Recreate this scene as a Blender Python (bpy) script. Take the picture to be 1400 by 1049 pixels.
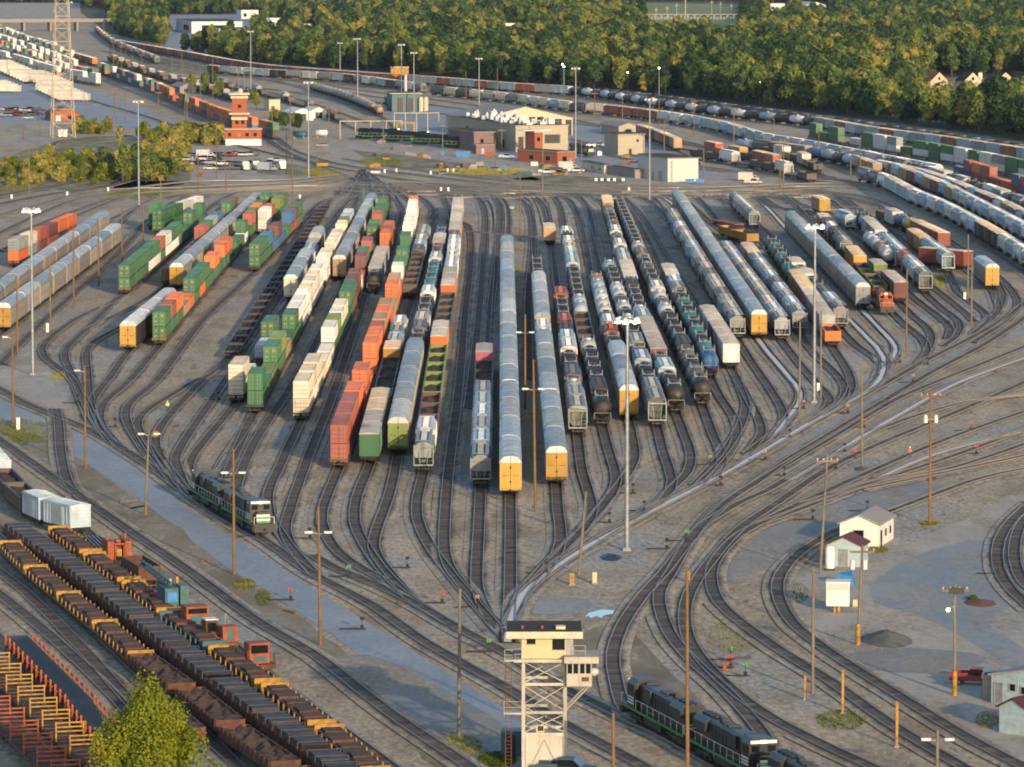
import bpy, math, random
from mathutils import Vector, Matrix
random.seed(7)
SC = bpy.context.scene
for o in list(bpy.data.objects): bpy.data.objects.remove(o)
COL = SC.collection
R = math.radians

# ------------------------------------------------------------------ camera
FPX, HCAM, YH = 6300.0, 80.0, -94.0          # focal length (px of a 1400 px wide frame), height (m), horizon row
PITCH = math.atan((524.5 - YH) / FPX)
cam = bpy.data.cameras.new('camera'); co = bpy.data.objects.new('camera', cam); COL.objects.link(co)
co.location = (0, 0, HCAM); co.rotation_euler = (math.pi / 2 - PITCH, 0, 0)
cam.sensor_width = 36; cam.lens = FPX / 1400 * 36; cam.clip_start = 5; cam.clip_end = 30000
SC.camera = co

# ------------------------------------------------------------------ light
SUN_EL, SUN_AZ = R(12.5), R(20)               # low sun behind the camera, to its right
w = bpy.data.worlds.new("World"); SC.world = w; w.use_nodes = True
nt = w.node_tree; nt.nodes.clear()
sky = nt.nodes.new('ShaderNodeTexSky'); sky.sky_type = 'NISHITA'; sky.sun_disc = False
sky.sun_elevation = SUN_EL
sky.sun_rotation = math.pi - SUN_AZ
sky.altitude = 300; sky.dust_density = 1.4; sky.ozone_density = 2.2
bg = nt.nodes.new('ShaderNodeBackground'); bg.inputs[1].default_value = 0.115
wo = nt.nodes.new('ShaderNodeOutputWorld')
nt.links.new(sky.outputs[0], bg.inputs[0]); nt.links.new(bg.outputs[0], wo.inputs[0])
sl = bpy.data.lights.new('sun', 'SUN'); sl.energy = 2.5; sl.angle = R(0.8); sl.color = (1.0, 0.73, 0.46)
so = bpy.data.objects.new('sun', sl); COL.objects.link(so)
sd = Vector((math.sin(SUN_AZ) * math.cos(SUN_EL), -math.cos(SUN_AZ) * math.cos(SUN_EL), math.sin(SUN_EL)))
so.rotation_euler = sd.to_track_quat('Z', 'Y').to_euler(); so.location = (200, -200, 300)
SC.view_settings.view_transform = 'Standard'; SC.view_settings.look = 'None'
SC.view_settings.exposure = 1.02; SC.view_settings.gamma = 1
SC.render.engine = 'CYCLES'
SC.cycles.max_bounces = 4; SC.cycles.diffuse_bounces = 2; SC.cycles.glossy_bounces = 2
SC.cycles.transparent_max_bounces = 6; SC.cycles.volume_bounces = 0
SC.cycles.pixel_filter_type = 'BLACKMAN_HARRIS'; SC.cycles.filter_width = 1.9

# ------------------------------------------------------------------ pixel <-> world (planning helpers)
_fw = Vector((0, math.cos(PITCH), -math.sin(PITCH))); _up = Vector((0, math.sin(PITCH), math.cos(PITCH))); _rt = Vector((1, 0, 0))
def G(x, y, z=0.0):
    d = _fw * FPX + _rt * (x - 700) - _up * (y - 524.5)
    t = (z - HCAM) / d.z
    return Vector((d.x * t, d.y * t, z))
def PX(p):
    v = Vector(p) - Vector((0, 0, HCAM)); dz = v.dot(_fw)
    return 700 + FPX * v.dot(_rt) / dz, 524.5 - FPX * v.dot(_up) / dz
def HT(x, yb, yt):                          # height of a vertical thing from its base and top rows
    p = G(x, yb); lo, hi = 0, 200
    for _ in range(40):
        m = (lo + hi) / 2
        if PX((p.x, p.y, m))[1] > yt: lo = m
        else: hi = m
    return lo
def S(y): return (y - YH) * math.cos(PITCH) / HCAM   # px per metre at ground row y

# ------------------------------------------------------------------ colours / materials
def hx(h):
    r = []
    for i in (0, 2, 4):
        c = int(h[i:i + 2], 16) / 255; r.append(c / 12.92 if c < .04045 else ((c + .055) / 1.055) ** 2.4)
    return (*r, 1)
CC = dict(g='17693c', v='6c8430', o='d0661f', r='9a4630', w='dcdcd6', c='d8cdb2', b='23638f', n='1a2c44', k='0c0e11', y='b88c26',
          m='642c2e', s='8e9597', t='2c7d74', p='b85a7a', e='a98a62', l='a9bcc6', d='4a3f38', u='6f6a64', q='b7b4ab', z='53585c', f='c2486a')
CN = dict(g='green', v='olive green', o='orange', r='rust red', w='white', c='cream', b='blue', n='navy', k='black', y='yellow',
          m='maroon', s='grey', t='teal', p='pink', e='tan', l='pale blue', d='brown', u='dull grey', q='pale grey', z='dark grey', f='magenta')
def col(k): return hx(CC[k])
MATS = {}
def N(nt, t, **kw):
    n = nt.nodes.new(t)
    for k, v in kw.items(): setattr(n, k, v)
    return n
def new_mat(name):
    m = bpy.data.materials.new(name); m.use_nodes = True; MATS[name] = m
    b = m.node_tree.nodes['Principled BSDF']; return m, m.node_tree, b
def mixc(nt, fac, a, b, mode='MIX'):
    n = N(nt, 'ShaderNodeMix', data_type='RGBA', blend_type=mode)
    for s, v in ((n.inputs[0], fac), (n.inputs[6], a), (n.inputs[7], b)):
        if hasattr(v, 'is_linked') or hasattr(v, 'links'): nt.links.new(v, s)
        else: s.default_value = v
    return n.outputs[2]
def noise(nt, vec, scale, detail=3, rough=.55):
    n = N(nt, 'ShaderNodeTexNoise'); n.inputs['Scale'].default_value = scale
    n.inputs['Detail'].default_value = detail; n.inputs['Roughness'].default_value = rough
    if vec is not None: nt.links.new(vec, n.inputs['Vector'])
    return n.outputs['Fac']
def ramp(nt, fac, stops):
    n = N(nt, 'ShaderNodeValToRGB'); e = n.color_ramp.elements
    while len(e) < len(stops): e.new(.5)
    for i, (p, c) in enumerate(stops):
        e[i].position = p; e[i].color = c if isinstance(c, tuple) else (c, c, c, 1)
    nt.links.new(fac, n.inputs[0]); return n.outputs[0]
def mapping(nt, vec, scale, loc=None):
    n = N(nt, 'ShaderNodeMapping'); n.inputs['Scale'].default_value = scale
    nt.links.new(vec, n.inputs[0])
    if loc is not None: nt.links.new(loc, n.inputs['Location'])
    return n.outputs[0]
def weathered(name, base=None, rough=.55, metal=0.0, dirt=.5, rust=.25, streak=True):
    """painted metal/wood: base colour (or the object's own colour), dirt patches, vertical streaks and rust specks"""
    m, nt, b = new_mat(name)
    oi = N(nt, 'ShaderNodeObjectInfo'); tc = N(nt, 'ShaderNodeTexCoord')
    comb = N(nt, 'ShaderNodeVectorMath', operation='SCALE'); comb.inputs[0].default_value = (37, 91, 53)
    nt.links.new(oi.outputs['Random'], comb.inputs['Scale'])
    if base is None: c = oi.outputs['Color']
    else:
        rgb = N(nt, 'ShaderNodeRGB'); rgb.outputs[0].default_value = base; c = rgb.outputs[0]
    v = mapping(nt, tc.outputs['Object'], (.5, .35, .5), comb.outputs[0])
    n1 = noise(nt, v, 1.0, 4)
    c2 = mixc(nt, ramp(nt, n1, [(.35, 0.0), (.7, dirt)]), c, (.16, .13, .10, 1))
    v2 = mapping(nt, tc.outputs['Object'], (3.0, 1.8, .25), comb.outputs[0])
    n2 = noise(nt, v2, 1.0, 2)
    c3 = mixc(nt, ramp(nt, n2, [(.5, 0.0), (.75, dirt * .8)]), c2, (.10, .075, .06, 1))
    n3 = noise(nt, mapping(nt, tc.outputs['Object'], (1, 1, 1), comb.outputs[0]), 2.6, 2)
    c4 = mixc(nt, ramp(nt, n3, [(.62, 0.0), (.72, rust)]), c3, (.22, .08, .03, 1))
    hv = N(nt, 'ShaderNodeHueSaturation')
    mr = N(nt, 'ShaderNodeMapRange'); mr.inputs[3].default_value = .78; mr.inputs[4].default_value = 1.15
    nt.links.new(oi.outputs['Random'], mr.inputs[0]); nt.links.new(mr.outputs[0], hv.inputs['Value'])
    nt.links.new(c4, hv.inputs['Color']); nt.links.new(hv.outputs[0], b.inputs['Base Color'])
    b.inputs['Metallic'].default_value = metal
    nt.links.new(ramp(nt, n1, [(.3, rough - .1), (.7, min(1, rough + .2))]), b.inputs['Roughness'])
    return m
def plain(name, c, rough=.7, metal=0.0, var=.25, scale=1.5, emit=None):
    m, nt, b = new_mat(name); tc = N(nt, 'ShaderNodeTexCoord')
    n1 = noise(nt, tc.outputs['Object'], scale, 4)
    d = tuple(x * (1 - var) for x in c[:3]) + (1,); l = tuple(min(1, x * (1 + var)) for x in c[:3]) + (1,)
    nt.links.new(ramp(nt, n1, [(.3, d), (.7, l)]), b.inputs['Base Color'])
    b.inputs['Roughness'].default_value = rough; b.inputs['Metallic'].default_value = metal
    if emit:
        b.inputs['Emission Color'].default_value = emit[0]; b.inputs['Emission Strength'].default_value = emit[1]
    return m
PAINT = weathered('freight_paint', None, .55, dirt=.34, rust=.2)
BOXP = weathered('container_paint', None, .45, dirt=.28, rust=.12)
GALV = weathered('galvanised_panel', None, .42, metal=.25, dirt=.3, rust=.15)
DARK = plain('dark_underframe', hx('26221f'), .85)
WHEEL = plain('wheel_steel', hx('4a4440'), .5, .6)
BLACK = plain('black_paint', hx('121416'), .5)
STEEL = plain('grey_steel', hx('8a8f92'), .45, .4)
GLASSD = plain('dark_glass', hx('11181c'), .12)
WHITEP = plain('white_paint', hx('d9d8d0'), .6, var=.12)
CREAMP = plain('cream_paint', hx('bdb397'), .7, var=.15)
YEL = plain('yellow_paint', hx('9c7426'), .65, var=.45)
ORG = plain('orange_paint', hx('8f4219'), .65, var=.45)
REDP = plain('red_paint', hx('a8231f'), .5)
GRNP = plain('green_paint', hx('2f8a3c'), .5)
WOOD = plain('pole_wood', hx('735837'), .9, var=.3, scale=.6)
WOODG = plain('weathered_pole_wood', hx('6f675a'), .9, var=.3, scale=.6)
LAMPG = plain('lamp_glass_lit', hx('fff0c8'), .3, emit=((1, .72, .42, 1), 14))
LAMPW = plain('lamp_housing', hx('c9cac6'), .4)
BRICK = plain('red_brick', hx('96543a'), .9, var=.25, scale=3)
BRICKP = plain('brown_brick', hx('7b6763'), .9, var=.15, scale=2)
TANW = plain('tan_cladding', hx('a59b86'), .7, var=.1)
ROOFD = plain('dark_roof_felt', hx('2a221f'), .95)
ROOFG = plain('grey_roof_sheet', hx('8d8a84'), .8, var=.15)
CONC = plain('concrete', hx('8c8780'), .9, var=.15)
RUSTM = plain('rusty_steel', hx('5a3a2a'), .85, var=.35)
PLATE = plain('steel_plates', hx('443a38'), .7, .1, var=.5, scale=.8)
LOADB = plain('scrap_and_earth_load', hx('4a3a2e'), .95, var=.45, scale=1.2)
BLUEP = plain('blue_paint', hx('2272a8'), .5)
TEALP = plain('teal_paint', hx('1f555c'), .5)

# ------------------------------------------------------------------ mesh builder
class MB:
    def __init__(s): s.v = []; s.f = []; s.m = []; s.mats = []; s.sm = []
    def mi(s, m):
        if m not in s.mats: s.mats.append(m)
        return s.mats.index(m)
    def add(s, vs, fs, m, smooth=False):
        b = len(s.v); s.v += [tuple(v) for v in vs]; i = s.mi(m)
        for f in fs: s.f.append(tuple(b + k for k in f)); s.m.append(i); s.sm.append(smooth)
        return s
    def box(s, x0, x1, y0, y1, z0, z1, m):
        return s.add([(x0, y0, z0), (x1, y0, z0), (x1, y1, z0), (x0, y1, z0), (x0, y0, z1), (x1, y0, z1), (x1, y1, z1), (x0, y1, z1)],
                     [(0, 3, 2, 1), (4, 5, 6, 7), (0, 1, 5, 4), (1, 2, 6, 5), (2, 3, 7, 6), (3, 0, 4, 7)], m)
    def prism(s, prof, y0, y1, m, smooth=False):          # (x,z) outline, counter-clockwise, extruded along y
        n = len(prof); vs = [(x, y0, z) for x, z in prof] + [(x, y1, z) for x, z in prof]
        fs = [(i, i + n, (i + 1) % n + n, (i + 1) % n) for i in range(n)]
        s.add(vs, fs, m, smooth); return s.add(vs, [tuple(range(n)), tuple(range(2 * n - 1, n - 1, -1))], m)
    def prismx(s, prof, x0, x1, m):                       # (y,z) outline extruded along x
        n = len(prof); vs = [(x0, y, z) for y, z in prof] + [(x1, y, z) for y, z in prof]
        return s.add(vs, [tuple(range(n)), tuple(range(2 * n - 1, n - 1, -1))] + [(i, (i + 1) % n, (i + 1) % n + n, i + n) for i in range(n)], m)
    def tube(s, a, b, r0, r1, m, n=6, cap=True):
        a, b = Vector(a), Vector(b); d = (b - a).normalized(); u = d.orthogonal().normalized(); w = d.cross(u)
        vs = []
        for p, r in ((a, r0), (b, r1)):
            for i in range(n):
                t = 2 * math.pi * i / n; vs.append(p + (u * math.cos(t) + w * math.sin(t)) * r)
        s.add(vs, [(i, (i + 1) % n, (i + 1) % n + n, i + n) for i in range(n)], m, n > 4)
        if cap: s.add(vs, [tuple(range(n - 1, -1, -1)), tuple(range(n, 2 * n))], m)
        return s
    def lathe_y(s, prof, zc, m, n=16):                    # (y, r) rings round an axis parallel to y
        vs = [(r * math.cos(2 * math.pi * i / n), y, zc + r * math.sin(2 * math.pi * i / n)) for y, r in prof for i in range(n)]
        fs = [(k * n + i, (k + 1) * n + i, (k + 1) * n + (i + 1) % n, k * n + (i + 1) % n) for k in range(len(prof) - 1) for i in range(n)]
        return s.add(vs, fs, m, True)
    def lathe_z(s, prof, m, n=16, c=(0, 0)):
        vs = [(c[0] + r * math.cos(2 * math.pi * i / n), c[1] + r * math.sin(2 * math.pi * i / n), z) for z, r in prof for i in range(n)]
        fs = [(k * n + i, k * n + (i + 1) % n, (k + 1) * n + (i + 1) % n, (k + 1) * n + i) for k in range(len(prof) - 1) for i in range(n)]
        return s.add(vs, fs, m, True)
    def mesh(s, name):
        me = bpy.data.meshes.new(name); me.from_pydata(s.v, [], s.f)
        for m in s.mats: me.materials.append(m)
        me.polygons.foreach_set('material_index', s.m); me.polygons.foreach_set('use_smooth', s.sm); me.update(); return me
def link(name, data, parent=None, loc=None, rz=None, color=None):
    o = bpy.data.objects.new(name, data); COL.objects.link(o)
    if parent: o.parent = parent
    if loc is not None: o.location = loc
    if rz is not None: o.rotation_euler = (0, 0, rz)
    if color: o.color = color
    return o
def tag(o, label, cat, group=None):
    o['label'] = label; o['category'] = cat
    if group: o['group'] = group
    return o
def thing(name, label, cat, loc, rz=0, group=None): return tag(link(name, None, None, loc, rz), label, cat, group)
def struct(name, me, kind='structure'):
    o = link(name, me); o['kind'] = kind; return o

# ------------------------------------------------------------------ ground surfaces
def ground_colour(nt):
    g = N(nt, 'ShaderNodeNewGeometry').outputs['Position']
    big = noise(nt, mapping(nt, g, (.018, .006, 1)), 1.0, 3)
    med = noise(nt, mapping(nt, g, (.12, .04, 1)), 1.0, 4, .6)
    fin = noise(nt, mapping(nt, g, (1.5, .6, 1)), 1.0, 5, .7)
    c = ramp(nt, big, [(.32, hx('b4a081')), (.5, hx('c3b190')), (.68, hx('cfbf9f'))])
    c = mixc(nt, ramp(nt, med, [(.46, 0.0), (.66, .7)]), c, hx('8c7a60'))
    c = mixc(nt, ramp(nt, noise(nt, mapping(nt, g, (.035, .018, 1), None), 1.3, 4, .6), [(.5, 0.0), (.62, .65)]), c, hx('a8adab'))
    c = mixc(nt, ramp(nt, noise(nt, mapping(nt, g, (.07, .03, 1)), 1.7, 4, .6), [(.56, 0.0), (.66, .55)]), c, hx('a08560'))
    c = mixc(nt, ramp(nt, noise(nt, mapping(nt, g, (.45, .12, 1)), 1.0, 3, .6), [(.63, 0.0), (.7, .7)]), c, hx('4a443c'))
    c = mixc(nt, ramp(nt, noise(nt, mapping(nt, g, (2.2, .9, 1)), 1.0, 2, .5), [(.66, 0.0), (.72, .8)]), c, hx('dcd6ca'))
    c = mixc(nt, ramp(nt, noise(nt, mapping(nt, g, (.05, .022, 1)), 1.0, 3), [(.56, 0.0), (.7, .6)]), c, hx('b9b4ab'))
    c = mixc(nt, ramp(nt, noise(nt, mapping(nt, g, (.3, .05, 1)), 1.0, 4, .65), [(.6, 0.0), (.72, .6)]), c, hx('5a5145'))
    c = mixc(nt, ramp(nt, fin, [(.3, .75), (.62, 0.0)]), c, hx('4f4840'))
    c = mixc(nt, ramp(nt, noise(nt, mapping(nt, g, (.09, .05, 1)), 1.0, 5, .65), [(.62, 0.0), (.72, .5)]), c, hx('5f6a3a'))
    return c, fin
def ground_mat():
    m, nt, b = new_mat('yard_ground'); c, f = ground_colour(nt)
    nt.links.new(c, b.inputs['Base Color']); b.inputs['Roughness'].default_value = .95
    bp = N(nt, 'ShaderNodeBump'); bp.inputs['Strength'].default_value = .5; bp.inputs['Distance'].default_value = .25
    nt.links.new(f, bp.inputs['Height']); nt.links.new(bp.outputs[0], b.inputs['Normal']); return m
GROUND = ground_mat()
def track_mat(name, spill=0.0, dark=1.0):
    m, nt, b = new_mat(name); c, f = ground_colour(nt)
    uv = N(nt, 'ShaderNodeUVMap').outputs[0]; sp = N(nt, 'ShaderNodeSeparateXYZ'); nt.links.new(uv, sp.inputs[0])
    # u: -1..1 across, v: metres along
    ab = N(nt, 'ShaderNodeMath', operation='ABSOLUTE'); nt.links.new(sp.outputs[0], ab.inputs[0])
    tie = N(nt, 'ShaderNodeMath', operation='SINE'); mu = N(nt, 'ShaderNodeMath', operation='MULTIPLY'); mu.inputs[1].default_value = 2 * math.pi / .62
    nt.links.new(sp.outputs[1], mu.inputs[0]); nt.links.new(mu.outputs[0], tie.inputs[0])
    patch = noise(nt, mapping(nt, uv, (.6, .09, 1)), 1.0, 4, .7)
    grit = noise(nt, mapping(nt, uv, (5, 1.6, 1)), 1.0, 3, .7)
    bal = ramp(nt, patch, [(.3, hx('40362c')), (.5, hx('5e5142')), (.72, hx('85745e'))])
    bal = mixc(nt, ramp(nt, grit, [(.3, .55), (.65, 0.0)]), bal, hx('1e1915'))
    bal = mixc(nt, ramp(nt, tie.outputs[0], [(.1, 0.0), (.4, .5)]), bal, hx('6a5a4b'))
    bal = mixc(nt, ramp(nt, noise(nt, mapping(nt, uv, (.25, .42, 1)), 1.0, 2, .6), [(.5, 0.0), (.6, .75)]), bal, hx('2a231d'))
    bal = mixc(nt, ramp(nt, noise(nt, mapping(nt, uv, (.2, .33, 4)), 1.0, 2, .6), [(.56, 0.0), (.64, .55)]), bal, hx('8a7b69'))
    if spill:
        n5 = noise(nt, mapping(nt, uv, (.5, .03, 1)), 1.0, 4, .6); a5 = N(nt, 'ShaderNodeMath', operation='MULTIPLY_ADD'); nt.links.new(n5, a5.inputs[0]); a5.inputs[1].default_value = -.34; nt.links.new(ab.outputs[0], a5.inputs[2])
        bal = mixc(nt, ramp(nt, a5.outputs[0], [(-.0, spill), (.09, 0.0)]), bal, hx('dcd9d2'))
    ad = N(nt, 'ShaderNodeMath', operation='ADD'); nt.links.new(ab.outputs[0], ad.inputs[0])
    ng = N(nt, 'ShaderNodeMath', operation='MULTIPLY_ADD'); nt.links.new(patch, ng.inputs[0]); ng.inputs[1].default_value = 1.0; ng.inputs[2].default_value = -.5
    nt.links.new(ng.outputs[0], ad.inputs[1])
    nt.links.new(mixc(nt, ramp(nt, ad.outputs[0], [(.40, 0.0), (.76, 1.0)]), bal, c), b.inputs['Base Color'])
    b.inputs['Roughness'].default_value = .9; return m
BALLAST = track_mat('ballast_and_sleepers'); SPILL = track_mat('ballast_with_pale_spill', .95)
RAIL = plain('rail_steel', hx('8a8378'), .45, .15, var=.15, scale=.05)
RAILR = plain('rail_rusty', hx('5f4f44'), .6, .2, var=.25, scale=.05)
def sheet_mat(name, stops, sx=.1, sy=.04, rough=.9, blend=.8):
    m, nt, b = new_mat(name); g = N(nt, 'ShaderNodeNewGeometry').outputs['Position']
    n1 = noise(nt, mapping(nt, g, (sx, sy, 1)), 1.0, 5, .65); f = noise(nt, mapping(nt, g, (1.2, .5, 1)), 1.0, 4, .7)
    gc, _f = ground_colour(nt); n3 = noise(nt, mapping(nt, g, (.16, .05, 1)), 1.0, 5, .65)
    c = mixc(nt, ramp(nt, f, [(.25, .3), (.7, 0.0)]), mixc(nt, ramp(nt, n3, [(.44, 0.0), (.6, blend)]), ramp(nt, n1, stops), gc), hx('3a3733'))
    nt.links.new(c, b.inputs['Base Color']); b.inputs['Roughness'].default_value = rough; return m
ASPH = sheet_mat('worn_asphalt', [(.3, hx('8595a0')), (.5, hx('94a1a9')), (.7, hx('a3abad'))], blend=.22)
ASPHD = sheet_mat('dark_asphalt', [(.3, hx('7f8b90')), (.5, hx('8e979a')), (.7, hx('a2a5a0'))], blend=.4)
DIRT = sheet_mat('bare_dirt', [(.3, hx('6d6148')), (.5, hx('83765c')), (.7, hx('978a70'))], .08, .05)
GRASSM = sheet_mat('rough_grass', [(.3, hx('5a5c30')), (.5, hx('6f6b3c')), (.7, hx('8a7d55'))], .15, .06)
FIELD = sheet_mat('mown_field', [(.3, hx('6f7f3c')), (.6, hx('8b9a4c')), (.8, hx('9fa460'))], .03, .01, blend=.1)
FLOORF = sheet_mat('forest_floor', [(.3, hx('343c1e')), (.7, hx('4c5028'))], .03, .01, blend=0.0)
CONCG = sheet_mat('concrete_pad', [(.3, hx('a79f90')), (.6, hx('b8b0a1')), (.8, hx('c4bcad'))], .1, .05)
GRAVB = sheet_mat('blue_grey_gravel', [(.3, hx('7f8484')), (.6, hx('92928c')), (.8, hx('a09d94'))], .1, .05)
PUDDLE = plain('puddle_water', hx('8fa2ab'), .04, var=.05)

me = bpy.data.meshes.new('ground'); gx, gy = 3500, 14000
me.from_pydata([(-gx, -600, 0), (gx, -600, 0), (gx, gy, 0), (-gx, gy, 0)], [], [(0, 1, 2, 3)]); me.materials.append(GROUND)
struct('ground', me)

def catmull(pts, step=14):
    """smooth curve through image points (densified)"""
    if len(pts) < 3: return [tuple(p) for p in pts]
    P = [pts[0]] + list(pts) + [pts[-1]]; out = []
    for i in range(1, len(P) - 2):
        p0, p1, p2, p3 = P[i - 1:i + 3]; d = math.dist(p1[:2], p2[:2]); n = max(2, int(d / step))
        def tj(a, b): return max(1e-3, math.dist(a[:2], b[:2]) ** .5)
        t0 = 0; t1 = t0 + tj(p0, p1); t2 = t1 + tj(p1, p2); t3 = t2 + tj(p2, p3)
        for k in range(n):
            t = t1 + (t2 - t1) * k / n; r = []
            for c in range(2):
                A1 = (t1 - t) / (t1 - t0) * p0[c] + (t - t0) / (t1 - t0) * p1[c]
                A2 = (t2 - t) / (t2 - t1) * p1[c] + (t - t1) / (t2 - t1) * p2[c]
                A3 = (t3 - t) / (t3 - t2) * p2[c] + (t - t2) / (t3 - t2) * p3[c]
                B1 = (t2 - t) / (t2 - t0) * A1 + (t - t0) / (t2 - t0) * A2
                B2 = (t3 - t) / (t3 - t1) * A2 + (t - t1) / (t3 - t1) * A3
                r.append((t2 - t) / (t2 - t1) * B1 + (t - t1) / (t2 - t1) * B2)
            out.append(tuple(r))
    out.append(tuple(pts[-1][:2])); return out
def sheet(name, pts, z, m, smooth=True, kind='structure', jag=0):
    pp = catmull(pts + [pts[0]], 20)[:-1] if smooth else pts
    W = [G(x, y) for x, y in pp]
    if jag:
        rr = random.Random(len(pts)); W = [p + Vector((rr.uniform(-jag, jag), rr.uniform(-jag, jag) * 4, 0)) for p in W]
    me = bpy.data.meshes.new(name); n = len(W)
    me.from_pydata([(p.x, p.y, z) for p in W], [], [tuple(range(n))]); me.materials.append(m)
    return struct(name, me, kind)
TI = [0]
def track(pts, spill=False, rusty=False, half=1.9, label=None):
    """one railway track through image points: ballast/sleeper bed (structure) with its two rails"""
    P = [G(x, y) for x, y in catmull(pts)]; TI[0] += 1; z = .10 + TI[0] * .0006
    # resample at <= 12 m
    Q = [P[0]]
    for a, b in zip(P, P[1:]):
        n = max(1, int((b - a).length / 12))
        for k in range(1, n + 1): Q.append(a.lerp(b, k / n))
    P = Q; n = len(P); T = []
    for i in range(n): T.append((P[min(n - 1, i + 1)] - P[max(0, i - 1)]).normalized())
    vs, fs, uvs = [], [], []; s = 0
    for i, p in enumerate(P):
        if i: s += (p - P[i - 1]).length
        nr = Vector((T[i].y, -T[i].x, 0))
        for u in (-1, -.6, .6, 1): vs.append((p.x + nr.x * half * u, p.y + nr.y * half * u, z if abs(u) < .9 else z - .055)); uvs.append((u, s))
    for i in range(n - 1):
        for k in (0, 1, 2): a = 4 * i + k; fs.append((a, a + 1, a + 5, a + 4))
    me = bpy.data.meshes.new('railway_track'); me.from_pydata(vs, [], fs); me.materials.append(SPILL if spill else BALLAST)
    ul = me.uv_layers.new(name='UVMap')
    for lp in me.loops: ul.data[lp.index].uv = uvs[lp.vertex_index]
    o = struct('railway_track', me)
    for side in (-.76, .76):
        vs, fs = [], []
        for i, p in enumerate(P):
            nr = Vector((T[i].y, -T[i].x, 0))
            for u, zz in ((side - .05, z), (side - .045, .36), (side + .045, .36), (side + .05, z)):
                vs.append((p.x + nr.x * u, p.y + nr.y * u, zz))
        for i in range(n - 1):
            for k in range(3): a = 4 * i + k; fs.append((a, a + 1, a + 5, a + 4))
        rm = bpy.data.meshes.new('rail'); rm.from_pydata(vs, [], fs); rm.materials.append(RAILR if rusty else RAIL)
        link('rail', rm, o)
    return o

# ------------------------------------------------------------------ rolling stock prototypes: {part: (mesh, colour slot)}
WH = .36
def bogie_mesh():
    b = MB()
    for y in (-.9, .9):
        for x in (-.76, .76):
            b.add([(x + dx, y + .46 * math.cos(t * math.pi / 5), .46 + .46 * math.sin(t * math.pi / 5)) for dx in (-.07, .07) for t in range(10)],
                  [tuple(range(9, -1, -1)), tuple(range(10, 20))] + [(t, (t + 1) % 10, (t + 1) % 10 + 10, t + 10) for t in range(10)], WHEEL)
        b.box(-.7, .7, y - .07, y + .07, .39, .53, WHEEL)
    for x in (-1.0, 1.0): b.prismx([(-1.25, .45), (-.5, .3), (.5, .3), (1.25, .45), (1.25, .62), (.4, .78), (-.4, .78), (-1.25, .62)], x - .1, x + .1, DARK)
    b.box(-1.05, 1.05, -.2, .2, .5, .8, DARK); return b.mesh('bogie')
BOGIE = bogie_mesh()
def coupler(b, L):
    for s in (-1, 1): b.box(-.12, .12, s * (L / 2 - .1), s * (L / 2 + .55), .75, 1.0, DARK)
def autorack():
    L = 26.6; h = L / 2; P = {}
    b = MB(); b.box(-1.5, 1.5, -h, h, .75, 1.25, DARK); coupler(b, L); P['frame'] = (b.mesh('frame'), None)
    b = MB(); b.prism([(-1.55, 1.25), (1.55, 1.25), (1.55, 4.75), (-1.55, 4.75)], -h + .15, h - .15, GALV)
    for i in range(20):
        y = -h + .6 + i * (L - 1.2) / 19
        for s in (-1, 1): b.box(s * 1.553 - .03, s * 1.553 + .03, y - .06, y + .06, 1.2, 4.72, GALV)
    for s in (-1, 1):
        for z in (1.3, 2.9, 4.6): b.box(s * 1.56 - .035, s * 1.56 + .035, -h + .15, h - .15, z - .06, z + .06, GALV)
    P['body'] = (b.mesh('side_panels'), 0)
    b = MB(); b.prism([(-1.6, 4.752), (1.6, 4.752), (1.55, 5.0), (1.05, 5.62), (.4, 5.75), (-.4, 5.75), (-1.05, 5.62), (-1.55, 5.0)], -h + .15, h - .15, GALV)
    for i in range(1, 10):
        y = -h + i * L / 10; b.prism([(-1.04, 5.63), (-.4, 5.76), (.4, 5.76), (1.04, 5.63), (1.04, 5.67), (.4, 5.79), (-.4, 5.79), (-1.04, 5.67)], y - .05, y + .05, GALV)
    P['roof'] = (b.mesh('roof'), 1)
    b = MB()
    for s in (-1,):
        e = s * h; o = s * .02
        b.box(-1.5, 1.5, min(e - s * .149, e), max(e - s * .149, e), .85, 4.74, PAINT)
        for x in (-1.47, -.75, .75, 1.47): b.box(x - .04, x + .04, min(e, e + s * .05), max(e, e + s * .05), .85, 4.72, PAINT)
        b.box(-.035, .035, min(e, e + s * .015), max(e, e + s * .015), 1.25, 4.7, BLACK)
        for x0, x1 in ((-1.2, -.35), (.35, 1.2)): b.box(x0, x1, min(e, e + s * .016), max(e, e + s * .016), 2.9, 2.98, BLACK)
        for z in (1.9, 3.9): b.box(-.12, .12, min(e, e + s * .03), max(e, e + s * .03), z, z + .35, BLACK)
    P['end_doors'] = (b.mesh('end_doors'), 2)
    b = MB()
    for s in (-1,):
        e = s * h; b.prism([(-1.5, 4.76), (1.5, 4.76), (1.4, 5.1), (.95, 5.6), (.4, 5.7), (-.4, 5.7), (-.95, 5.6), (-1.4, 5.1)], min(e - s * .16, e - s * .02), max(e - s * .16, e - s * .02), PAINT)
        b.box(-.03, .03, min(e, e - s * .03), max(e, e - s * .012), 4.8, 5.6, BLACK)
    P['end_cap'] = (b.mesh('end_cap'), 3)
    return dict(L=L, sp=28.2, parts=P, bog=h - 3.2, H=5.75)
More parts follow.
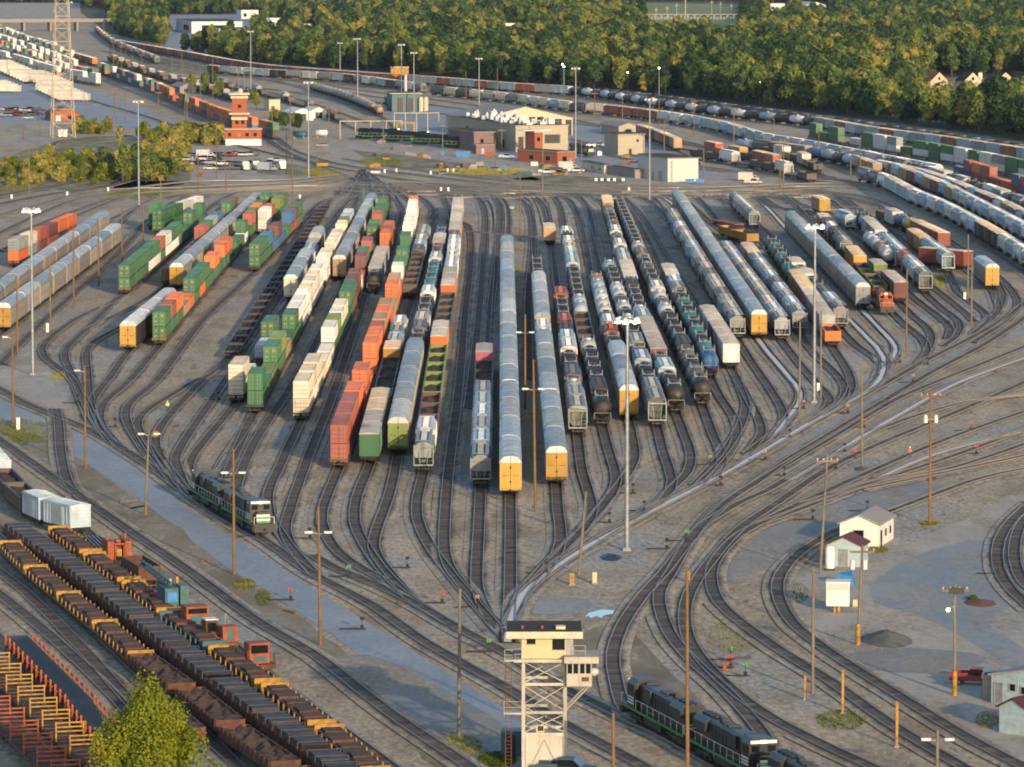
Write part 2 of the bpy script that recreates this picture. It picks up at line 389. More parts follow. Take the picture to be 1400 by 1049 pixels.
def boxcar(L=16.2, H=4.75):
    h = L / 2; P = {}
    b = MB(); b.box(-1.35, 1.35, -h - .1, h + .1, .75, 1.12, DARK); coupler(b, L); P['frame'] = (b.mesh('frame'), None)
    b = MB(); b.box(-1.48, 1.48, -h, h, 1.12, H - .3, PAINT)
    n = 9
    for s in (-1, 1):
        for i in range(n):
            y = -h + .12 + i * (L - .24) / (n - 1)
            if abs(y) > 1.7: b.box(s * 1.5 - .04, s * 1.5 + .04, y - .06, y + .06, 1.1, H - .32, PAINT)
        b.box(s * 1.52 - .06, s * 1.52 + .06, -h, h, H - .42, H - .28, PAINT)
        for k in range(6):
            z = 1.4 + k * .5; b.box(-1.4, 1.4, min(s * h, s * (h + .07)), max(s * h, s * (h + .07)), z, z + .22, PAINT)
        b.box(.95, 1.35, min(s * h, s * (h + .12)), max(s * h, s * (h + .12)), 1.0, 1.06, DARK)
    P['body'] = (b.mesh('body'), 0)
    b = MB()
    for s in (1,):
        b.box(s * 1.49 - .07, s * 1.49 + .07, -1.6, 1.6, 1.15, H - .45, PAINT)
        for y in (-1.1, -.35, .35, 1.1): b.box(s * 1.57 - .02, s * 1.57 + .02, y - .04, y + .04, 1.2, H - .5, STEEL)
    P['side_door'] = (b.mesh('side_door'), 0)
    b = MB(); b.prism([(-1.55, H - .3), (1.55, H - .3), (1.55, H - .2), (0, H), (-1.55, H - .2)], -h - .02, h + .02, PAINT)
    for i in range(12):
        y = -h + .7 + i * (L - 1.4) / 11; b.prism([(-1.5, H - .22), (0, H - .02), (1.5, H - .22), (1.5, H - .15), (0, H + .05), (-1.5, H - .15)], y - .06, y + .06, PAINT)
    P['roof'] = (b.mesh('roof'), 1)
    return dict(L=L, sp=L + 1.5, parts=P, bog=h - 2.2, H=H)
def hopper(L=17.2, H=4.7, n=4):
    h = L / 2; P = {}
    b = MB(); b.box(-.25, .25, -h, h, .85, 1.15, DARK); coupler(b, L)
    for s in (-1, 1):
        b.box(-1.45, 1.45, s * h - .12, s * h + .12, .95, 1.2, PAINT); b.box(-1.3, 1.3, min(s * h, s * (h - 2)), max(s * h, s * (h - 2)), 1.15, 1.2, DARK)
        for x in (-1.42, 1.42): b.tube((x, s * (h - .05), 1.15), (x, s * (h - .75), H - .7), .1, .1, PAINT, 4)
        b.box(-1.45, 1.45, s * (h - .7) - .06, s * (h - .7) + .06, 3.55, 3.8, PAINT)
        for x in (-1, 1): b.add([(x * 1.45, s * (h - .1), 1.2), (x * 1.45, s * (h - 3.2), 1.9), (x * 1.45, s * (h - .75), 3.8)], [(0, 1, 2)], PAINT)
        for x in (-.5, .5): b.tube((x, s * (h - .1), 1.2), (x * 1.6, s * (h - 1.3), H - .9), .06, .06, PAINT, 4)
        for z in (1.7, 2.2, 2.7, 3.2): b.tube((.8, s * (h - .18 - (z - 1) * .12), z), (1.3, s * (h - .18 - (z - 1) * .12), z), .03, .03, STEEL, 4)
    P['frame'] = (b.mesh('frame'), 0)
    b = MB(); prof = [(-1.5, 1.9), (1.5, 1.9), (1.55, 2.4), (1.5, 3.9), (1.25, 4.35), (.7, H - .12), (-.7, H - .12), (-1.25, 4.35), (-1.5, 3.9), (-1.55, 2.4)]
    y0, y1 = -h + .8, h - .8
    vs = [(x, y0 if z > 3.8 else y0 + (3.8 - z) * 1.15, z) for x, z in prof] + [(x, y1 if z > 3.8 else y1 - (3.8 - z) * 1.15, z) for x, z in prof]
    k = len(prof); b.add(vs, [(i, i + k, (i + 1) % k + k, (i + 1) % k) for i in range(k)] + [tuple(range(k)), tuple(range(2 * k - 1, k - 1, -1))], PAINT)
    w = (L - 4.4) / n
    for i in range(n):
        c = -h + 2.2 + w * (i + .5)
        b.add([(sx * 1.45, c + sy * w * .48, 1.95) for sx, sy in ((-1, -1), (1, -1), (1, 1), (-1, 1))] + [(sx * .5, c + sy * .5, .75) for sx, sy in ((-1, -1), (1, -1), (1, 1), (-1, 1))],
              [(0, 1, 5, 4), (1, 2, 6, 5), (2, 3, 7, 6), (3, 0, 4, 7), (4, 5, 6, 7)], PAINT)
    for s in (-1, 1):
        for i in range(14):
            y = y0 + .5 + i * (y1 - y0 - 1) / 13; b.box(s * 1.53 - .05, s * 1.53 + .05, y - .05, y + .05, 2.0, 3.9, PAINT)
        b.box(s * 1.56 - .06, s * 1.56 + .06, -h + .5, h - .5, 1.85, 2.02, PAINT)
    P['body'] = (b.mesh('body'), 0)
    b = MB()
    for s in (-1, 1): b.box(s * .95 - .25, s * .95 + .25, -h + .3, h - .3, H - .06, H, PAINT)
    for s in (-1, 1): b.box(-1.2, 1.2, s * (h - .6) - .3, s * (h - .6) + .3, H - .06, H - .005, PAINT)
    P['walkway'] = (b.mesh('roof_walkway'), 1)
    b = MB(); b.box(-.4, .4, y0 + .4, y1 - .4, H - .12, H - .02, PAINT)
    for i in range(8): y = y0 + 1 + i * (y1 - y0 - 2) / 7; b.box(-.42, .42, y - .3, y + .3, H - .02, H + .1, PAINT)
    P['hatches'] = (b.mesh('hatches'), 1)
    return dict(L=L, sp=L + 1.3, parts=P, bog=h - 1.6, H=H)
def tanker(L=15.4, r=1.5):
    h = L / 2; zc = 2.75; P = {}
    b = MB(); b.box(-.3, .3, -h, h, .8, 1.2, DARK); coupler(b, L)
    for s in (-1, 1):
        b.box(-1.4, 1.4, s * (h - .1) - .1, s * (h - .1) + .1, .95, 1.15, DARK); b.box(-1.4, 1.4, s * (h - 1.8) - .25, s * (h - 1.8) + .25, 1.0, 1.7, DARK)
        for x in (-1.35, 1.35): b.tube((x, s * (h - .1), 1.1), (x, s * (h - .1), 2.1), .04, .04, STEEL, 4)
        b.tube((-1.35, s * (h - .1), 2.1), (1.35, s * (h - .1), 2.1), .04, .04, STEEL, 4)
    P['frame'] = (b.mesh('frame'), None)
    b = MB(); e = h - .35
    b.lathe_y([(-e - .0, .02), (-e + .05, .5), (-e + .2, .95), (-e + .45, 1.28), (-e + .85, r), (e - .85, r), (e - .45, 1.28), (e - .2, .95), (e - .05, .5), (e, .02)], zc, PAINT, 18)
    for y in (-3.6, 3.6): b.lathe_y([(y - .06, r), (y - .05, r + .03), (y + .05, r + .03), (y + .06, r)], zc, PAINT, 18)
    P['tank'] = (b.mesh('tank'), 0)
    b = MB(); b.lathe_z([(zc + r - .1, .5), (zc + r + .35, .5), (zc + r + .4, .42), (zc + r + .4, .01)], PAINT, 12)
    b.box(-1.0, 1.0, -1.3, 1.3, zc + r + .02, zc + r + .07, STEEL)
    for x in (-1.0, 1.0): b.tube((x, -1.3, zc + r + .8), (x, 1.3, zc + r + .8), .035, .035, STEEL, 4)
    for x in (-1.0, 1.0):
        for y in (-1.3, 1.3): b.tube((x, y, zc + r), (x, y, zc + r + .8), .035, .035, STEEL, 4)
    for x in (-1.2, 1.2):
        b.tube((x, -.25, 1.0), (x * .9, -.25, zc + r), .03, .03, STEEL, 4); b.tube((x, .25, 1.0), (x * .9, .25, zc + r), .03, .03, STEEL, 4)
    P['dome'] = (b.mesh('dome_and_platform'), 1)
    return dict(L=L, sp=L + 1.3, parts=P, bog=h - 1.6, H=4.3)
def gondola(L=16.5, H=2.9, full=True):
    h = L / 2; P = {}
    b = MB(); b.box(-1.4, 1.4, -h, h, .8, 1.1, DARK); coupler(b, L); P['frame'] = (b.mesh('frame'), None)
    b = MB()
    for s in (-1, 1):
        b.box(s * 1.47 - .05, s * 1.47 + .05, -h, h, 1.1, H, PAINT); b.box(-1.42, 1.42, s * (h - .05) - .05, s * (h - .05) + .05, 1.1, H, PAINT)
        for i in range(11): y = -h + .3 + i * (L - .6) / 10; b.box(s * 1.56 - .05, s * 1.56 + .05, y - .08, y + .08, 1.05, H - .12, PAINT)
        b.box(s * 1.5 - .13, s * 1.5 + .13, -h - .03, h + .03, H, H + .12, PAINT); b.box(-1.37, 1.37, s * h - .1, s * h + .1, H, H + .12, PAINT)
    P['body'] = (b.mesh('body'), 0)
    b = MB(); zl = H - .45 if full else 1.5; nn = 8
    vs = []; rr = random.Random(3)
    for j in range(nn + 1):
        for x in (-1.41, -.5, .5, 1.41): vs.append((x, -h + .1 + (L - .2) * j / nn, zl - (.25 if abs(x) > 1 else 0) + rr.uniform(-.18, .25)))
    b.add(vs, [(4 * j + i, 4 * j + i + 1, 4 * j + i + 5, 4 * j + i + 4) for j in range(nn) for i in range(3)], LOADB)
    P['load'] = (b.mesh('load' if full else 'floor'), None)
    return dict(L=L, sp=L + 1.3, parts=P, bog=h - 1.8, H=H)
def wellcar(L=16.6):
    h = L / 2; P = {}
    b = MB(); coupler(b, L)
    for s in (-1, 1):
        b.prismx([(-h + 1.2, 1.0), (-h + 2.0, .55), (h - 2.0, .55), (h - 1.2, 1.0), (h - 1.2, 1.25), (-h + 1.2, 1.25)], s * 1.42 - .06, s * 1.42 + .06, PAINT)
        b.prism([(-1.45, .95), (1.45, .95), (1.45, 1.2), (-1.45, 1.2)], min(s * (h - .1), s * (h - 1.3)), max(s * (h - .1), s * (h - 1.3)), PAINT)
    for y in (-5, -2.5, 0, 2.5, 5): b.box(-1.36, 1.36, y - .25, y + .25, .55, .7, DARK)
    b.box(-.25, .25, -h, h, .7, .9, DARK)
    P['frame'] = (b.mesh('well_frame'), 0)
    return dict(L=L, sp=L + .6, parts=P, bog=h - .75, H=1.4)
def flatcar(L=20):
    h = L / 2; P = {}
    b = MB(); b.prismx([(-h, 1.0), (-h + 2, .7), (h - 2, .7), (h, 1.0), (h, 1.3), (-h, 1.3)], -1.4, 1.4, PAINT); coupler(b, L)
    for i in range(10):
        y = -h + 1 + i * (L - 2) / 9
        for s in (-1, 1): b.box(s * 1.45 - .06, s * 1.45 + .06, y - .08, y + .08, 1.0, 1.55, PAINT)
    P['deck'] = (b.mesh('deck'), 0)
    return dict(L=L, sp=L + 1.3, parts=P, bog=h - 1.8, H=1.4)
def cylinder_hopper(L=17.0):
    P = dict(hopper(L)['parts']); h = L / 2; b = MB(); prof = [(1.45 * math.cos(a), 2.95 + 1.55 * math.sin(a)) for a in [-.62 + i * (math.pi + 1.24) / 14 for i in range(15)]]
    for y0, y1 in ((-h + 1.0, -.06), (.06, h - 1.0)): b.prism(prof, y0, y1, PAINT, True)
    for i in range(4):
        c = -h + 2.6 + (L - 5.2) / 4 * (i + .5); w = (L - 5.2) / 4
        b.add([(sx * 1.15, c + sy * w * .48, 2.1) for sx, sy in ((-1, -1), (1, -1), (1, 1), (-1, 1))] + [(sx * .5, c + sy * .5, .75) for sx, sy in ((-1, -1), (1, -1), (1, 1), (-1, 1))], [(0, 1, 5, 4), (1, 2, 6, 5), (2, 3, 7, 6), (3, 0, 4, 7), (4, 5, 6, 7)], PAINT)
    P['body'] = (b.mesh('body'), 0); return dict(L=L, sp=L + 1.3, parts=P, bog=h - 1.6, H=4.6)
PROTO = dict(S=boxcar(8.2, 4.3), C=cylinder_hopper(), A=autorack(), B=boxcar(), H=hopper(), T=tanker(), G=gondola(), E=wellcar(), F=flatcar())
def container(L=15.9, W=2.5, Hh=2.85, marked=False):
    b = MB(); h = L / 2; x = W / 2
    b.box(-x + .03, x - .03, -h + .03, h - .03, .05, Hh - .05, BOXP)
    for s in (-1, 1):
        for t in (-1, 1): b.box(s * (x - .06) - .06, s * (x - .06) + .06, t * (h - .06) - .06, t * (h - .06) + .06, 0, Hh, BOXP)
        b.box(s * (x - .05) - .05, s * (x - .05) + .05, -h + .1, h - .1, Hh - .14, Hh - .002, BOXP); b.box(s * (x - .05) - .05, s * (x - .05) + .05, -h + .1, h - .1, 0, .14, BOXP)
        for i in range(22): y = -h + .5 + i * (L - 1) / 21; b.box(s * (x - .02) - .025, s * (x - .02) + .025, y - .1, y + .1, .15, Hh - .15, BOXP)
    for t in (-1, 1):
        b.box(-x + .12, x - .12, t * (h - .04) - .035, t * (h - .04) + .035, Hh - .13, Hh - .004, BOXP)
    for i in range(14): y = -h + .8 + i * (L - 1.6) / 13; b.box(-x + .1, x - .1, y - .08, y + .08, Hh - .06, Hh - .02, BOXP)
    if marked:
        for s in (-1, 1):
            for y0, z0, l, hh in ((-6.6, 1.5, 2.2, .7), (-6.6, .9, 1.4, .25), (3.2, 1.6, 2.6, .5), (3.4, 1.0, 1.6, .25)):
                b.box(s * (x + .012) - .006, s * (x + .012) + .006, y0, y0 + l, z0, z0 + hh, YEL)
    body = b.mesh('container_body')
    d = MB(); e = -h
    d.box(-x + .1, x - .1, e - .02, e + .03, .12, Hh - .12, BOXP)
    d.box(-.02, .02, e - .03, e - .02, .15, Hh - .15, BLACK)
    for xx in (-.85, -.4, .4, .85): d.tube((xx, e - .05, .15), (xx, e - .05, Hh - .15), .03, .03, STEEL, 4)
    for z in (.75, 1.4, 2.1): d.box(-1.1, 1.1, e - .035, e - .02, z, z + .06, BLACK)
    if marked:
        for xx, z, l, hh in ((-.95, 1.95, .55, .3), (.35, 1.9, .6, .4), (-.95, .95, .5, .2), (.4, 1.0, .5, .18), (-.9, .35, .4, .15)):
            d.box(xx, xx + l, e - .045, e - .03, z, z + hh, YEL)
    return body, d.mesh('container_doors')
CONT = {False: container(), True: container(marked=True), 'short': container(L=12.1)}

# ------------------------------------------------------------------ trains
ORD = 'first second third fourth fifth sixth seventh eighth ninth tenth eleventh twelfth thirteenth fourteenth fifteenth sixteenth seventeenth eighteenth nineteenth twentieth'.split()
TENS = {20: 'twenty', 30: 'thirty', 40: 'forty', 50: 'fifty', 60: 'sixty', 70: 'seventy', 80: 'eighty', 90: 'ninety'}
def ordw(i):
    if i < 20: return ORD[i]
    n = i + 1; t = n // 10 * 10
    return TENS[t][:-1] + 'ieth' if n == t else TENS[t] + '-' + ORD[n - t - 1]
KIND = dict(S=('boxcar', 'short boxcar', 'boxcar', 'boxcars in the yard'), A=('autorack_wagon', 'autorack', 'car-carrying wagon', 'autorack wagons in the yard'), B=('boxcar', 'boxcar', 'boxcar', 'boxcars in the yard'),
            H=('hopper_wagon', 'hopper', 'hopper wagon', 'covered hopper wagons in the yard'), T=('tank_wagon', 'tank wagon', 'tank wagon', 'tank wagons in the yard'),
            G=('gondola_wagon', 'gondola', 'gondola wagon', 'open gondola wagons in the yard'), E=('empty_well_wagon', 'empty well wagon', 'well wagon', 'empty well wagons in the yard'),
            F=('flat_wagon', 'flat wagon', 'flat wagon', 'flat wagons in the yard'), W=('well_wagon', 'well wagon', 'well wagon', 'well wagons under containers'))
CARS = []; CONTS = []
rc = random.Random(11)
def put_car(t, body, roof, end, pos, rz, label, gr, cap=None):
    P = PROTO['E' if t == 'W' else t]; k = KIND['H' if t == 'C' else t]
    root = thing(k[0], label, k[2], pos, rz, k[3])
    for nm, (me, slot) in P['parts'].items():
        link(me.name.split('.')[0], me, root, color=(body, roof, end, cap or roof)[slot] if slot is not None else None)
    for nm in ('end_doors', 'end_cap', 'side_door'):
        if nm in P['parts']: me, slot = P['parts'][nm]; link(me.name.split('.')[0], me, root, (0, 0, 0), math.pi, color=(body, roof, end, roof)[slot])
    for s in (-1, 1): link('bogie', BOGIE, root, (0, s * P['bog'], 0))
    return root
def put_container(k, pos, rz, label, first):
    m = 'short' if first else k in 'gv'
    root = thing('container', label, 'shipping container', pos, rz, 'containers stacked on the wagons')
    c = col(k); link('container_body', CONT[m][0], root, color=c)
    link('doors', CONT[m][1], root, color=tuple(min(1, v * 1.05) for v in c[:3]) + (1,))
    return root
def vary(c, a=.12):
    f = 1 + rc.uniform(-a, a); return tuple(min(1, v * f * (1 + rc.uniform(-.04, .04))) for v in c[:3]) + (1,)
def parse(spec):
    segs = []; cur = None
    for t in spec.split():
        if t.isdigit(): cur = []; segs.append((int(t), cur))
        else:
            if cur is None: cur = []; segs.append((9999, cur))
            cur.append(t)
    return segs
CONT_PENDING = []; WELLS = []
DARKER = ('the red-ended hopper string', 'the black tank and gondola string', 'the string behind the tall mast', 'the hopper string beside the tall mast', 'the maroon boxcar and tank string', 'the longest tank wagon string', 'the blue-fronted tank string', 'the green-ended autorack string')
def train(phrase, pts, spec, cls='near', once=False):
    """pts: ground/roof image points from the near end to the far end (x, y[, z]); spec: tokens, 'y' rows start a new pattern"""
    P = [G(p[0], p[1], p[2] if len(p) > 2 else 0) for p in pts]
    for p in P: p.z = 0
    if len(P) > 2:                                # smooth
        q = [PX(p) for p in P]; P = [G(*a) for a in catmull(q, 10)]
    cum = [0]
    for a, b in zip(P, P[1:]): cum.append(cum[-1] + (b - a).length)
    def at(s):
        s = max(0, s); i = 0
        while i < len(cum) - 2 and cum[i + 1] < s: i += 1
        return P[i].lerp(P[i + 1], (s - cum[i]) / (cum[i + 1] - cum[i]))
    segs = parse(spec); s = 0; n = 0; cnt = {}
    while s < cum[-1] - 5:
        y = PX(at(s) + Vector((0, 0, 4.5)))[1]
        seg = [g for g in segs if y <= g[0] + 1][-1] if segs[0][0] >= y else segs[0]
        k = cnt.get(id(seg), 0); cnt[id(seg)] = k + 1
        if len(segs) == 1 and once and k >= len(seg[1]): break
        tok = seg[1][k % len(seg[1])]
        if tok[0] == 'H' and n > 1 and phrase in DARKER and rc.random() < .52: tok = rc.choice(['Tk', 'Tk', 'Tk', 'Tu', 'Tz', 'Tw'])
        t = tok[0]; pr = PROTO['E' if t == 'W' else t]
        a = at(s + .6); b = at(s + .6 + pr['L']); c = (a + b) / 2; d = b - a; rz = math.atan2(d.y, d.x) - math.pi / 2
        c.z = .36; c1 = tok[1] if len(tok) > 1 else 's'; c2 = tok[2] if len(tok) > 2 else None
        if rc.random() < .2: rz += math.pi
        lab = f"{{}} {KIND[t][1]}, {ordw(n)} from the front of {phrase}"
        if t == 'A':
            body = vary(hx('9a958c') if c2 is None else col(c2), .15); roof = vary(hx(rc.choice(['8d9aa2', '98a2a6', 'a7aaa8', '8a98a6', 'b7b9b6', '9aa9b3'])), .18)
            if c2 == 'k': roof = col('w')
            put_car(t, body, roof, col(c1), c, rz if n else rz % (2 * math.pi), lab.format({'y': 'silver yellow-ended', 's': 'silver grey-ended', 'v': 'silver green-ended'}.get(c1, 'silver')) if c2 != 'k' else lab.format('black white-roofed'), phrase, col('w') if n == 0 or rc.random() < .12 else None)
        elif t in 'WE':
            fr = vary(hx('3a2a26') if t == 'E' or rc.random() < .6 else hx('7a4a1e'), .2)
            WELLS.append((t, fr, Vector(c), rz, lab.format('dark'), phrase))
            if t == 'W':
                z = .36 + .62
                u = rc.random(); sh = rc.random() < .3
                if n > 0 and u < .27: c2 = None
                zt = z + 2.87 if (c2 and c2 != '.') else z
                if n > 1 and u > .93: s += pr['sp']; n += 1; continue
                if c2 and c2 != '.': CONT_PENDING.append((c2, Vector((c.x, c.y, z)), rz, f"{CN[c2]} lower container, {ordw(n)} from the front of {phrase}", sh))
                CONT_PENDING.append((c1, Vector((c.x, c.y, zt)), rz, f"{CN[c1]} {'upper' if zt > z else 'single'} container, {ordw(n)} from the front of {phrase}", sh))
        else:
            if n and c1 == 's' and t == 'H': c1 = rc.choice('sssqquzlw')
            if t == 'H' and rc.random() < .35: t2 = 'C'
            else: t2 = t
            body = vary(col(c1)); roof = vary(hx('a9a8a2'), .15) if t == 'B' and c1 not in 'kry' else vary(hx('c8b79a') if t == 'B' else col(c1))
            put_car(t2, body, roof if t2 not in 'HC' else (lambda f_: tuple(min(1, v * f_) for v in body[:3]) + (1,))(rc.uniform(1.0, 1.3)), body, c, rz, lab.format(CN[c1]), phrase)
        s += pr['sp']; n += 1
    return n
F_ = 5.7
Z = F_
HW = 4.7
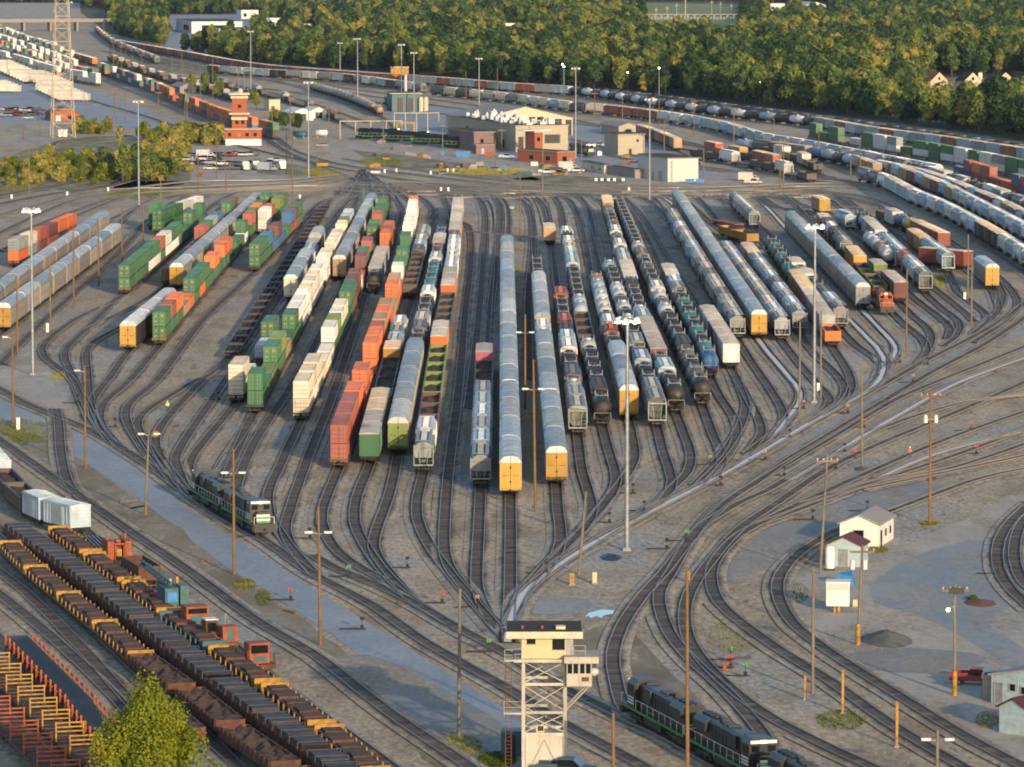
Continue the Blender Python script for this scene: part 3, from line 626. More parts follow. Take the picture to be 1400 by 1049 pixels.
TRAINS = [
 ('the far left container string', [(17.5, 366), (122, 285, 6)], 'Wso Wcs Wrm Wmr Won Wor Wrp Wws Wfw Wff'),
 ('the leftmost autorack string', [(-40, 420, Z), (5, 384, Z), (141, 291, Z)], 'As As Ay'),
 ('the yellow-ended autorack string, far left', [(4, 456), (160, 306, Z)], 'Ay As Ay'),
 ('the short green stack string', [(169.5, 404.5), (272, 280, 6.4)], 'Wgg Wgg Wgg Wgw Wgw Wrg Www Wgw Wgw Wgg Wgg Wgg Wgg Wgg'),
 ('the far green stack block', [(214, 322), (264, 272, 6.4)], 'Wgg Wgg Www Www'),
 ('the farthest green stack block', [(208, 315), (219, 276, 6.4)], 'Wgg'),
 ('the low container string, left', [(228, 392), (316, 275, 6)], 'Wm. We. Wt. Wg. Wp. Wm. Wrr Wgt Wss Wbb Wws Wbn Wgr Wmm'),
 ('the pale-roofed autorack string, left', [(241, 397), (348, 268, Z)], 'Ay As'),
 ('the yellow-boxcar string, left', [(174.5, 483), (231, 396, Z)], '9999 By 458 Ayk'),
 ('the long mixed stack train, left', [(217, 474.5), (363, 267, 6.4)], 'Wgg Wrg Wog Weg Wor Wgg Wgo Wgg Wgt Wog Wgg Wog Wog Wrg Wgr Wgg Wgw Wgg Wrg Wgg Wog Wgg Wgg'),
 ('the white-fronted stack block', [(359, 322), (385, 266, 6.4)], 'Www Wrg Wgr Wvg Wgg Wgr Wgg'),
 ('the green and blue stack string', [(347.5, 373), (405, 282, 6)], 'Wgg Wgg Wbg Wb. Wmb Wb. Wgb Wbr Wmr'),
 ('the empty well wagons, left of centre', [(317, 492), (443, 281, 1.5)], 'Es'),
 ('the short cream-ended string, left', [(397.5, 414), (437, 313, 5)], 'Ac As As Hl Hl Bm'),
 ('the white and green stack train', [(322, 553), (375, 430, 6.4)], 'Wcc Wwg Wgw Wlw Wlg Wgg Wgg'),
 ('the long green-fronted stack train', [(347.5, 568), (483, 277, 6.4)], '9999 Wgg Wgv 508 Wvg Wgg 482 Wvg 468 Weg Wgg 450 Wgg Wvg 436 Wwg Www 423 Www Wcw 313 Wvw 308 Wlt 296 Www'),
 ('the tan-ended autorack string', [(464, 385), (506, 270, Z)], 'Ae As'),
 ('the cream-fronted stack train', [(411, 578), (473, 398, 6.4), (500, 333, 6.4), (525, 267, 6.4)], '9999 Wcc Wcw 478 Wwg 462 Wvg 447 Wwg 432 Wcg 424 Wgg 408 Wgr 400 Wmm 386 Wcm 378 Wom 368 Wmr 358 Wgg 350 Wrg 338 Wgg 316 Wgr 310 Wrg 302 Wgg'),
 ('the short white-tailed stack string', [(510, 403), (537, 292, 6.4)], '9999 Tk 368 Bs 340 Wrr Wor 318 Wow Www'),
 ('the long orange stack train', [(463, 643), (537, 384, 6.4), (550, 340, 6.4), (567, 264, 6.4)], '9999 Wrr 555 Wor 522 Woo 470 Wro 455 Weo Woe 382 Wwo 370 Wgg 346 Wwg 336 Wgr 328 Www 285 Wow 272 Www'),
 ('the green-boxcar string, centre', [(505, 638), (548, 430, HW)], '9999 Bg 572 By 545 Gk 487 By 470 Hs'),
 ('the short ore hopper string', [(560, 410), (580, 311, HW)], '9999 Hc 388 Gd 345 Hs'),
 ('the green-ended autorack string', [(544, 625), (563, 484, Z), (584, 400, 5), (605, 307, HW)], '9999 Av As As 484 Tk 458 Hs 425 Hw 396 Tb Tt 358 Hw 335 Bm 325 Tb'),
 ('the open gondola string, centre', [(579, 650), (600, 459, HW), (614, 380, HW), (627, 266, HW)], '9999 Hs 588 Gm Gd 540 Gv 470 Bo 447 Gd 392 Bo 372 Hw 325 Hs 318 Bo 300 Bm 286 Bw 272 Tk'),
 ('the near grey hopper string', [(657, 669), (662, 479, HW)], '9999 Hs Hl 560 Hs 525 Gk 492 Bp'),
 ('the long central autorack string', [(698, 683), (693, 330, Z)], 'Ay As As Ay'),
 ('the pale central autorack string', [(761, 668), (746, 480, Z), (739, 400, Z), (733, 347, HW)], '9999 Ay As 462 Hw 444 Ay As 388 Tk 356 By'),
 ('the red-ended hopper string', [(790, 598), (766, 396, HW)], '9999 Br 570 Hs 480 Hw Hs 455 Hk Hr'),
 ('the black tank and gondola string', [(824, 586), (799, 440, HW), (774, 310, HW)], '9999 Tk Hk 480 Tw 466 Gd 418 Tl 408 Tk 375 Tk 362 Hl 345 Hs 330 Hk 320 Hw'),
 ('the short stub near the centre', [(751.5, 337), (751, 319, 3)], 'Be'),
 ('the string behind the tall mast', [(860, 577), (815, 374, HW)], '9999 Ay As 490 Tk 466 Hr 442 Hw 428 Tw 400 Tl 385 Te'),
 ('the hopper string beside the tall mast', [(899, 587), (832, 353, HW)], '9999 Hs Hs 516 Tk 497 Hs 438 Hs 405 Tw 385 Tk 366 Tl'),
 ('the maroon boxcar and tank string', [(925, 568), (878, 425, HW), (829, 269, HW)], '9999 Tk Tk 512 Hl Hl 484 Bm 440 Hs 428 Tw 415 Tk 400 Hk 385 Bl 372 Bw 360 Hs 340 Hw 330 Tk 322 Hw 300 Hs 285 Hs 278 By'),
 ('the longest tank wagon string', [(961, 558), (903, 400, HW), (845, 268, HW)], '9999 Tk Tu 482 Hk 465 Hs Hk 450 Tk 425 Tw Hk 408 Hw 385 Tk 370 Hs 330 Tk'),
 ('the blue-fronted tank string', [(972, 519), (912, 361, HW)], '9999 Tb Tk 478 Tt Tk 402 Hs 385 Be'),
 ('the short boxcar string, right', [(1000, 507), (964, 416, HW)], 'Bw Bs Bm Bw'),
 ('the uniform pale hopper string', [(1009, 466), (920, 290, HW)], 'Hs Hq Hs Hs'),
 ('the long blue-roofed autorack string', [(1038, 466), (929, 265, Z)], 'Ay As'),
 ('the grey-fronted hopper string', [(1070, 468), (991, 330, HW)], 'Hs Hl Hq Hs'),
 ('the second grey-fronted hopper string', [(1094, 458), (1021, 333, HW)], '9999 Hs Hl 352 By Bw'),
 ('the orange hopper and boxcar string', [(1139, 477), (1055, 325, HW)], '9999 Go Br 435 Bs Bp 400 Br 388 By 372 Tk Tt'),
 ('the short hopper string, right', [(1150, 452), (1088, 356, HW)], '9999 Hs Hl 395 Tk 380 Bw Tk'),
 ('the far upper hopper line', [(1032, 314), (1006, 266, HW)], 'Hs Hq'),
 ('the lone upper red string', [(980, 303), (978, 281, HW)], 'Br'),
 ('the upper yellow gondola line', [(1030, 338), (1000, 313, 3)], 'Gy'),
 ('the upper stray red line', [(1012, 315), (1003, 298, 3)], 'Fr Br'),
 ('the right-hand autorack string', [(1180, 426), (1087, 296, Z)], 'As'),
 ('the string behind the orange locomotive', [(1204, 412), (1127, 296, HW)], '9999 Gv Gd 352 By 340 Gk Hs 325 Hs Hd 300 Be'),
 ('the maroon boxcar string, right', [(1232, 417), (1192, 352, HW)], '9999 Bm 385 Bm Gk 366 Bv Gk'),
 ('the short grey tank string', [(1216, 367), (1188, 320, 4)], 'Tw Te Tw'),
 ('the upper right pale string', [(1164, 317), (1158, 291, HW)], 'Hl'),
 ('the upper right boxcar spot', [(1172, 289), (1160, 266, HW)], 'By'),
 ('the white and grey hopper string', [(1266, 403), (1220, 330, HW), (1174, 287, HW)], '9999 Hs Hs 352 Hr 345 Hl 325 Tb 318 Bl Be 302 Tb Tk'),
 ('the yellow and blue boxcar string', [(1297, 375), (1245, 312, HW)], '9999 Gk 350 Hl 332 By Br'),
 ('the far right mixed string', [(1291, 345), (1211, 283, HW)], '9999 Gk Br 320 Br 305 Ty Tb 292 Bw Gd'),
 ('the upper right red pair', [(1206, 287), (1198, 264, HW)], 'Br Tb'),
 ('the lone autorack, far right', [(1357, 398), (1347, 356, Z)], 'Ay'),
 ('the line left of the lone autorack', [(1326, 372), (1305, 343, HW)], 'Br Gd'),
 ('the upper cream tank spot', [(1083, 280), (1078, 265, 3)], 'Te'),
 ('the upper yellow boxcar spot', [(1128, 296), (1115, 276, 3)], 'By'),
 # curved trains along the far right
 ('the curved right-edge hopper train', [(1415, 349, HW), (1370, 320, HW), (1292, 277, HW), (1250, 260, HW), (1212, 240, HW), (1180, 230, HW)], '9999 Hl Hw 322 Bk 308 Hl Hw 262 Bl 244 Hs'),
 ('the second curved right-edge train', [(1415, 314, HW), (1340, 275, HW), (1290, 250, HW), (1230, 227, HW)], '9999 Hw Hl 262 Be Hl Bm'),
 ('the long pale hopper train', [(1285, 227, HW), (1200, 211, HW), (1100, 192, HW), (1050, 184, HW), (980, 165, HW), (850, 146, HW), (790, 141, HW), (700, 129, HW), (600, 119, HW)], '9999 Hw Hl 180 Bl Hl Bw 160 Hw 154 Br 144 Hc Hs'),
 ('the blue boxcar and tank train', [(1415, 205, HW), (1300, 188, HW), (1200, 175, HW), (1110, 160, HW), (1000, 150, 4.2), (900, 137, 4.2), (800, 122, 4.2), (700, 114, HW), (600, 106, HW), (450, 96, HW), (350, 87, HW), (250, 70, HW), (160, 55, HW)], '9999 Bl Br Bl Bs 162 Tk Tw Tk Tl 119 Bl Bs Br 104 Bm Bm Br 60 Bb'),
 ('the dark train along the forest', [(1415, 198, 4), (1300, 181, 4), (1180, 164, 4), (1050, 147, 4), (900, 128, 4), (830, 120, 4)], 'Gu Gz Gd Gs'),
 ('the far right green stack train', [(1415, 224, 6), (1300, 202, 6), (1200, 186, 6), (1105, 169, 6)], 'Wgw Wgg Wsw Www Wgg Www Wgw Wgg'),
 ('the far right red stack train', [(1415, 248, 6), (1360, 232, 6), (1312, 218, 6)], 'Wrb Wbr Wob Wrr Wrr Wor'),
 ('the far right tank line', [(1200, 244), (1170, 233), (1130, 223), (1060, 213), (1010, 207)], '9999 Be By Hs Tl Tk Tl Tb'),
 ('the far right brown gondola line', [(1119, 238), (1080, 221), (1050, 214)], 'Gd Ge Bw'),
 ('the line behind the silver shed', [(1063, 232), (1020, 222), (975, 213)], 'Br Br Gd By Go'),
 ('the red line behind the tan shed', [(927, 208), (900, 196), (876, 188)], 'Be Bm Br'),
 # upper left
 ('the upper left white stack train', [(130, 111), (95, 104), (60, 90), (0, 68), (-20, 62)], 'Wgw Www Wow Www Wwb'),
 ('the second upper left stack train', [(104, 98), (60, 80), (20, 66), (-20, 52)], 'Wwg Www Www'),
 ('the third upper left stack train', [(100, 84), (60, 70), (27, 58), (0, 50)], 'Www Wgw Www'),
 ('the fourth upper left stack train', [(76, 72), (40, 62), (0, 46), (-20, 40)], 'Wwg Www Wgg'),
 ('the inner upper left mixed string', [(135, 118), (80, 108), (30, 92), (-10, 80)], 'Www Wws Www Wwe'),
 ('the grey line under the bridge', [(215, 88), (180, 74), (150, 60), (132, 44)], 'Hs Gd Bm Hs'),
 ('the boxcar line behind the orange stack train', [(330, 142), (260, 122), (200, 104), (150, 84)], 'Bm Gd Gu Bs Fd Gd'),
 ('the loose wagon line by the plant', [(470, 170), (420, 150), (360, 132), (300, 120)], 'Fd Gd Hs Fd Fd'),
 ('the maroon line, upper left', [(130, 91), (100, 82), (62, 70)], 'Bo Br Bm Bm'),
 ('the stack train by the brick tower', [(378, 192), (310, 172), (250, 147), (200, 124), (138, 102)], '9999 Wgk Wor Woo Wob Wro Woo 120 Wwb Wrb Wbw Wgr'),
 ('the white boxcar line, upper left', [(580, 128), (520, 120), (475, 114), (350, 106), (285, 101)], 'Hs Bw Hs Bk Bl'),
 ('the line near the sand tower', [(520, 160), (480, 142), (425, 125)], '9999 Te Gd 140 Ts Ts Te'),
 ('the brown-roofed right-edge string', [(1415, 298, HW), (1370, 274, HW), (1330, 258, HW), (1290, 242, HW), (1245, 229, HW), (1200, 220, HW)], 'Bm Hl Bu Be Hw Bm'),
 ('the dark right-edge string', [(1415, 276, HW), (1365, 258, HW), (1310, 240, HW), (1262, 226, HW), (1180, 206, HW)], 'Tk Hs Tk Bl Hw Tk'),
 ('the string before the silver shed line', [(1110, 252), (1060, 238), (1000, 226), (960, 219)], 'Gd Fd Hs Gd'),
]
for ph, pts, spec in TRAINS: train(ph, pts, spec)
WELLS.sort(key=lambda q: q[2].y)
for t, fr, c, rz, lab, ph in WELLS[:295]: put_car(t, fr, fr, fr, c, rz, lab, ph)
b = MB()
for t, fr, c, rz, lab, ph in WELLS[295:]:
    for src, off in ((PROTO['E']['parts']['frame'][0], 0), (BOGIE, -7.5), (BOGIE, 7.5)):
        M = Matrix.Translation(c) @ Matrix.Rotation(rz, 4, 'Z') @ Matrix.Translation((0, off, 0)); b.add([M @ v.co for v in src.vertices], [tuple(f.vertices) for f in src.polygons], DARK)
if b.v: o = link('well_wagon', b.mesh('well_wagon')); o['kind'] = 'stuff'; tag(o, 'farthest well wagons under the distant stacked containers', 'well wagons')
# the 300 nearest containers are things, the rest one mass
CONT_PENDING.sort(key=lambda c: c[1].y)
for k, p, rz, lab, sh in CONT_PENDING[:300]: put_container(k, p, rz, lab, sh)
rest = CONT_PENDING[300:]
if rest:
    b = MB(); cm = {}
    for k, p, rz, lab, sh in rest:
        if k not in cm: cm[k] = weathered('container_paint_' + CN[k].replace(' ', '_'), col(k), .45, dirt=.28, rust=.12)
        M = Matrix.Translation(p) @ Matrix.Rotation(rz, 4, 'Z'); src = CONT['short' if sh else False][0]
        b.add([M @ v.co for v in src.vertices], [tuple(f.vertices) for f in src.polygons], cm[k])
    o = link('container', b.mesh('container')); o['kind'] = 'stuff'; tag(o, 'farthest stacked containers at the far ends of the stack trains', 'containers')
print('CONTAINERS', len(CONT_PENDING), 'OBJECTS', len(bpy.data.objects))

# ------------------------------------------------------------------ tracks
LADDER_L = [(-30, 521), (0, 534), (26, 549), (75, 570), (125, 591), (205, 640), (245, 669), (300, 706), (365, 744), (425, 786), (510, 831), (575, 877), (625, 906), (700, 948), (760, 986), (875, 1049), (960, 1100)]
def far_ext(x, y):
    jt = ((int(x * 3) * 7) % 9 - 4) * 1.3
    if x < 480: return [(x + 22, y - 7), (x + (478 - x) * .6, 262 - (478 - x) * .02), (486, 248), (497, 232)]
    if x < 600: return [((x + 500) / 2, 258), (500, 244), (492, 234)]
    return [(x - 10 - (x - 600) * .01, y - 11), (x - 60, 267 + jt), (x - 150, 260 + jt * 1.2), (x - 260, 254 + jt)]
POST = {
 1: [], 2: [(-30, 480)],
 3: [(105, 437), (68, 464), (57, 480), (65, 494), (85, 509), (101, 525), (112, 552), (128, 590)],
 6: [(140, 442), (117, 453), (96, 472), (88, 486), (93, 502), (104, 525), (118, 555), (140, 597)],
 7: [(160, 452), (128, 470), (118, 483), (119, 502), (122, 540), (128, 573), (147, 602)],
 8: [(150, 518), (127, 548), (128, 570), (150, 604)],
 9: [(175, 524), (142, 553), (136, 573), (143, 591), (172, 620)],
 11: [(275, 442), (212, 524), (175, 556), (172, 574), (200, 622), (222, 653)],
 12: [(242, 537), (192, 571), (188, 584), (202, 612), (238, 664)],
 13: [(290, 510), (235, 566), (215, 594), (213, 613), (228, 640), (256, 676)],
 14: [(265, 624), (258, 640), (264, 660), (290, 700)],
 15: [(300, 642), (296, 662), (312, 692), (335, 726)],
 17: [(380, 645), (367, 675), (369, 706), (392, 745), (430, 788)],
 19: [(444, 690), (440, 716), (456, 750), (480, 771), (520, 794), (565, 824), (625, 861)],
 20: [(488, 682), (485, 716), (498, 746), (518, 776), (560, 820)],
 22: [(532, 680), (514, 730), (511, 752), (525, 777), (560, 818)],
 23: [(571, 682), (571, 712), (586, 746), (607, 776), (645, 822), (692, 876)],
 24: [(655, 720), (652, 786), (653, 808), (668, 844), (692, 876)],
 25: [(698, 786), (697, 830), (694, 880)],
 26: [(763, 700), (767, 740), (757, 768), (735, 795), (712, 822), (697, 860), (694, 880)],
 27: [(797, 650), (809, 690), (807, 712), (780, 742), (745, 777), (715, 812), (697, 850)],
 28: [(835, 626), (842, 650), (841, 668), (825, 694), (790, 735), (750, 775)],
 30: [(866, 606), (868, 628), (858, 650), (838, 676), (800, 722), (765, 760)],
 31: [(907, 620), (919, 660), (912, 680), (898, 692), (870, 706), (800, 752)],
 32: [(936, 596), (945, 625), (940, 648), (920, 668), (905, 684), (860, 714)],
 33: [(975, 596), (986, 622), (986, 640), (972, 658), (940, 674)],
 34: [(985, 545), (1003, 572), (1008, 590), (1003, 612), (985, 636), (950, 670)],
 35: [(1030, 560), (1041, 585), (1040, 598), (1022, 622)],
 36: [(1030, 500), (1060, 544), (1072, 570), (1068, 585), (1050, 600), (1020, 622)],
 37: [(1050, 482), (1078, 515), (1094, 537), (1092, 552), (1072, 580), (1055, 602)],
 38: [(1090, 495), (1120, 530), (1135, 548), (1128, 562), (1100, 580)],
 39: [(1115, 487), (1145, 515), (1156, 535), (1148, 552), (1120, 570)],
 40: [(1160, 510), (1165, 530), (1158, 546), (1140, 562)],
 41: [(1170, 473), (1205, 500), (1208, 515), (1195, 530)],
 46: [(1200, 447), (1220, 468), (1225, 480), (1215, 500), (1203, 518)],
 47: [(1240, 448), (1262, 466), (1268, 480), (1262, 494), (1245, 504)],
 48: [(1250, 435), (1268, 450), (1274, 464), (1268, 482), (1255, 498)],
 49: [(1240, 400), (1290, 440), (1300, 452), (1296, 464)],
 52: [(1290, 425), (1310, 440), (1313, 450), (1305, 464), (1290, 474)],
 53: [(1310, 400), (1345, 428), (1350, 437), (1340, 448)],
 56: [(1362, 410), (1366, 424), (1352, 440), (1335, 452)],
}
for i, (ph, pts, spec) in enumerate(TRAINS):
    W = [G(p[0], p[1], p[2] if len(p) > 2 else 0) for p in pts]
    gp = [PX((p.x, p.y, 0)) for p in W]
    if i < 59 and i not in (44, 45, 42, 43):
        fx, fy = gp[-1]; nx, ny = gp[0]
        far = gp[1:] if len(gp) > 2 else gp[-1:]
        # carry the straight on to the throat
        Pn, Pf = W[-2 if len(W) > 2 else 0], W[-1]; d = (Pf - Pn); d.z = 0; d.normalize(); q = Vector((Pf.x, Pf.y, 0))
        lim = 284 if fx > 600 else (290 if fx > 480 else 277); ext = []
        while PX(q)[1] > lim: q = q + d * 30
        e = PX(q)
        if fy - e[1] > 3: ext.append(e)
        else: e = (fx, fy)
        pl = (far_ext(*e)[::-1] + ext + gp[::-1] + POST.get(i, []))
        cl = [pl[0]]
        for p in pl[1:]:
            if math.dist(p, cl[-1]) > 2: cl.append(p)
        track(cl, spill=i in (37, 46))
    else:
        a, b_ = gp[0], gp[-1]
        track([(2 * b_[0] - gp[-2][0], 2 * b_[1] - gp[-2][1])] + gp[::-1] + [(a[0] + (a[0] - gp[1][0]) * .4, a[1] + (a[1] - gp[1][1]) * .4)] if len(gp) < 4 else gp[::-1])
for pts in [
 LADDER_L,
 [(425, 760), (455, 778), (485, 790), (560, 824), (625, 861), (700, 901), (760, 938), (800, 958), (858, 986), (900, 1004), (985, 1052), (1060, 1095)],
 # empty bowl tracks
 [(492, 236), (486, 262), (455, 300), (397, 386), (307, 524), (245, 617), (240, 632), (252, 662), (270, 684)],
 [(494, 236), (490, 264), (470, 320), (397, 470), (350, 560), (312, 640), (300, 655)],
 [(497, 236), (505, 262), (492, 330), (440, 455), (397, 532), (348, 607), (325, 662), (323, 682), (342, 722)],
 [(500, 236), (530, 262), (520, 330), (459, 530), (415, 645), (395, 705), (390, 728), (402, 754), (435, 792)],
 [(530, 250), (602, 262), (618, 300), (640, 310), (634, 450), (628, 524), (610, 684), (609, 762), (620, 787), (645, 817), (690, 872)],
 [(560, 254), (650, 268), (663, 290), (662, 340), (650, 480), (640, 560)],
 [(600, 258), (675, 270), (684, 290), (680, 340), (670, 430)],
 [(620, 260), (700, 268), (722, 284), (728, 320), (722, 420), (724, 520)],
 [(650, 262), (730, 270), (745, 286), (752, 330), (762, 396)],
 [(700, 262), (790, 270), (806, 290), (812, 330), (822, 380)],
 [(720, 262), (810, 270), (832, 292), (850, 340), (880, 400), (900, 440)],
 [(760, 264), (850, 272), (874, 292), (910, 350), (960, 430), (990, 480), (1015, 540), (1020, 556), (1012, 585), (990, 620), (950, 665)],
 [(800, 264), (880, 272), (905, 292), (945, 350), (985, 415)],
 [(850, 264), (930, 272), (965, 300), (1010, 340), (1060, 400)],
 [(900, 264), (980, 272), (1020, 296), (1060, 330), (1100, 376), (1140, 430)],
 [(20, 322), (100, 290), (170, 268), (240, 262), (330, 258), (430, 252), (492, 240)],
 [(0, 345), (60, 318), (130, 285), (200, 262), (300, 255), (420, 249), (490, 238)],
 [(-20, 330), (40, 300), (100, 275), (160, 262), (250, 250), (400, 246), (490, 236)],
 [(-20, 300), (40, 284), (130, 262), (250, 258)], [(-20, 284), (60, 268), (150, 255), (200, 240)], [(-20, 272), (60, 258), (140, 246)],
 [(0, 500), (60, 440), (160, 350), (205, 300), (250, 272), (330, 262), (440, 256)],
 [(-20, 452), (60, 395), (150, 320), (180, 290), (210, 272), (300, 261)],
 [(100, 470), (200, 370), (300, 275), (330, 262)],
 # throat and lead past the shops
 [(350, 170), (368, 192), (400, 212), (440, 226), (500, 238), (580, 250), (700, 262), (850, 266), (1000, 266), (1120, 258)],
 [(345, 176), (375, 200), (420, 222), (470, 240), (488, 252), (486, 272)],
 [(352, 165), (390, 200), (450, 222), (540, 236), (700, 254), (850, 262), (1000, 261), (1100, 256), (1200, 262), (1260, 284), (1330, 324), (1400, 368)],
 [(470, 218), (560, 232), (720, 250), (900, 258), (1000, 256), (1150, 252), (1225, 262), (1275, 296), (1337, 330), (1415, 368)],
 [(820, 210), (900, 226), (1050, 240), (1110, 248), (1200, 260), (1290, 300), (1350, 334), (1415, 372)],
 [(780, 190), (870, 214), (1000, 234), (1100, 243), (1190, 254), (1300, 308), (1415, 384)],
 [(1100, 262), (1190, 272), (1250, 300), (1330, 352), (1385, 400), (1392, 420), (1372, 442), (1330, 470)],
 [(1000, 262), (1130, 266), (1220, 290), (1290, 330), (1350, 372), (1372, 404), (1362, 430), (1330, 458)],
 [(900, 264), (1040, 268), (1110, 286), (1190, 330), (1270, 390), (1320, 430), (1330, 440)],
 # right-hand ladder and mains
 [(1415, 404), (1380, 432), (1330, 462), (1275, 490), (1210, 526), (1140, 566)],
 [(1415, 426), (1350, 470), (1275, 510), (1205, 552), (1150, 586), (1075, 632), (1030, 664), (1000, 684), (950, 732), (907, 786), (880, 815), (850, 860), (838, 898), (842, 932), (856, 975), (880, 990)],
 [(1415, 470), (1340, 500), (1225, 548), (1137, 600), (1050, 652), (982, 696), (945, 738), (917, 786), (902, 812), (903, 835), (915, 868), (940, 900), (1000, 956), (1050, 1018), (1065, 1060)],
 [(1415, 540), (1320, 552), (1225, 580), (1150, 614), (1090, 648), (1050, 672), (1010, 690), (960, 720)],
 [(1415, 518), (1320, 560), (1200, 610), (1137, 640), (1062, 690), (1010, 726), (978, 762), (950, 800), (938, 828), (940, 872), (975, 922), (1050, 982), (1200, 1056)],
 [(1415, 560), (1300, 600), (1160, 660), (1050, 712), (1005, 738), (975, 775), (973, 800), (983, 826), (1050, 881), (1137, 936), (1225, 998), (1330, 1060)],
 [(1415, 584), (1290, 630), (1180, 666), (1090, 700), (1040, 718)],
 [(1415, 604), (1300, 642), (1200, 660), (1100, 690)],
 [(1415, 622), (1330, 640), (1262, 654), (1175, 672)],
 [(1415, 640), (1340, 656), (1275, 679), (1217, 701), (1142, 729), (1095, 757), (1068, 786), (1063, 812), (1082, 852), (1125, 888), (1225, 952), (1330, 1016), (1415, 1060)],
 [(1415, 686), (1385, 712), (1366, 742), (1365, 778), (1382, 808), (1415, 838)],
 [(1415, 700), (1398, 716), (1388, 742), (1388, 772), (1400, 800), (1415, 812)],
 # lower left
 [(-20, 590), (0, 604), (85, 664), (175, 727), (262, 786), (350, 851), (435, 902), (530, 976), (637, 1049), (700, 1095)],
 [(76, 560), (80, 576), (84, 626), (96, 668), (130, 698)],
 [(-40, 640), (40, 672), (125, 735), (160, 770), (215, 802), (300, 870), (375, 936), (450, 990), (540, 1056)],
 [(-20, 710), (150, 845), (300, 965), (400, 1056)], [(-20, 735), (60, 800), (200, 930), (330, 1056)],
 [(-20, 770), (30, 808), (127, 906), (200, 990)], [(-20, 800), (60, 865), (160, 960), (240, 1056)], [(-20, 860), (60, 930), (150, 1010), (190, 1056)],
 # upper left mains
 [(-20, 96), (60, 118), (130, 140), (200, 160), (290, 190), (350, 206), (420, 222)],
 [(140, 110), (200, 134), (260, 160), (330, 180), (372, 196)], [(150, 100), (230, 126), (300, 150), (360, 176), (400, 206)],
 [(130, 40), (150, 60), (230, 84), (330, 100), (450, 118), (600, 138), (760, 160), (900, 190), (1020, 216), (1130, 246)],
 [(140, 70), (250, 92), (340, 106), (470, 130), (560, 150), (640, 160)], [(170, 100), (300, 116), (420, 130), (520, 160), (540, 178)],
 [(240, 104), (330, 120), (400, 140), (480, 175), (520, 192)], [(300, 112), (420, 140), (500, 168)],
 [(420, 118), (560, 140), (700, 158), (860, 180), (960, 200), (1080, 232), (1140, 244)],
 [(-20, 262), (20, 248), (60, 214), (75, 196), (120, 190), (180, 186)],
]: track(pts, rusty=pts[0][0] < 0 and pts[0][1] < 300)
for pts in [
 [(1160, 437), (1185, 462), (1208, 490), (1203, 520), (1142, 561), (1112, 577), (1050, 614), (987, 651), (917, 687), (870, 712), (800, 751), (750, 785), (715, 815), (698, 850), (694, 880)],
 [(1415, 486), (1307, 526), (1225, 571), (1137, 624), (1080, 658)],
 [(1415, 588), (1280, 622), (1200, 656)],
]: track(pts, spill=True)
# ------------------------------------------------------------------ roads, yards and other surfaces
sheet('road', [(-20, 535), (60, 572), (130, 602), (200, 650), (250, 690), (330, 742), (420, 800), (520, 862), (620, 925), (720, 990), (820, 1060), (700, 1060), (640, 1020), (560, 958), (470, 880), (400, 832), (300, 768), (200, 690), (115, 632), (50, 592), (-20, 562)], .02, ASPH)
sheet('road', [(1415, 448), (1320, 490), (1240, 530), (1150, 590), (1080, 640), (1040, 668), (1020, 668), (1060, 628), (1130, 582), (1220, 524), (1320, 470), (1415, 424)], .024, ASPH)
sheet('paved_yard', [(1190, 800), (1230, 770), (1300, 745), (1352, 740), (1362, 790), (1380, 830), (1350, 850), (1415, 900), (1415, 925), (1350, 892), (1300, 862), (1240, 836), (1195, 824)], .028, ASPHD)
sheet('gravel_area', [(1095, 690), (1200, 660), (1300, 668), (1260, 690), (1180, 702), (1130, 740), (1060, 770), (1000, 800), (990, 780), (1040, 730)], .02, GRAVB)
sheet('bare_ground', [(1050, 800), (1090, 780), (1150, 770), (1240, 745), (1360, 690), (1415, 670), (1415, 1060), (1300, 1000), (1120, 880), (1070, 840)], .016, CONCG, jag=.4)
sheet('bare_ground', [(780, 880), (840, 850), (900, 900), (960, 960), (1040, 1060), (980, 1060), (880, 980), (820, 950)], .018, DIRT, jag=.3)
sheet('gravel_area', [(1150, 895), (1230, 886), (1350, 900), (1320, 916), (1230, 920), (1170, 910)], .034, GRAVB)
sheet('bare_ground', [(-20, 575), (60, 600), (140, 650), (230, 712), (330, 790), (440, 868), (520, 930), (460, 915), (360, 850), (240, 765), (120, 682), (-20, 590)], .022, DIRT, jag=.3)
sheet('bare_ground', [(-20, 470), (60, 480), (110, 560), (80, 570), (-20, 520)], .018, CONCG, jag=.3)
sheet('paved_yard', [(430, 905), (500, 895), (620, 950), (700, 1000), (760, 1060), (660, 1060), (560, 985), (480, 940)], .026, GRAVB)
sheet('water_puddle', [(806, 838), (822, 834), (840, 835), (838, 840), (826, 842), (822, 846), (815, 843), (808, 846), (804, 843), (799, 844)], .05, PUDDLE, smooth=False)
sheet('wet_patch', [(712, 830), (740, 818), (790, 818), (812, 826), (780, 838), (730, 840)], .032, ASPHD)
sheet('gravel_area', [(497, 270), (560, 262), (620, 268), (600, 285), (560, 282), (540, 300), (520, 290)], .02, CONCG)
sheet('road', [(-20, 90), (60, 104), (140, 128), (220, 158), (300, 184), (300, 196), (200, 178), (100, 170), (-20, 160)], .02, ASPH)
sheet('car_park', [(238, 200), (300, 196), (360, 204), (420, 216), (400, 240), (330, 246), (250, 244)], .026, CONCG)
sheet('paved_yard', [(430, 200), (540, 196), (700, 214), (880, 238), (1010, 246), (1080, 250), (900, 256), (720, 242), (560, 228), (470, 216)], .022, CONCG)
sheet('paved_yard', [(540, 150), (620, 145), (800, 168), (900, 200), (980, 236), (870, 240), (700, 222), (540, 196), (520, 175)], .018, ASPH)
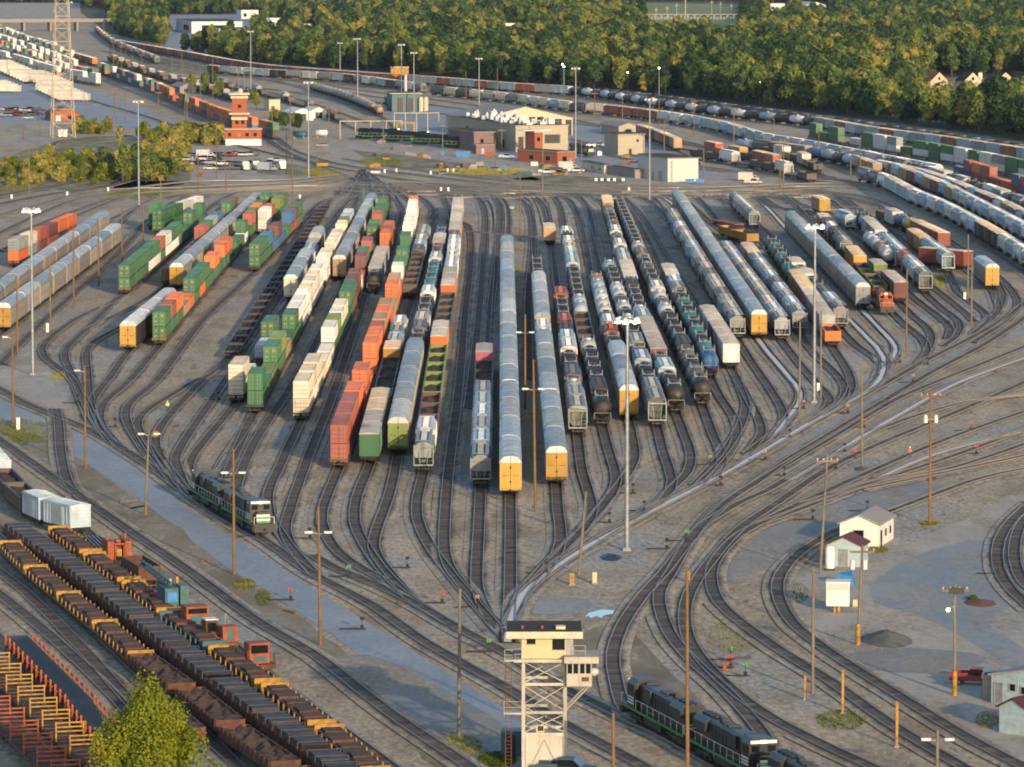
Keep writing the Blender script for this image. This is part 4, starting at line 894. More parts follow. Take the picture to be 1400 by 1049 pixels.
for pts in [[(-20, 225), (60, 198), (150, 186), (240, 205), (262, 245), (180, 258), (60, 262), (-20, 270)], [(478, 205), (560, 214), (700, 234), (740, 246), (640, 240), (520, 224)],
            [(700, 245), (760, 240), (860, 248), (820, 256), (740, 254)], [(150, 250), (240, 248), (330, 262), (240, 272), (170, 270)], [(370, 222), (450, 232), (480, 244), (400, 240), (350, 236)],
            [(560, 1010), (620, 1000), (690, 1040), (720, 1060), (600, 1060)], [(-20, 575), (40, 590), (100, 640), (60, 640), (-20, 605)], [(150, 60), (420, 98), (700, 122), (1100, 150), (1415, 196), (1415, 204), (1080, 158), (700, 134), (400, 112), (150, 80)]]:
    sheet('grass_verge', pts, .03, GRASSM, jag=.5)

# ------------------------------------------------------------------ foreground wagons, lower left
def along(pts, sp, n, z=.36):
    P = [G(*p) for p in pts]; out = []
    for p in P: p.z = 0
    cum = [0]
    for a, b in zip(P, P[1:]): cum.append(cum[-1] + (b - a).length)
    for k in range(n):
        s = k * sp; i = 0
        while i < len(cum) - 2 and cum[i + 1] < s: i += 1
        d = (P[i + 1] - P[i]).normalized(); c = P[i] + d * (s - cum[i]); out.append((Vector((c.x, c.y, z)), math.atan2(d.y, d.x) - math.pi / 2))
    return out
def wheels(t, L):
    for s in (-1, 1): link('bogie', BOGIE, t, (0, s * (L / 2 - 2), 0))
_mesh = {}
RAILD = plain('stock_rail_steel', hx('3c4348'), .45, .5, var=.4, scale=1.5)
def bulk_parts(c):
    m = {'yellow': YEL, 'teal': TEALP, 'brown': RUSTM}[c]; L = 24.0; h = L / 2; P = []
    b = MB(); b.prismx([(-h, .9), (-h + 2, .6), (h - 2, .6), (h, .9), (h, 1.15), (-h, 1.15)], -1.4, 1.4, DARK)
    for s in (-1, 1): b.box(s * 1.45 - .05, s * 1.45 + .05, -h, h, .85, 1.2, DARK); b.box(s * 1.51 - .01, s * 1.51 + .01, -h, h, 1.1, 1.18, m)
    coupler(b, L); P.append(('deck', b.mesh('deck')))
    b = MB(); b.box(-1.25, 1.25, -h + .5, h - .5, 1.15, 1.75, LOADB)
    for i in range(8): b.box(-1.2 + (i * 7 % 5) * .09, 1.2 - (i * 3 % 4) * .1, -h + 1 + i * 2.9, -h + 3.1 + (i * 5 % 4) * .18 + i * 2.9, 1.75, 1.8 + (i % 3) * .12, RUSTM if i % 4 == 1 else LOADB)
    P.append(('plate_load', b.mesh('plate_load')))
    sk = MB(); sk.box(-.07, .07, -.1, .1, .1, 1.0, m); P.append(('stake', sk.mesh('stake')))
    b = MB(); b.box(-1.42, 1.42, -.1, .1, 0, .95, m); b.box(-1.45, 1.45, -.16, .16, .95, 1.06, m)
    for x in (-1.4, 1.4): b.box(x - .08, x + .08, -.2, .2, 0, .94, m)
    P.append(('bulkhead', b.mesh('bulkhead'))); return L, P
def bulk_flat(pos, rz, c, label):
    if c not in _mesh: _mesh[c] = bulk_parts(c)
    L, P = _mesh[c]; t = thing('bulkhead_flat_wagon', label, 'flat wagon', pos, rz, 'bulkhead flat wagons loaded with plates')
    link('deck', P[0][1], t); link('plate_load', P[1][1], t)
    for i in range(9):
        for s in (-1, 1): link('stake', P[2][1], t, (s * 1.45, -L / 2 + 1.4 + i * (L - 2.8) / 8, .9))
    for s in (-1, 1): link('bulkhead', P[3][1], t, (0, s * (L / 2 - .3), 1.16))
    wheels(t, L)
# row A, nearest wagon first (centres)
rowA = [(530, 1100), (467, 1041), (389, 977), (320, 926), (246, 873), (192, 829), (135, 786), (86, 749), (42, 712), (0, 682), (-40, 655)]
for k, (p, rz) in enumerate(along([(560, 1124)] + rowA, 26.2, 8)):
    bulk_flat(p + Vector((0, 0, 0)), rz, 'teal' if k in (0, 4) else 'yellow', f"{'teal' if k in (0, 4) else 'yellow'}-staked bulkhead flat wagon under brown plates, {ordw(k)} from the bottom edge")
b = MB(); L = 20.5; h = L / 2
for s in (-1, 1): b.box(s * 1.42 - .05, s * 1.42 + .05, -h, h, .95, 2.1, RUSTM); b.box(-1.37, 1.37, s * h - .06, s * h + .06, .95, 2.1, RUSTM)
b.box(-1.35, 1.35, -h + .1, h - .1, .8, 1.1, DARK); coupler(b, L)
for i in range(12):
    for s in (-1, 1): b.box(s * 1.52 - .05, s * 1.52 + .05, -h + .4 + i * (L - .8) / 11 - .07, -h + .4 + i * (L - .8) / 11 + .07, .95, 2.1, RUSTM)
GB = b.mesh('gondola_body')
b = MB(); rr = random.Random(5)
for i in range(13):
    y = -h + .5 + i * 1.5
    for j in range(2): b.box(-1.36 + j * .02, 1.36, y, y + 1.42, 1.15, 2.35 + rr.uniform(0, .2), PLATE)
GL = b.mesh('steel_plate_stack')
b = MB(); b.box(-1.6, 1.6, -.04, .04, 2.6, 2.64, RAILD)
for s in (-1, 1): b.box(s * 1.6 - .03, s * 1.6 + .03, -.04, .04, 1.2, 2.64, RAILD)
GSM = b.mesh('tie_down_strap')
b = MB(); nn = 16; vs = []
for j in range(nn + 1):
    for x in (-1.4, -.7, 0, .7, 1.4): vs.append((x, -h + .1 + (L - .2) * j / nn, 1.75 + rr.uniform(-.25, .45)))
b.add(vs, [(5 * j + i, 5 * j + i + 1, 5 * j + i + 6, 5 * j + i + 5) for j in range(nn) for i in range(4)], LOADB); GS = b.mesh('scrap_load')
def plate_gon(p, rz, lab, scrap=False):
    t = thing('loaded_gondola_wagon', lab, 'gondola wagon', p, rz, 'gondola wagons loaded with steel in the foreground')
    link('gondola_body', GB, t)
    if scrap: link('scrap_load', GS, t)
    else: link('steel_plate_stack', GL, t); [link('tie_down_strap', GSM, t, (0, -L / 2 + 1.5 + i * 3.5, 0)) for i in range(6)]
    wheels(t, L)
for k, (p, rz) in enumerate(along([(470, 1090), (437, 1062), (355, 1000), (285, 947), (221, 897), (163, 850), (107, 806), (57, 770), (0, 730), (-50, 695)], 21.8, 9)):
    plate_gon(p, rz, f"gondola wagon of strapped grey steel plates, {ordw(k)} from the bottom edge")
rowC = along([(440, 1110), (352, 1048), (285, 993), (210, 937), (150, 883), (90, 834), (42, 794), (8, 760), (-40, 722)], 23.4, 8)
for k, (p, rz) in enumerate(rowC):
    if k < 4: plate_gon(p, rz, f"dark gondola of brown scrap in the third row, {ordw(k)} from the bottom edge", True)
    else: bulk_flat(p, rz, 'yellow', f"yellow bulkhead flat wagon of the third row, {ordw(k)} from the bottom edge")
for k, (p, rz) in enumerate(along([(230, 1012), (137, 932)], 22, 1)): plate_gon(p + Vector((0, 3, 0)), rz, "brown wagon half hidden behind the yellow-green foreground tree", True)
# rail train with orange stakes
for k, (p, rz) in enumerate(along([(190, 1075), (150, 1042), (98, 978), (40, 918), (-10, 872), (-60, 830)], 22.5, 4)):
    t = thing('rail_carrying_wagon', f"flat wagon carrying long steel rails between orange stakes, {ordw(k)} from the bottom edge", 'flat wagon', p, rz, 'wagons carrying long rails')
    if 'rc' not in _mesh:
        b = MB(); b.box(-1.4, 1.4, -10.6, 10.6, .8, 1.15, DARK)
        b.box(-1.5, -1.42, -10.6, 10.6, .5, 1.25, BLACK); b.box(1.42, 1.5, -10.6, 10.6, .5, 1.25, BLACK); coupler(b, 21.2)
        r = MB()
        for x in [-1.1 + .24 * i for i in range(10)]:
            for z in (1.35, 1.75, 2.15): r.box(x - .035, x + .035, -11.25, 11.25, z, z + .16, RAILD); 
        for y in (-8.4, -2.8, 2.8, 8.4):
            for z in (1.55, 1.95): r.box(-1.3, 1.3, y - .1, y + .1, z, z + .12, RUSTM)
        k_ = MB(); k_.box(-.1, .1, -.12, .12, 0, 1.75, ORG); k_.box(-.1, .55, -.08, .08, .9, 1.05, ORG)
        _mesh['rc'] = (b.mesh('deck'), r.mesh('long_rails'), k_.mesh('stake'))
    d, r, st = _mesh['rc']; link('deck', d, t); o = link('long_rails', r, t)
    for y in (-9.6, -6.4, -3.2, 0, 3.2, 6.4, 9.6):
        link('stake', st, t, (-1.5, y, 1.0)); link('stake', st, t, (1.5, y, 1.0), math.pi)
    wheels(t, 21.2)
# rack wagons
def rack_mesh(m, bars, H):
    b = MB()
    for x in (-1.35, 1.35): b.box(x - .07, x + .07, -.08, .08, 0, H, m)
    for i in range(bars): z = H - .1 - i * .42; b.box(-1.28, 1.28, -.06, .06, z - .07, z + .07, m)
    return b.mesh('rack_frame')
RK = {'yellow': rack_mesh(YEL, 3, 1.9), 'orange': rack_mesh(ORG, 4, 2.0)}
b = MB(); b.box(-1.4, 1.4, -10.6, 10.6, .85, 1.2, RUSTM); coupler(b, 21.2)
for i in range(10): b.box(-1.2, 1.2, -10 + i * 2.1, -8.6 + i * 2.1, 1.2, 1.32, LOADB)
RKD = b.mesh('deck')
for c, pts in (('yellow', [(170, 1090), (112, 1050), (75, 1015), (24, 964), (-10, 930), (-60, 885)]), ('orange', [(110, 1110), (62, 1062), (25, 1025), (-20, 985), (-60, 950)])):
    for k, (p, rz) in enumerate(along(pts, 22.4, 4)):
        t = thing('rack_wagon', f"flat wagon carrying upright {c} steel racks, {ordw(k)} from the bottom edge", 'flat wagon', p, rz, 'wagons with upright racks'); link('deck', RKD, t)
        for i in range(3): link('rack_frame', RK[c], t, (0, -7.6 + i * 7.5, 1.2))
        wheels(t, 21.2)
train('the row with the orange machines', [(113.5, 737), (45, 668, HW), (-20, 618, 3)], 'Sl Sl Gd Gd')
# ------------------------------------------------------------------ locomotives
def loco_parts(nose=True):
    P = {}; Lh = 10.3
    b = MB(); b.box(-1.45, 1.45, -Lh, Lh, 1.25, 1.55, BLACK); b.box(-1.3, 1.3, -2.6, 2.6, .5, 1.2, BLACK); coupler(b, 20.6)
    for s in (-1, 1):
        b.box(-1.4, 1.4, min(s * Lh, s * (Lh + .12)), max(s * Lh, s * (Lh + .12)), .45, 1.5, BLACK)
        for x in (-1.25, 1.25): b.box(x - .3, x + .3, s * (Lh - .6) - .35, s * (Lh - .6) + .35, .55, 1.2, BLACK)
    P['frame'] = b.mesh('frame')
    b = MB(); b.prism([(-.95, 1.55), (.95, 1.55), (.95, 3.9), (.7, 4.15), (-.7, 4.15), (-.95, 3.9)], -5.4, 9.2, BODYL)
    b.prism([(-1.35, 2.9), (1.35, 2.9), (1.35, 3.7), (.95, 4.2), (-.95, 4.2), (-1.35, 3.7)], 5.4, 9.0, BODYL); b.box(-1.2, 1.2, -3.4, -1.2, 2.7, 4.0, BODYL)
    for i in range(10):
        for s in (-1, 1): b.box(s * .97 - .02, s * .97 + .02, -4.9 + i, -4.1 + i, 1.8, 3.4, BLACK)
    P['hood'] = b.mesh('hood')
    b = MB(); b.prism([(-1.45, 1.55), (1.45, 1.55), (1.45, 3.9), (1.0, 4.45), (-1.0, 4.45), (-1.45, 3.9)], -8.0, -5.5, BODYL); P['cab'] = b.mesh('cab')
    b = MB(); b.box(-.95, .95, -9.6, -8.0, 1.55, 2.75, BODYL); b.prism([(-.95, 2.75), (.95, 2.75), (.7, 3.0), (-.7, 3.0)], -9.5, -8.0, BODYL); P['nose'] = b.mesh('nose')
    b = MB()
    for i, m in ((0, GRNP), (1, WHITEP), (2, GRNP), (3, WHITEP)): b.box(-.9, .9, -9.63, -9.61, 1.62 + i * .28, 1.62 + i * .28 + .26, m)
    b.box(-1.3, 1.3, -8.03, -8.01, 4.0, 4.3, WHITEP); b.box(-.55, .55, -8.05, -8.03, 4.03, 4.25, WHITEP)
    for s in (-1, 1):
        b.box(s * 1.462 - .01, s * 1.462 + .01, -10.2, 10.2, 1.3, 1.5, GRNP); b.box(s * .975 - .01, s * .975 + .01, 5.5 - 9, -.2, 1.6, 1.75, GRNP)
        for z in (1.9, 2.2, 2.5): b.box(s * 1.46 - .01, s * 1.46 + .01, -7.8, -5.8, z, z + .16, WHITEP)
    P['livery_bands'] = b.mesh('livery_bands')
    for k, x in enumerate((-.8, .8)): b = MB(); b.box(x - .4, x + .4, -8.03, -8.005, 3.2, 3.8, GLASSD); P['cab_window' + ' ' * k] = b.mesh('cab_window')
    for k, (s, y) in enumerate(((-1, -7.5), (-1, -6.5), (1, -7.5), (1, -6.5))): b = MB(); b.box(s * 1.46 - .012, s * 1.46 + .012, y - .35, y + .35, 3.1, 3.75, GLASSD); P['side_window' + ' ' * k] = b.mesh('side_window')
    for k, y in enumerate((6.0, 7.3, 8.5)): b = MB(); b.lathe_z([(4.2, .55), (4.36, .55), (4.36, .45), (4.3, .01)], BLACK, 12, (0, y)); P['radiator_fan' + ' ' * k] = b.mesh('radiator_fan')
    for k, y in enumerate((-4.4, .6, 2.0)): b = MB(); b.box(-.6, .6, y - .35, y + .35, 4.15, 4.32, BLACK); P['roof_vent' + ' ' * k] = b.mesh('roof_vent')
    b = MB(); b.box(-.25, .25, 3.3, 4.2, 4.15, 4.5, BLACK); P['exhaust_stack'] = b.mesh('exhaust_stack')
    b = MB()
    for s in (-1, 1):
        b.tube((s * 1.42, -5.3, 2.5), (s * 1.42, 10.1, 2.5), .03, .03, WHITEP, 4)
        for i in range(9): b.tube((s * 1.42, -5.2 + i * 1.9, 1.5), (s * 1.42, -5.2 + i * 1.9, 2.5), .025, .025, WHITEP, 4)
        for y in (-10.2, 10.2): b.tube((s * 1.35, y, .6), (s * 1.35, y, 2.5), .035, .035, WHITEP, 4)
    for y in (-10.2, 10.2): b.tube((-1.35, y, 2.45), (1.35, y, 2.45), .03, .03, WHITEP, 4)
    P['handrail'] = b.mesh('handrails')
    b = MB()
    for x in (-.12, .12): b.tube((x, -8.06, 4.15), (x, -8.12, 4.15), .1, .1, LAMPG, 8)
    P['headlight'] = b.mesh('headlights'); return P
BODYL = plain('locomotive_dark_green_paint', hx('0b1616'), .42, var=.3, scale=.5)
LOCO = loco_parts()
def bogie3():
    b = MB()
    for y in (-1.6, 0, 1.6):
        for x in (-.76, .76): b.tube((x - .07, y, .55), (x + .07, y, .55), .52, .52, WHEEL, 12)
    for x in (-1.0, 1.0): b.prismx([(-2.3, .5), (2.3, .5), (2.3, .85), (-2.3, .85)], x - .1, x + .1, BLACK)
    return b.mesh('three_axle_bogie')
B3 = bogie3()
def loco(pos, rz, label, paint=None):
    t = thing('locomotive', label, 'locomotive', pos, rz)
    for k, me in LOCO.items():
        if paint and k in ('hood', 'cab', 'nose'):
            me = me.copy()
            for i, m in enumerate(me.materials):
                if m == BODYL: me.materials[i] = paint
        if paint and k == 'livery_bands': continue
        link(k.strip(), me, t)
    for s in (-1, 1): link('bogie', B3, t, (0, s * 6.9, 0))
    return t
def two(a, b_, n, labs, flip=()):
    A, B = G(*a), G(*b_); d = (B - A).normalized()
    for i in range(n):
        c = A + d * (10.9 + 22.0 * i); c.z = .36; rz = math.atan2(d.y, d.x) - math.pi / 2
        loco(c, rz + (math.pi if i in flip else 0), labs[i])
two((363, 737), (250, 672), 2, ["front dark green locomotive with white and green nose by the access road", "rear dark green locomotive coupled behind the white-nosed one"], (1,))
two((1170, 1148), (868, 984), 3, ["black locomotive at the bottom edge ahead of the green cab unit", "dark green locomotive with white-banded cab behind the tall thin pole", "dark green locomotive at the tail near the curved spill-stained track"], (2,))
p = G(1215, 433); loco(Vector((p.x - .6, p.y + 11, .36)), R(2), "orange locomotive heading the mixed string on the right", ORG)
# far yard locomotives by the brick tower and shops
for i, (x, y, rz, l) in enumerate([(640, 204, 60, 'dark locomotive parked in front of the brown brick shed'), (560, 196, 62, 'dark green locomotive beside the yellow gantry'), (598, 200, 62, 'dark green locomotive between gantry and brick shed'),
                              (520, 192, 62, 'dark green locomotive left of the yellow gantry'), (535, 146, 15, 'black locomotive left of the sand tower'), (795, 214, 20, 'black locomotive beside the shop corner')]):
    p = G(x, y); loco(Vector((p.x, p.y, .3)), R(rz), l)

# ------------------------------------------------------------------ buildings
def building(name, label, px, py, th, w, l, h, wall, roofm, ridge=0, openings=(), cat='building', wallr=None, over=.3):
    """near corner at image point; front (local -y side) w wide, running l back; openings: (face, a0, a1, z0, z1, kind)"""
    t = thing(name, label, cat, G(px, py), R(th))
    b = MB(); b.box(0, w, 0, l, 0, h, wall)
    if ridge:
        b.add([(0, 0, h), (w, 0, h), (w / 2, 0, h + ridge), (0, l, h), (w, l, h), (w / 2, l, h + ridge)], [(0, 1, 2), (3, 5, 4)], wall)
    n = max(1, int(w / 3)); 
    for i in range(1, n): b.box(w * i / n - .06, w * i / n + .06, -.05, 0, 0, h - .05, wall)
    n = max(1, int(l / 4))
    for i in range(1, n): b.box(-.05, 0, l * i / n - .06, l * i / n + .06, 0, h - .05, wall); b.box(w, w + .05, l * i / n - .06, l * i / n + .06, 0, h - .05, wall)
    link('wall', b.mesh('wall'), t)
    b = MB(); o = over
    if ridge:
        for s in (0, 1):
            x0 = -o if s == 0 else w + o; k = ridge * o / (w / 2)
            b.add([(x0, -o, h - k + .03), (w / 2, -o, h + ridge + .03), (w / 2, l + o, h + ridge + .03), (x0, l + o, h - k + .03),
                   (x0, -o, h - k + .2), (w / 2, -o, h + ridge + .2), (w / 2, l + o, h + ridge + .2), (x0, l + o, h - k + .2)],
                  [(0, 1, 2, 3), (4, 7, 6, 5), (0, 4, 5, 1), (2, 6, 7, 3), (0, 3, 7, 4)], roofm)
    else:
        b.box(-o, w + o, -o, l + o, h + .003, h + .35, roofm)
        b.box(-o + .25, w + o - .25, -o + .25, l + o - .25, h + .35, h + .38, ROOFD if roofm != ROOFD else ROOFG)
    link('roof', b.mesh('roof'), t)
    for f, a0, a1, z0, z1, kd in openings:
        b = MB(); m = {'w': GLASSD, 'd': STEEL, 'D': BLACK, 'W': WHITEP, 'y': YEL}[kd]
        if f == 'f':
            b.box(a0, a1, -.05, -.012, z0, z1, m)
            for x in (a0, a1): b.box(x - .06, x + .06, -.09, -.052, z0 - .06, z1 + .06, CONC)
        elif f == 'l':
            b.box(-.05, -.012, a0, a1, z0, z1, m)
            for x in (a0, a1): b.box(-.09, -.052, x - .06, x + .06, z0 - .06, z1 + .06, CONC)
        else: b.box(w + .012, w + .05, a0, a1, z0, z1, m)
        link('window' if kd == 'w' else 'door', b.mesh('window' if kd == 'w' else 'door'), t)
    return t
PURPLE = plain('mauve_grey_cladding', hx('8d8480'), .75, var=.08)
SILV = plain('pale_cladding', hx('b9b7b0'), .5, .1, var=.06)
shop = building('locomotive_shop', 'long grey and tan locomotive shop with flat roof full of white vents', 705, 208, 17, 20, 88, 9.3, TANW, TANW,
    openings=[('f', 11, 17, 3, 6.2, 'D'), ('f', 1, 3, .2, 5.5, 'D'), ('l', 14, 17, 1, 4, 'w'), ('l', 26, 29, 5, 7, 'w'), ('l', 60, 64, 4, 7, 'D')])
b = MB(); rr = random.Random(4)
for i in range(46):
    x = rr.uniform(3, 17); y = rr.uniform(4, 84); s_ = rr.uniform(.5, 1.1); hh = rr.uniform(.8, 2.2)
    b.box(x - s_, x + s_, y - s_ * 1.5, y + s_ * 1.5, 9.6, 9.6 + hh, WHITEP if i % 3 else STEEL)
    if i % 2: b.lathe_z([(9.6, .35), (9.6 + hh + .8, .35), (9.6 + hh + .8, .01)], WHITEP, 8, (x + s_ * .5, y))
o = link('roof_vents', b.mesh('roof_vents'), shop); o['kind'] = 'stuff'
building('gabled_repair_hall', 'wide cream gabled hall with arched opening behind the locomotive shop', 653, 187, 17, 39, 45, 6.8, CREAMP, ROOFG, 4.6,
    [('f', 30, 34.5, 2, 6.6, 'D'), ('f', 21, 27, 6.2, 7.4, 'w'), ('f', 36, 38.6, 0, 6.2, 'D')])
building('brick_shed', 'mauve brown brick shed left of the locomotive shop', 648, 207, 17, 7.8, 34, 6.8, BRICKP, CONC, 0, [('f', 2.4, 3.8, 3, 4.4, 'w'), ('l', 6, 8, 3, 4.4, 'w')])
building('brick_lean_to', 'low brown brick lean-to in front of the mauve shed', 651, 211, 17, 7, 5, 3.2, BRICKP, CONC, 0, [('f', 2, 3, 0, 2.1, 'd')])
building('brick_office', 'low red brick office at the front of the locomotive shop', 762, 225, 35, 7.4, 24, 4.1, BRICK, CONC, 0, [('f', 2, 4, 1, 2.6, 'w'), ('l', 4, 7, 1.2, 2.6, 'w'), ('l', 14, 17, 1.2, 2.6, 'w'), ('f', 5, 6, 0, 2.2, 'd')])
t = building('brick_stair_tower', 'red brick stair tower under a white canopy against the shop front', 731, 214, 25, 3.2, 8, 8.6, BRICK, WHITEP, 0, [('f', .8, 2.2, 5.4, 6.8, 'w')])
b = MB(); b.box(-5, 6, -1.5, 6, 9.2, 9.5, WHITEP); link('canopy', b.mesh('canopy'), t)
building('tan_shed', 'square tan metal shed right of the locomotive shop', 845, 212, 17, 10, 16, 7.2, TANW, CONC, 0, [('f', 4, 5.2, 0, 2.2, 'D'), ('f', 7, 7.8, 4.6, 5.6, 'w')])
building('silver_shed', 'pale silver metal shed standing behind the floodlight mast', 913, 249, 17, 10.3, 30, 7.4, SILV, CONC, 0, [('l', 6, 9, 0, 3.2, 'd'), ('l', 14, 15.5, 0, 2.3, 'd'), ('f', 1, 1.6, 0, 6.8, 'd')])
building('pale_site_office', 'low pale blue site office left of the silver shed', 826, 238, 14, 2.6, 30, 2.7, SILV, CONC, 0, [('l', 4, 7, 1, 2, 'w'), ('l', 14, 17, 1, 2, 'w')])
building('low_storage_shed', 'low grey storage shed touching the silver shed', 868, 244, 17, 3, 30, 2.5, PURPLE, CONC, 0, [('l', 8, 10, 0, 2, 'd')])
building('small_gabled_store', 'small tan gabled store behind the tan shed', 846, 186, 17, 8, 22, 3.6, TANW, ROOFG, 1.4, [('f', 3, 5, 0, 2.6, 'D')])
building('white_tank_house', 'small white hut beside the gabled hall', 826, 180, 10, 4, 8, 3, WHITEP, ROOFG, .8, [('f', 1.4, 2.4, 0, 2, 'd')])
# fuelling plant
def frame_gantry(name, label, px, py, th, w, h, m, r=.25, cat='gantry', legs=2):
    t = thing(name, label, cat, G(px, py), R(th)); b = MB(); b.box(-r, w + r, -r, r, h - 2 * r, h, m); link('beam', b.mesh('beam'), t)
    for i in range(legs): b = MB(); x = w * i / (legs - 1); b.box(x - r, x + r, -r, r, 0, h - 2 * r - .002, m); b.box(x - r * 2, x + r * 2, -r * 2, r * 2, 0, .3, CONC); link('leg', b.mesh('leg'), t)
    return t
frame_gantry('yellow_crane_gantry', 'yellow steel portal frame by the fuelling tracks', 543, 191, 5, 6.6, 6.8, YEL, .35)
frame_gantry('pipe_gantry', 'long thin pipe gantry on posts left of the yellow frame', 465, 190, 8, 24, 7, TANW, .18, legs=5)
frame_gantry('pipe_gantry', 'taller pipe gantry reaching right towards the locomotive shop', 539, 180, 8, 18, 7.6, TANW, .18, legs=5)
t = thing('sand_tower', 'tall sand tower with yellowish hopper on a slim leg', 'sand tower', G(556, 150), R(6))
b = MB(); b.box(-1.0, .2, -.5, .5, 0, 16, ORG); b.box(-.9, .1, -.6, -.5, 0, 16, STEEL); link('leg', b.mesh('leg'), t)
b = MB(); b.box(-7.2, .8, -1.5, 1.5, 16, 19, YEL); b.box(-7.4, 1, -1.7, 1.7, 19, 19.3, CREAMP); b.add([(-6.8, -1, 16), (-3, -1, 16), (-3, 1, 16), (-6.8, 1, 16), (-5.2, -.3, 14.6), (-4.6, -.3, 14.6), (-4.6, .3, 14.6), (-5.2, .3, 14.6)], [(0, 1, 5, 4), (1, 2, 6, 5), (2, 3, 7, 6), (3, 0, 4, 7), (4, 5, 6, 7)], YEL); link('hopper', b.mesh('hopper'), t)
building('fuel_canopy', 'dark blue service building with pale flat roof under the sand tower', 536, 153, 8, 12.5, 20, 8, TEALP, CREAMP, 0, [('f', 2, 5, 0, 6, 'D'), ('f', 7, 10, 0, 6, 'D')], over=1)
t = thing('storage_silo', 'cream twin storage silo right of the sand tower', 'silo', G(579, 153))
for x in (-1.1, 1.1): b = MB(); b.lathe_z([(0, 1.05), (6, 1.05), (6.6, .5), (6.7, .01)], CREAMP, 14, (x, 0)); link('silo_body', b.mesh('silo_body'), t)
for i, (x, y, m, l, lab) in enumerate([(600, 196, BLUEP, 7, 'pale blue horizontal tank left of the mauve shed'), (410, 190, TEALP, 6, 'teal tank under the long pipe gantry'), (440, 188, WHITEP, 5, 'white tank by the pipe gantry')]):
    t = thing('storage_tank', lab, 'storage tank', G(x, y), R(70)); b = MB(); b.lathe_y([(-l / 2, .05), (-l / 2 + .4, 1.2), (l / 2 - .4, 1.2), (l / 2, .05)], 1.8, m, 14); link('tank', b.mesh('tank'), t)
    b = MB()
    for yy in (-l / 3, l / 3): b.box(-1, 1, yy - .2, yy + .2, 0, 1.2, CONC)
    link('saddle', b.mesh('saddles'), t)
def skip_bin(px, py, m, lab, w=5, l=2.2, h=1.6, th=0):
    t = thing('skip_bin', lab, 'skip', G(px, py), R(th)); b = MB()
    b.add([(-w / 2 + .4, -l / 2, 0), (w / 2 - .4, -l / 2, 0), (w / 2 - .4, l / 2, 0), (-w / 2 + .4, l / 2, 0), (-w / 2, -l / 2, h), (w / 2, -l / 2, h), (w / 2, l / 2, h), (-w / 2, l / 2, h)], [(0, 3, 2, 1), (0, 1, 5, 4), (1, 2, 6, 5), (2, 3, 7, 6), (3, 0, 4, 7)], m)
    b.box(-w / 2 + .2, w / 2 - .2, -l / 2 + .1, l / 2 - .1, h - .4, h - .3, LOADB)
    for x in (-w / 4, 0, w / 4): b.box(x - .06, x + .06, -l / 2 - .06, -l / 2, .1, h, m)
    link('bin', b.mesh('bin'), t)
skip_bin(633, 215, BLUEP, 'large bright blue skip in front of the mauve shed', 5.4, 3, 2); skip_bin(605, 213, BLUEP, 'small blue bin by the wooden post near the mauve shed', 1.6, 1.6, 1.6)
skip_bin(668, 214, ORG, 'orange skip beside the brick lean-to', 3.2, 2, 1.5); skip_bin(690, 232, BLUEP, 'little blue box on the verge below the shop', 1.8, 1.5, 1.4)
skip_bin(943, 250, BLUEP, 'blue skip at the foot of the silver shed', 3, 2, 1.2); skip_bin(957, 250, BLUEP, 'second blue skip, to the right at the silver shed', 3, 2, 1.2)
skip_bin(275, 241, ORG, 'orange bin at the edge of the car park', 1.8, 1.4, 1.2)
rz_ = random.Random(44)
for i in range(46):
    x, y_ = rz_.uniform(430, 1060), rz_.uniform(196, 240)
    if 600 < x < 800 or 820 < x < 960: y_ = rz_.uniform(226, 240) if x < 820 else rz_.uniform(214, 232)
    t = thing('crate', 'weathered crate or pallet stack lying about the yard before the shops', 'crate', G(x, y_), rz_.uniform(0, 3), 'crates lying about the far yard')
    b = MB(); w_, l_, h_ = rz_.uniform(.5, 1.6), rz_.uniform(.5, 2.5), rz_.uniform(.4, 1.6); b.box(-w_, w_, -l_, l_, 0, h_, rz_.choice([WOOD, RUSTM, TEALP, CONC, WHITEP, YEL])); b.box(-w_ * .8, w_ * .6, -l_ * .8, l_ * .5, h_, h_ + .3, rz_.choice([WOODG, STEEL, DARK])); link('crate_stack', b.mesh('crate_stack'), t)
# brick tower
t = thing('brick_signal_tower', 'square red brick tower with cream cornices and rooftop aerials', 'tower', G(317.5, 199), R(4))
b = MB(); b.box(0, 5.5, 0, 6, 6.2, 18.4, BRICK); link('shaft', b.mesh('shaft'), t)
b = MB(); b.box(-2.6, 11, -.8, 10, 2.4, 6, BRICK); b.box(-2.5, 10.9, -.7, 9.9, 0, 2.4, WHITEP); b.box(-2.9, 11.3, -1.1, 10.3, 6, 6.25, CREAMP); link('base_block', b.mesh('base_block'), t)
for z, o in ((17.6, .5), (11.6, 1.1), (9.6, .3)): b = MB(); b.box(-o, 5.5 + o, -o, 6 + o, z, z + .9 - (o > 1) * .3, CREAMP); link('cornice', b.mesh('cornice'), t)
b = MB(); b.box(-1.1, 6.6, -1.1, 7.1, 18.9, 19.6, CREAMP); link('roof', b.mesh('roof'), t)
for x, z, f in ((2.2, 14, 0), (-1.6, 3.4, 1), (2, 3.4, 1), (5, 3.4, 1), (8, 3.4, 1), (1.2, 8, 0), (3.4, 8, 0)):
    b = MB(); b.box(x, x + 1.2, (-.03 if not f else -.83), (-.01 if not f else -.81), z, z + 1.3, GLASSD if x != 2 else YEL); link('window', b.mesh('window'), t)
b = MB()
for x, h in ((.2, 4), (2.6, 6), (4.6, 8), (6, 5)): b.tube((x, 1, 19.6), (x, 1, 19.6 + h), .08, .05, STEEL, 5)
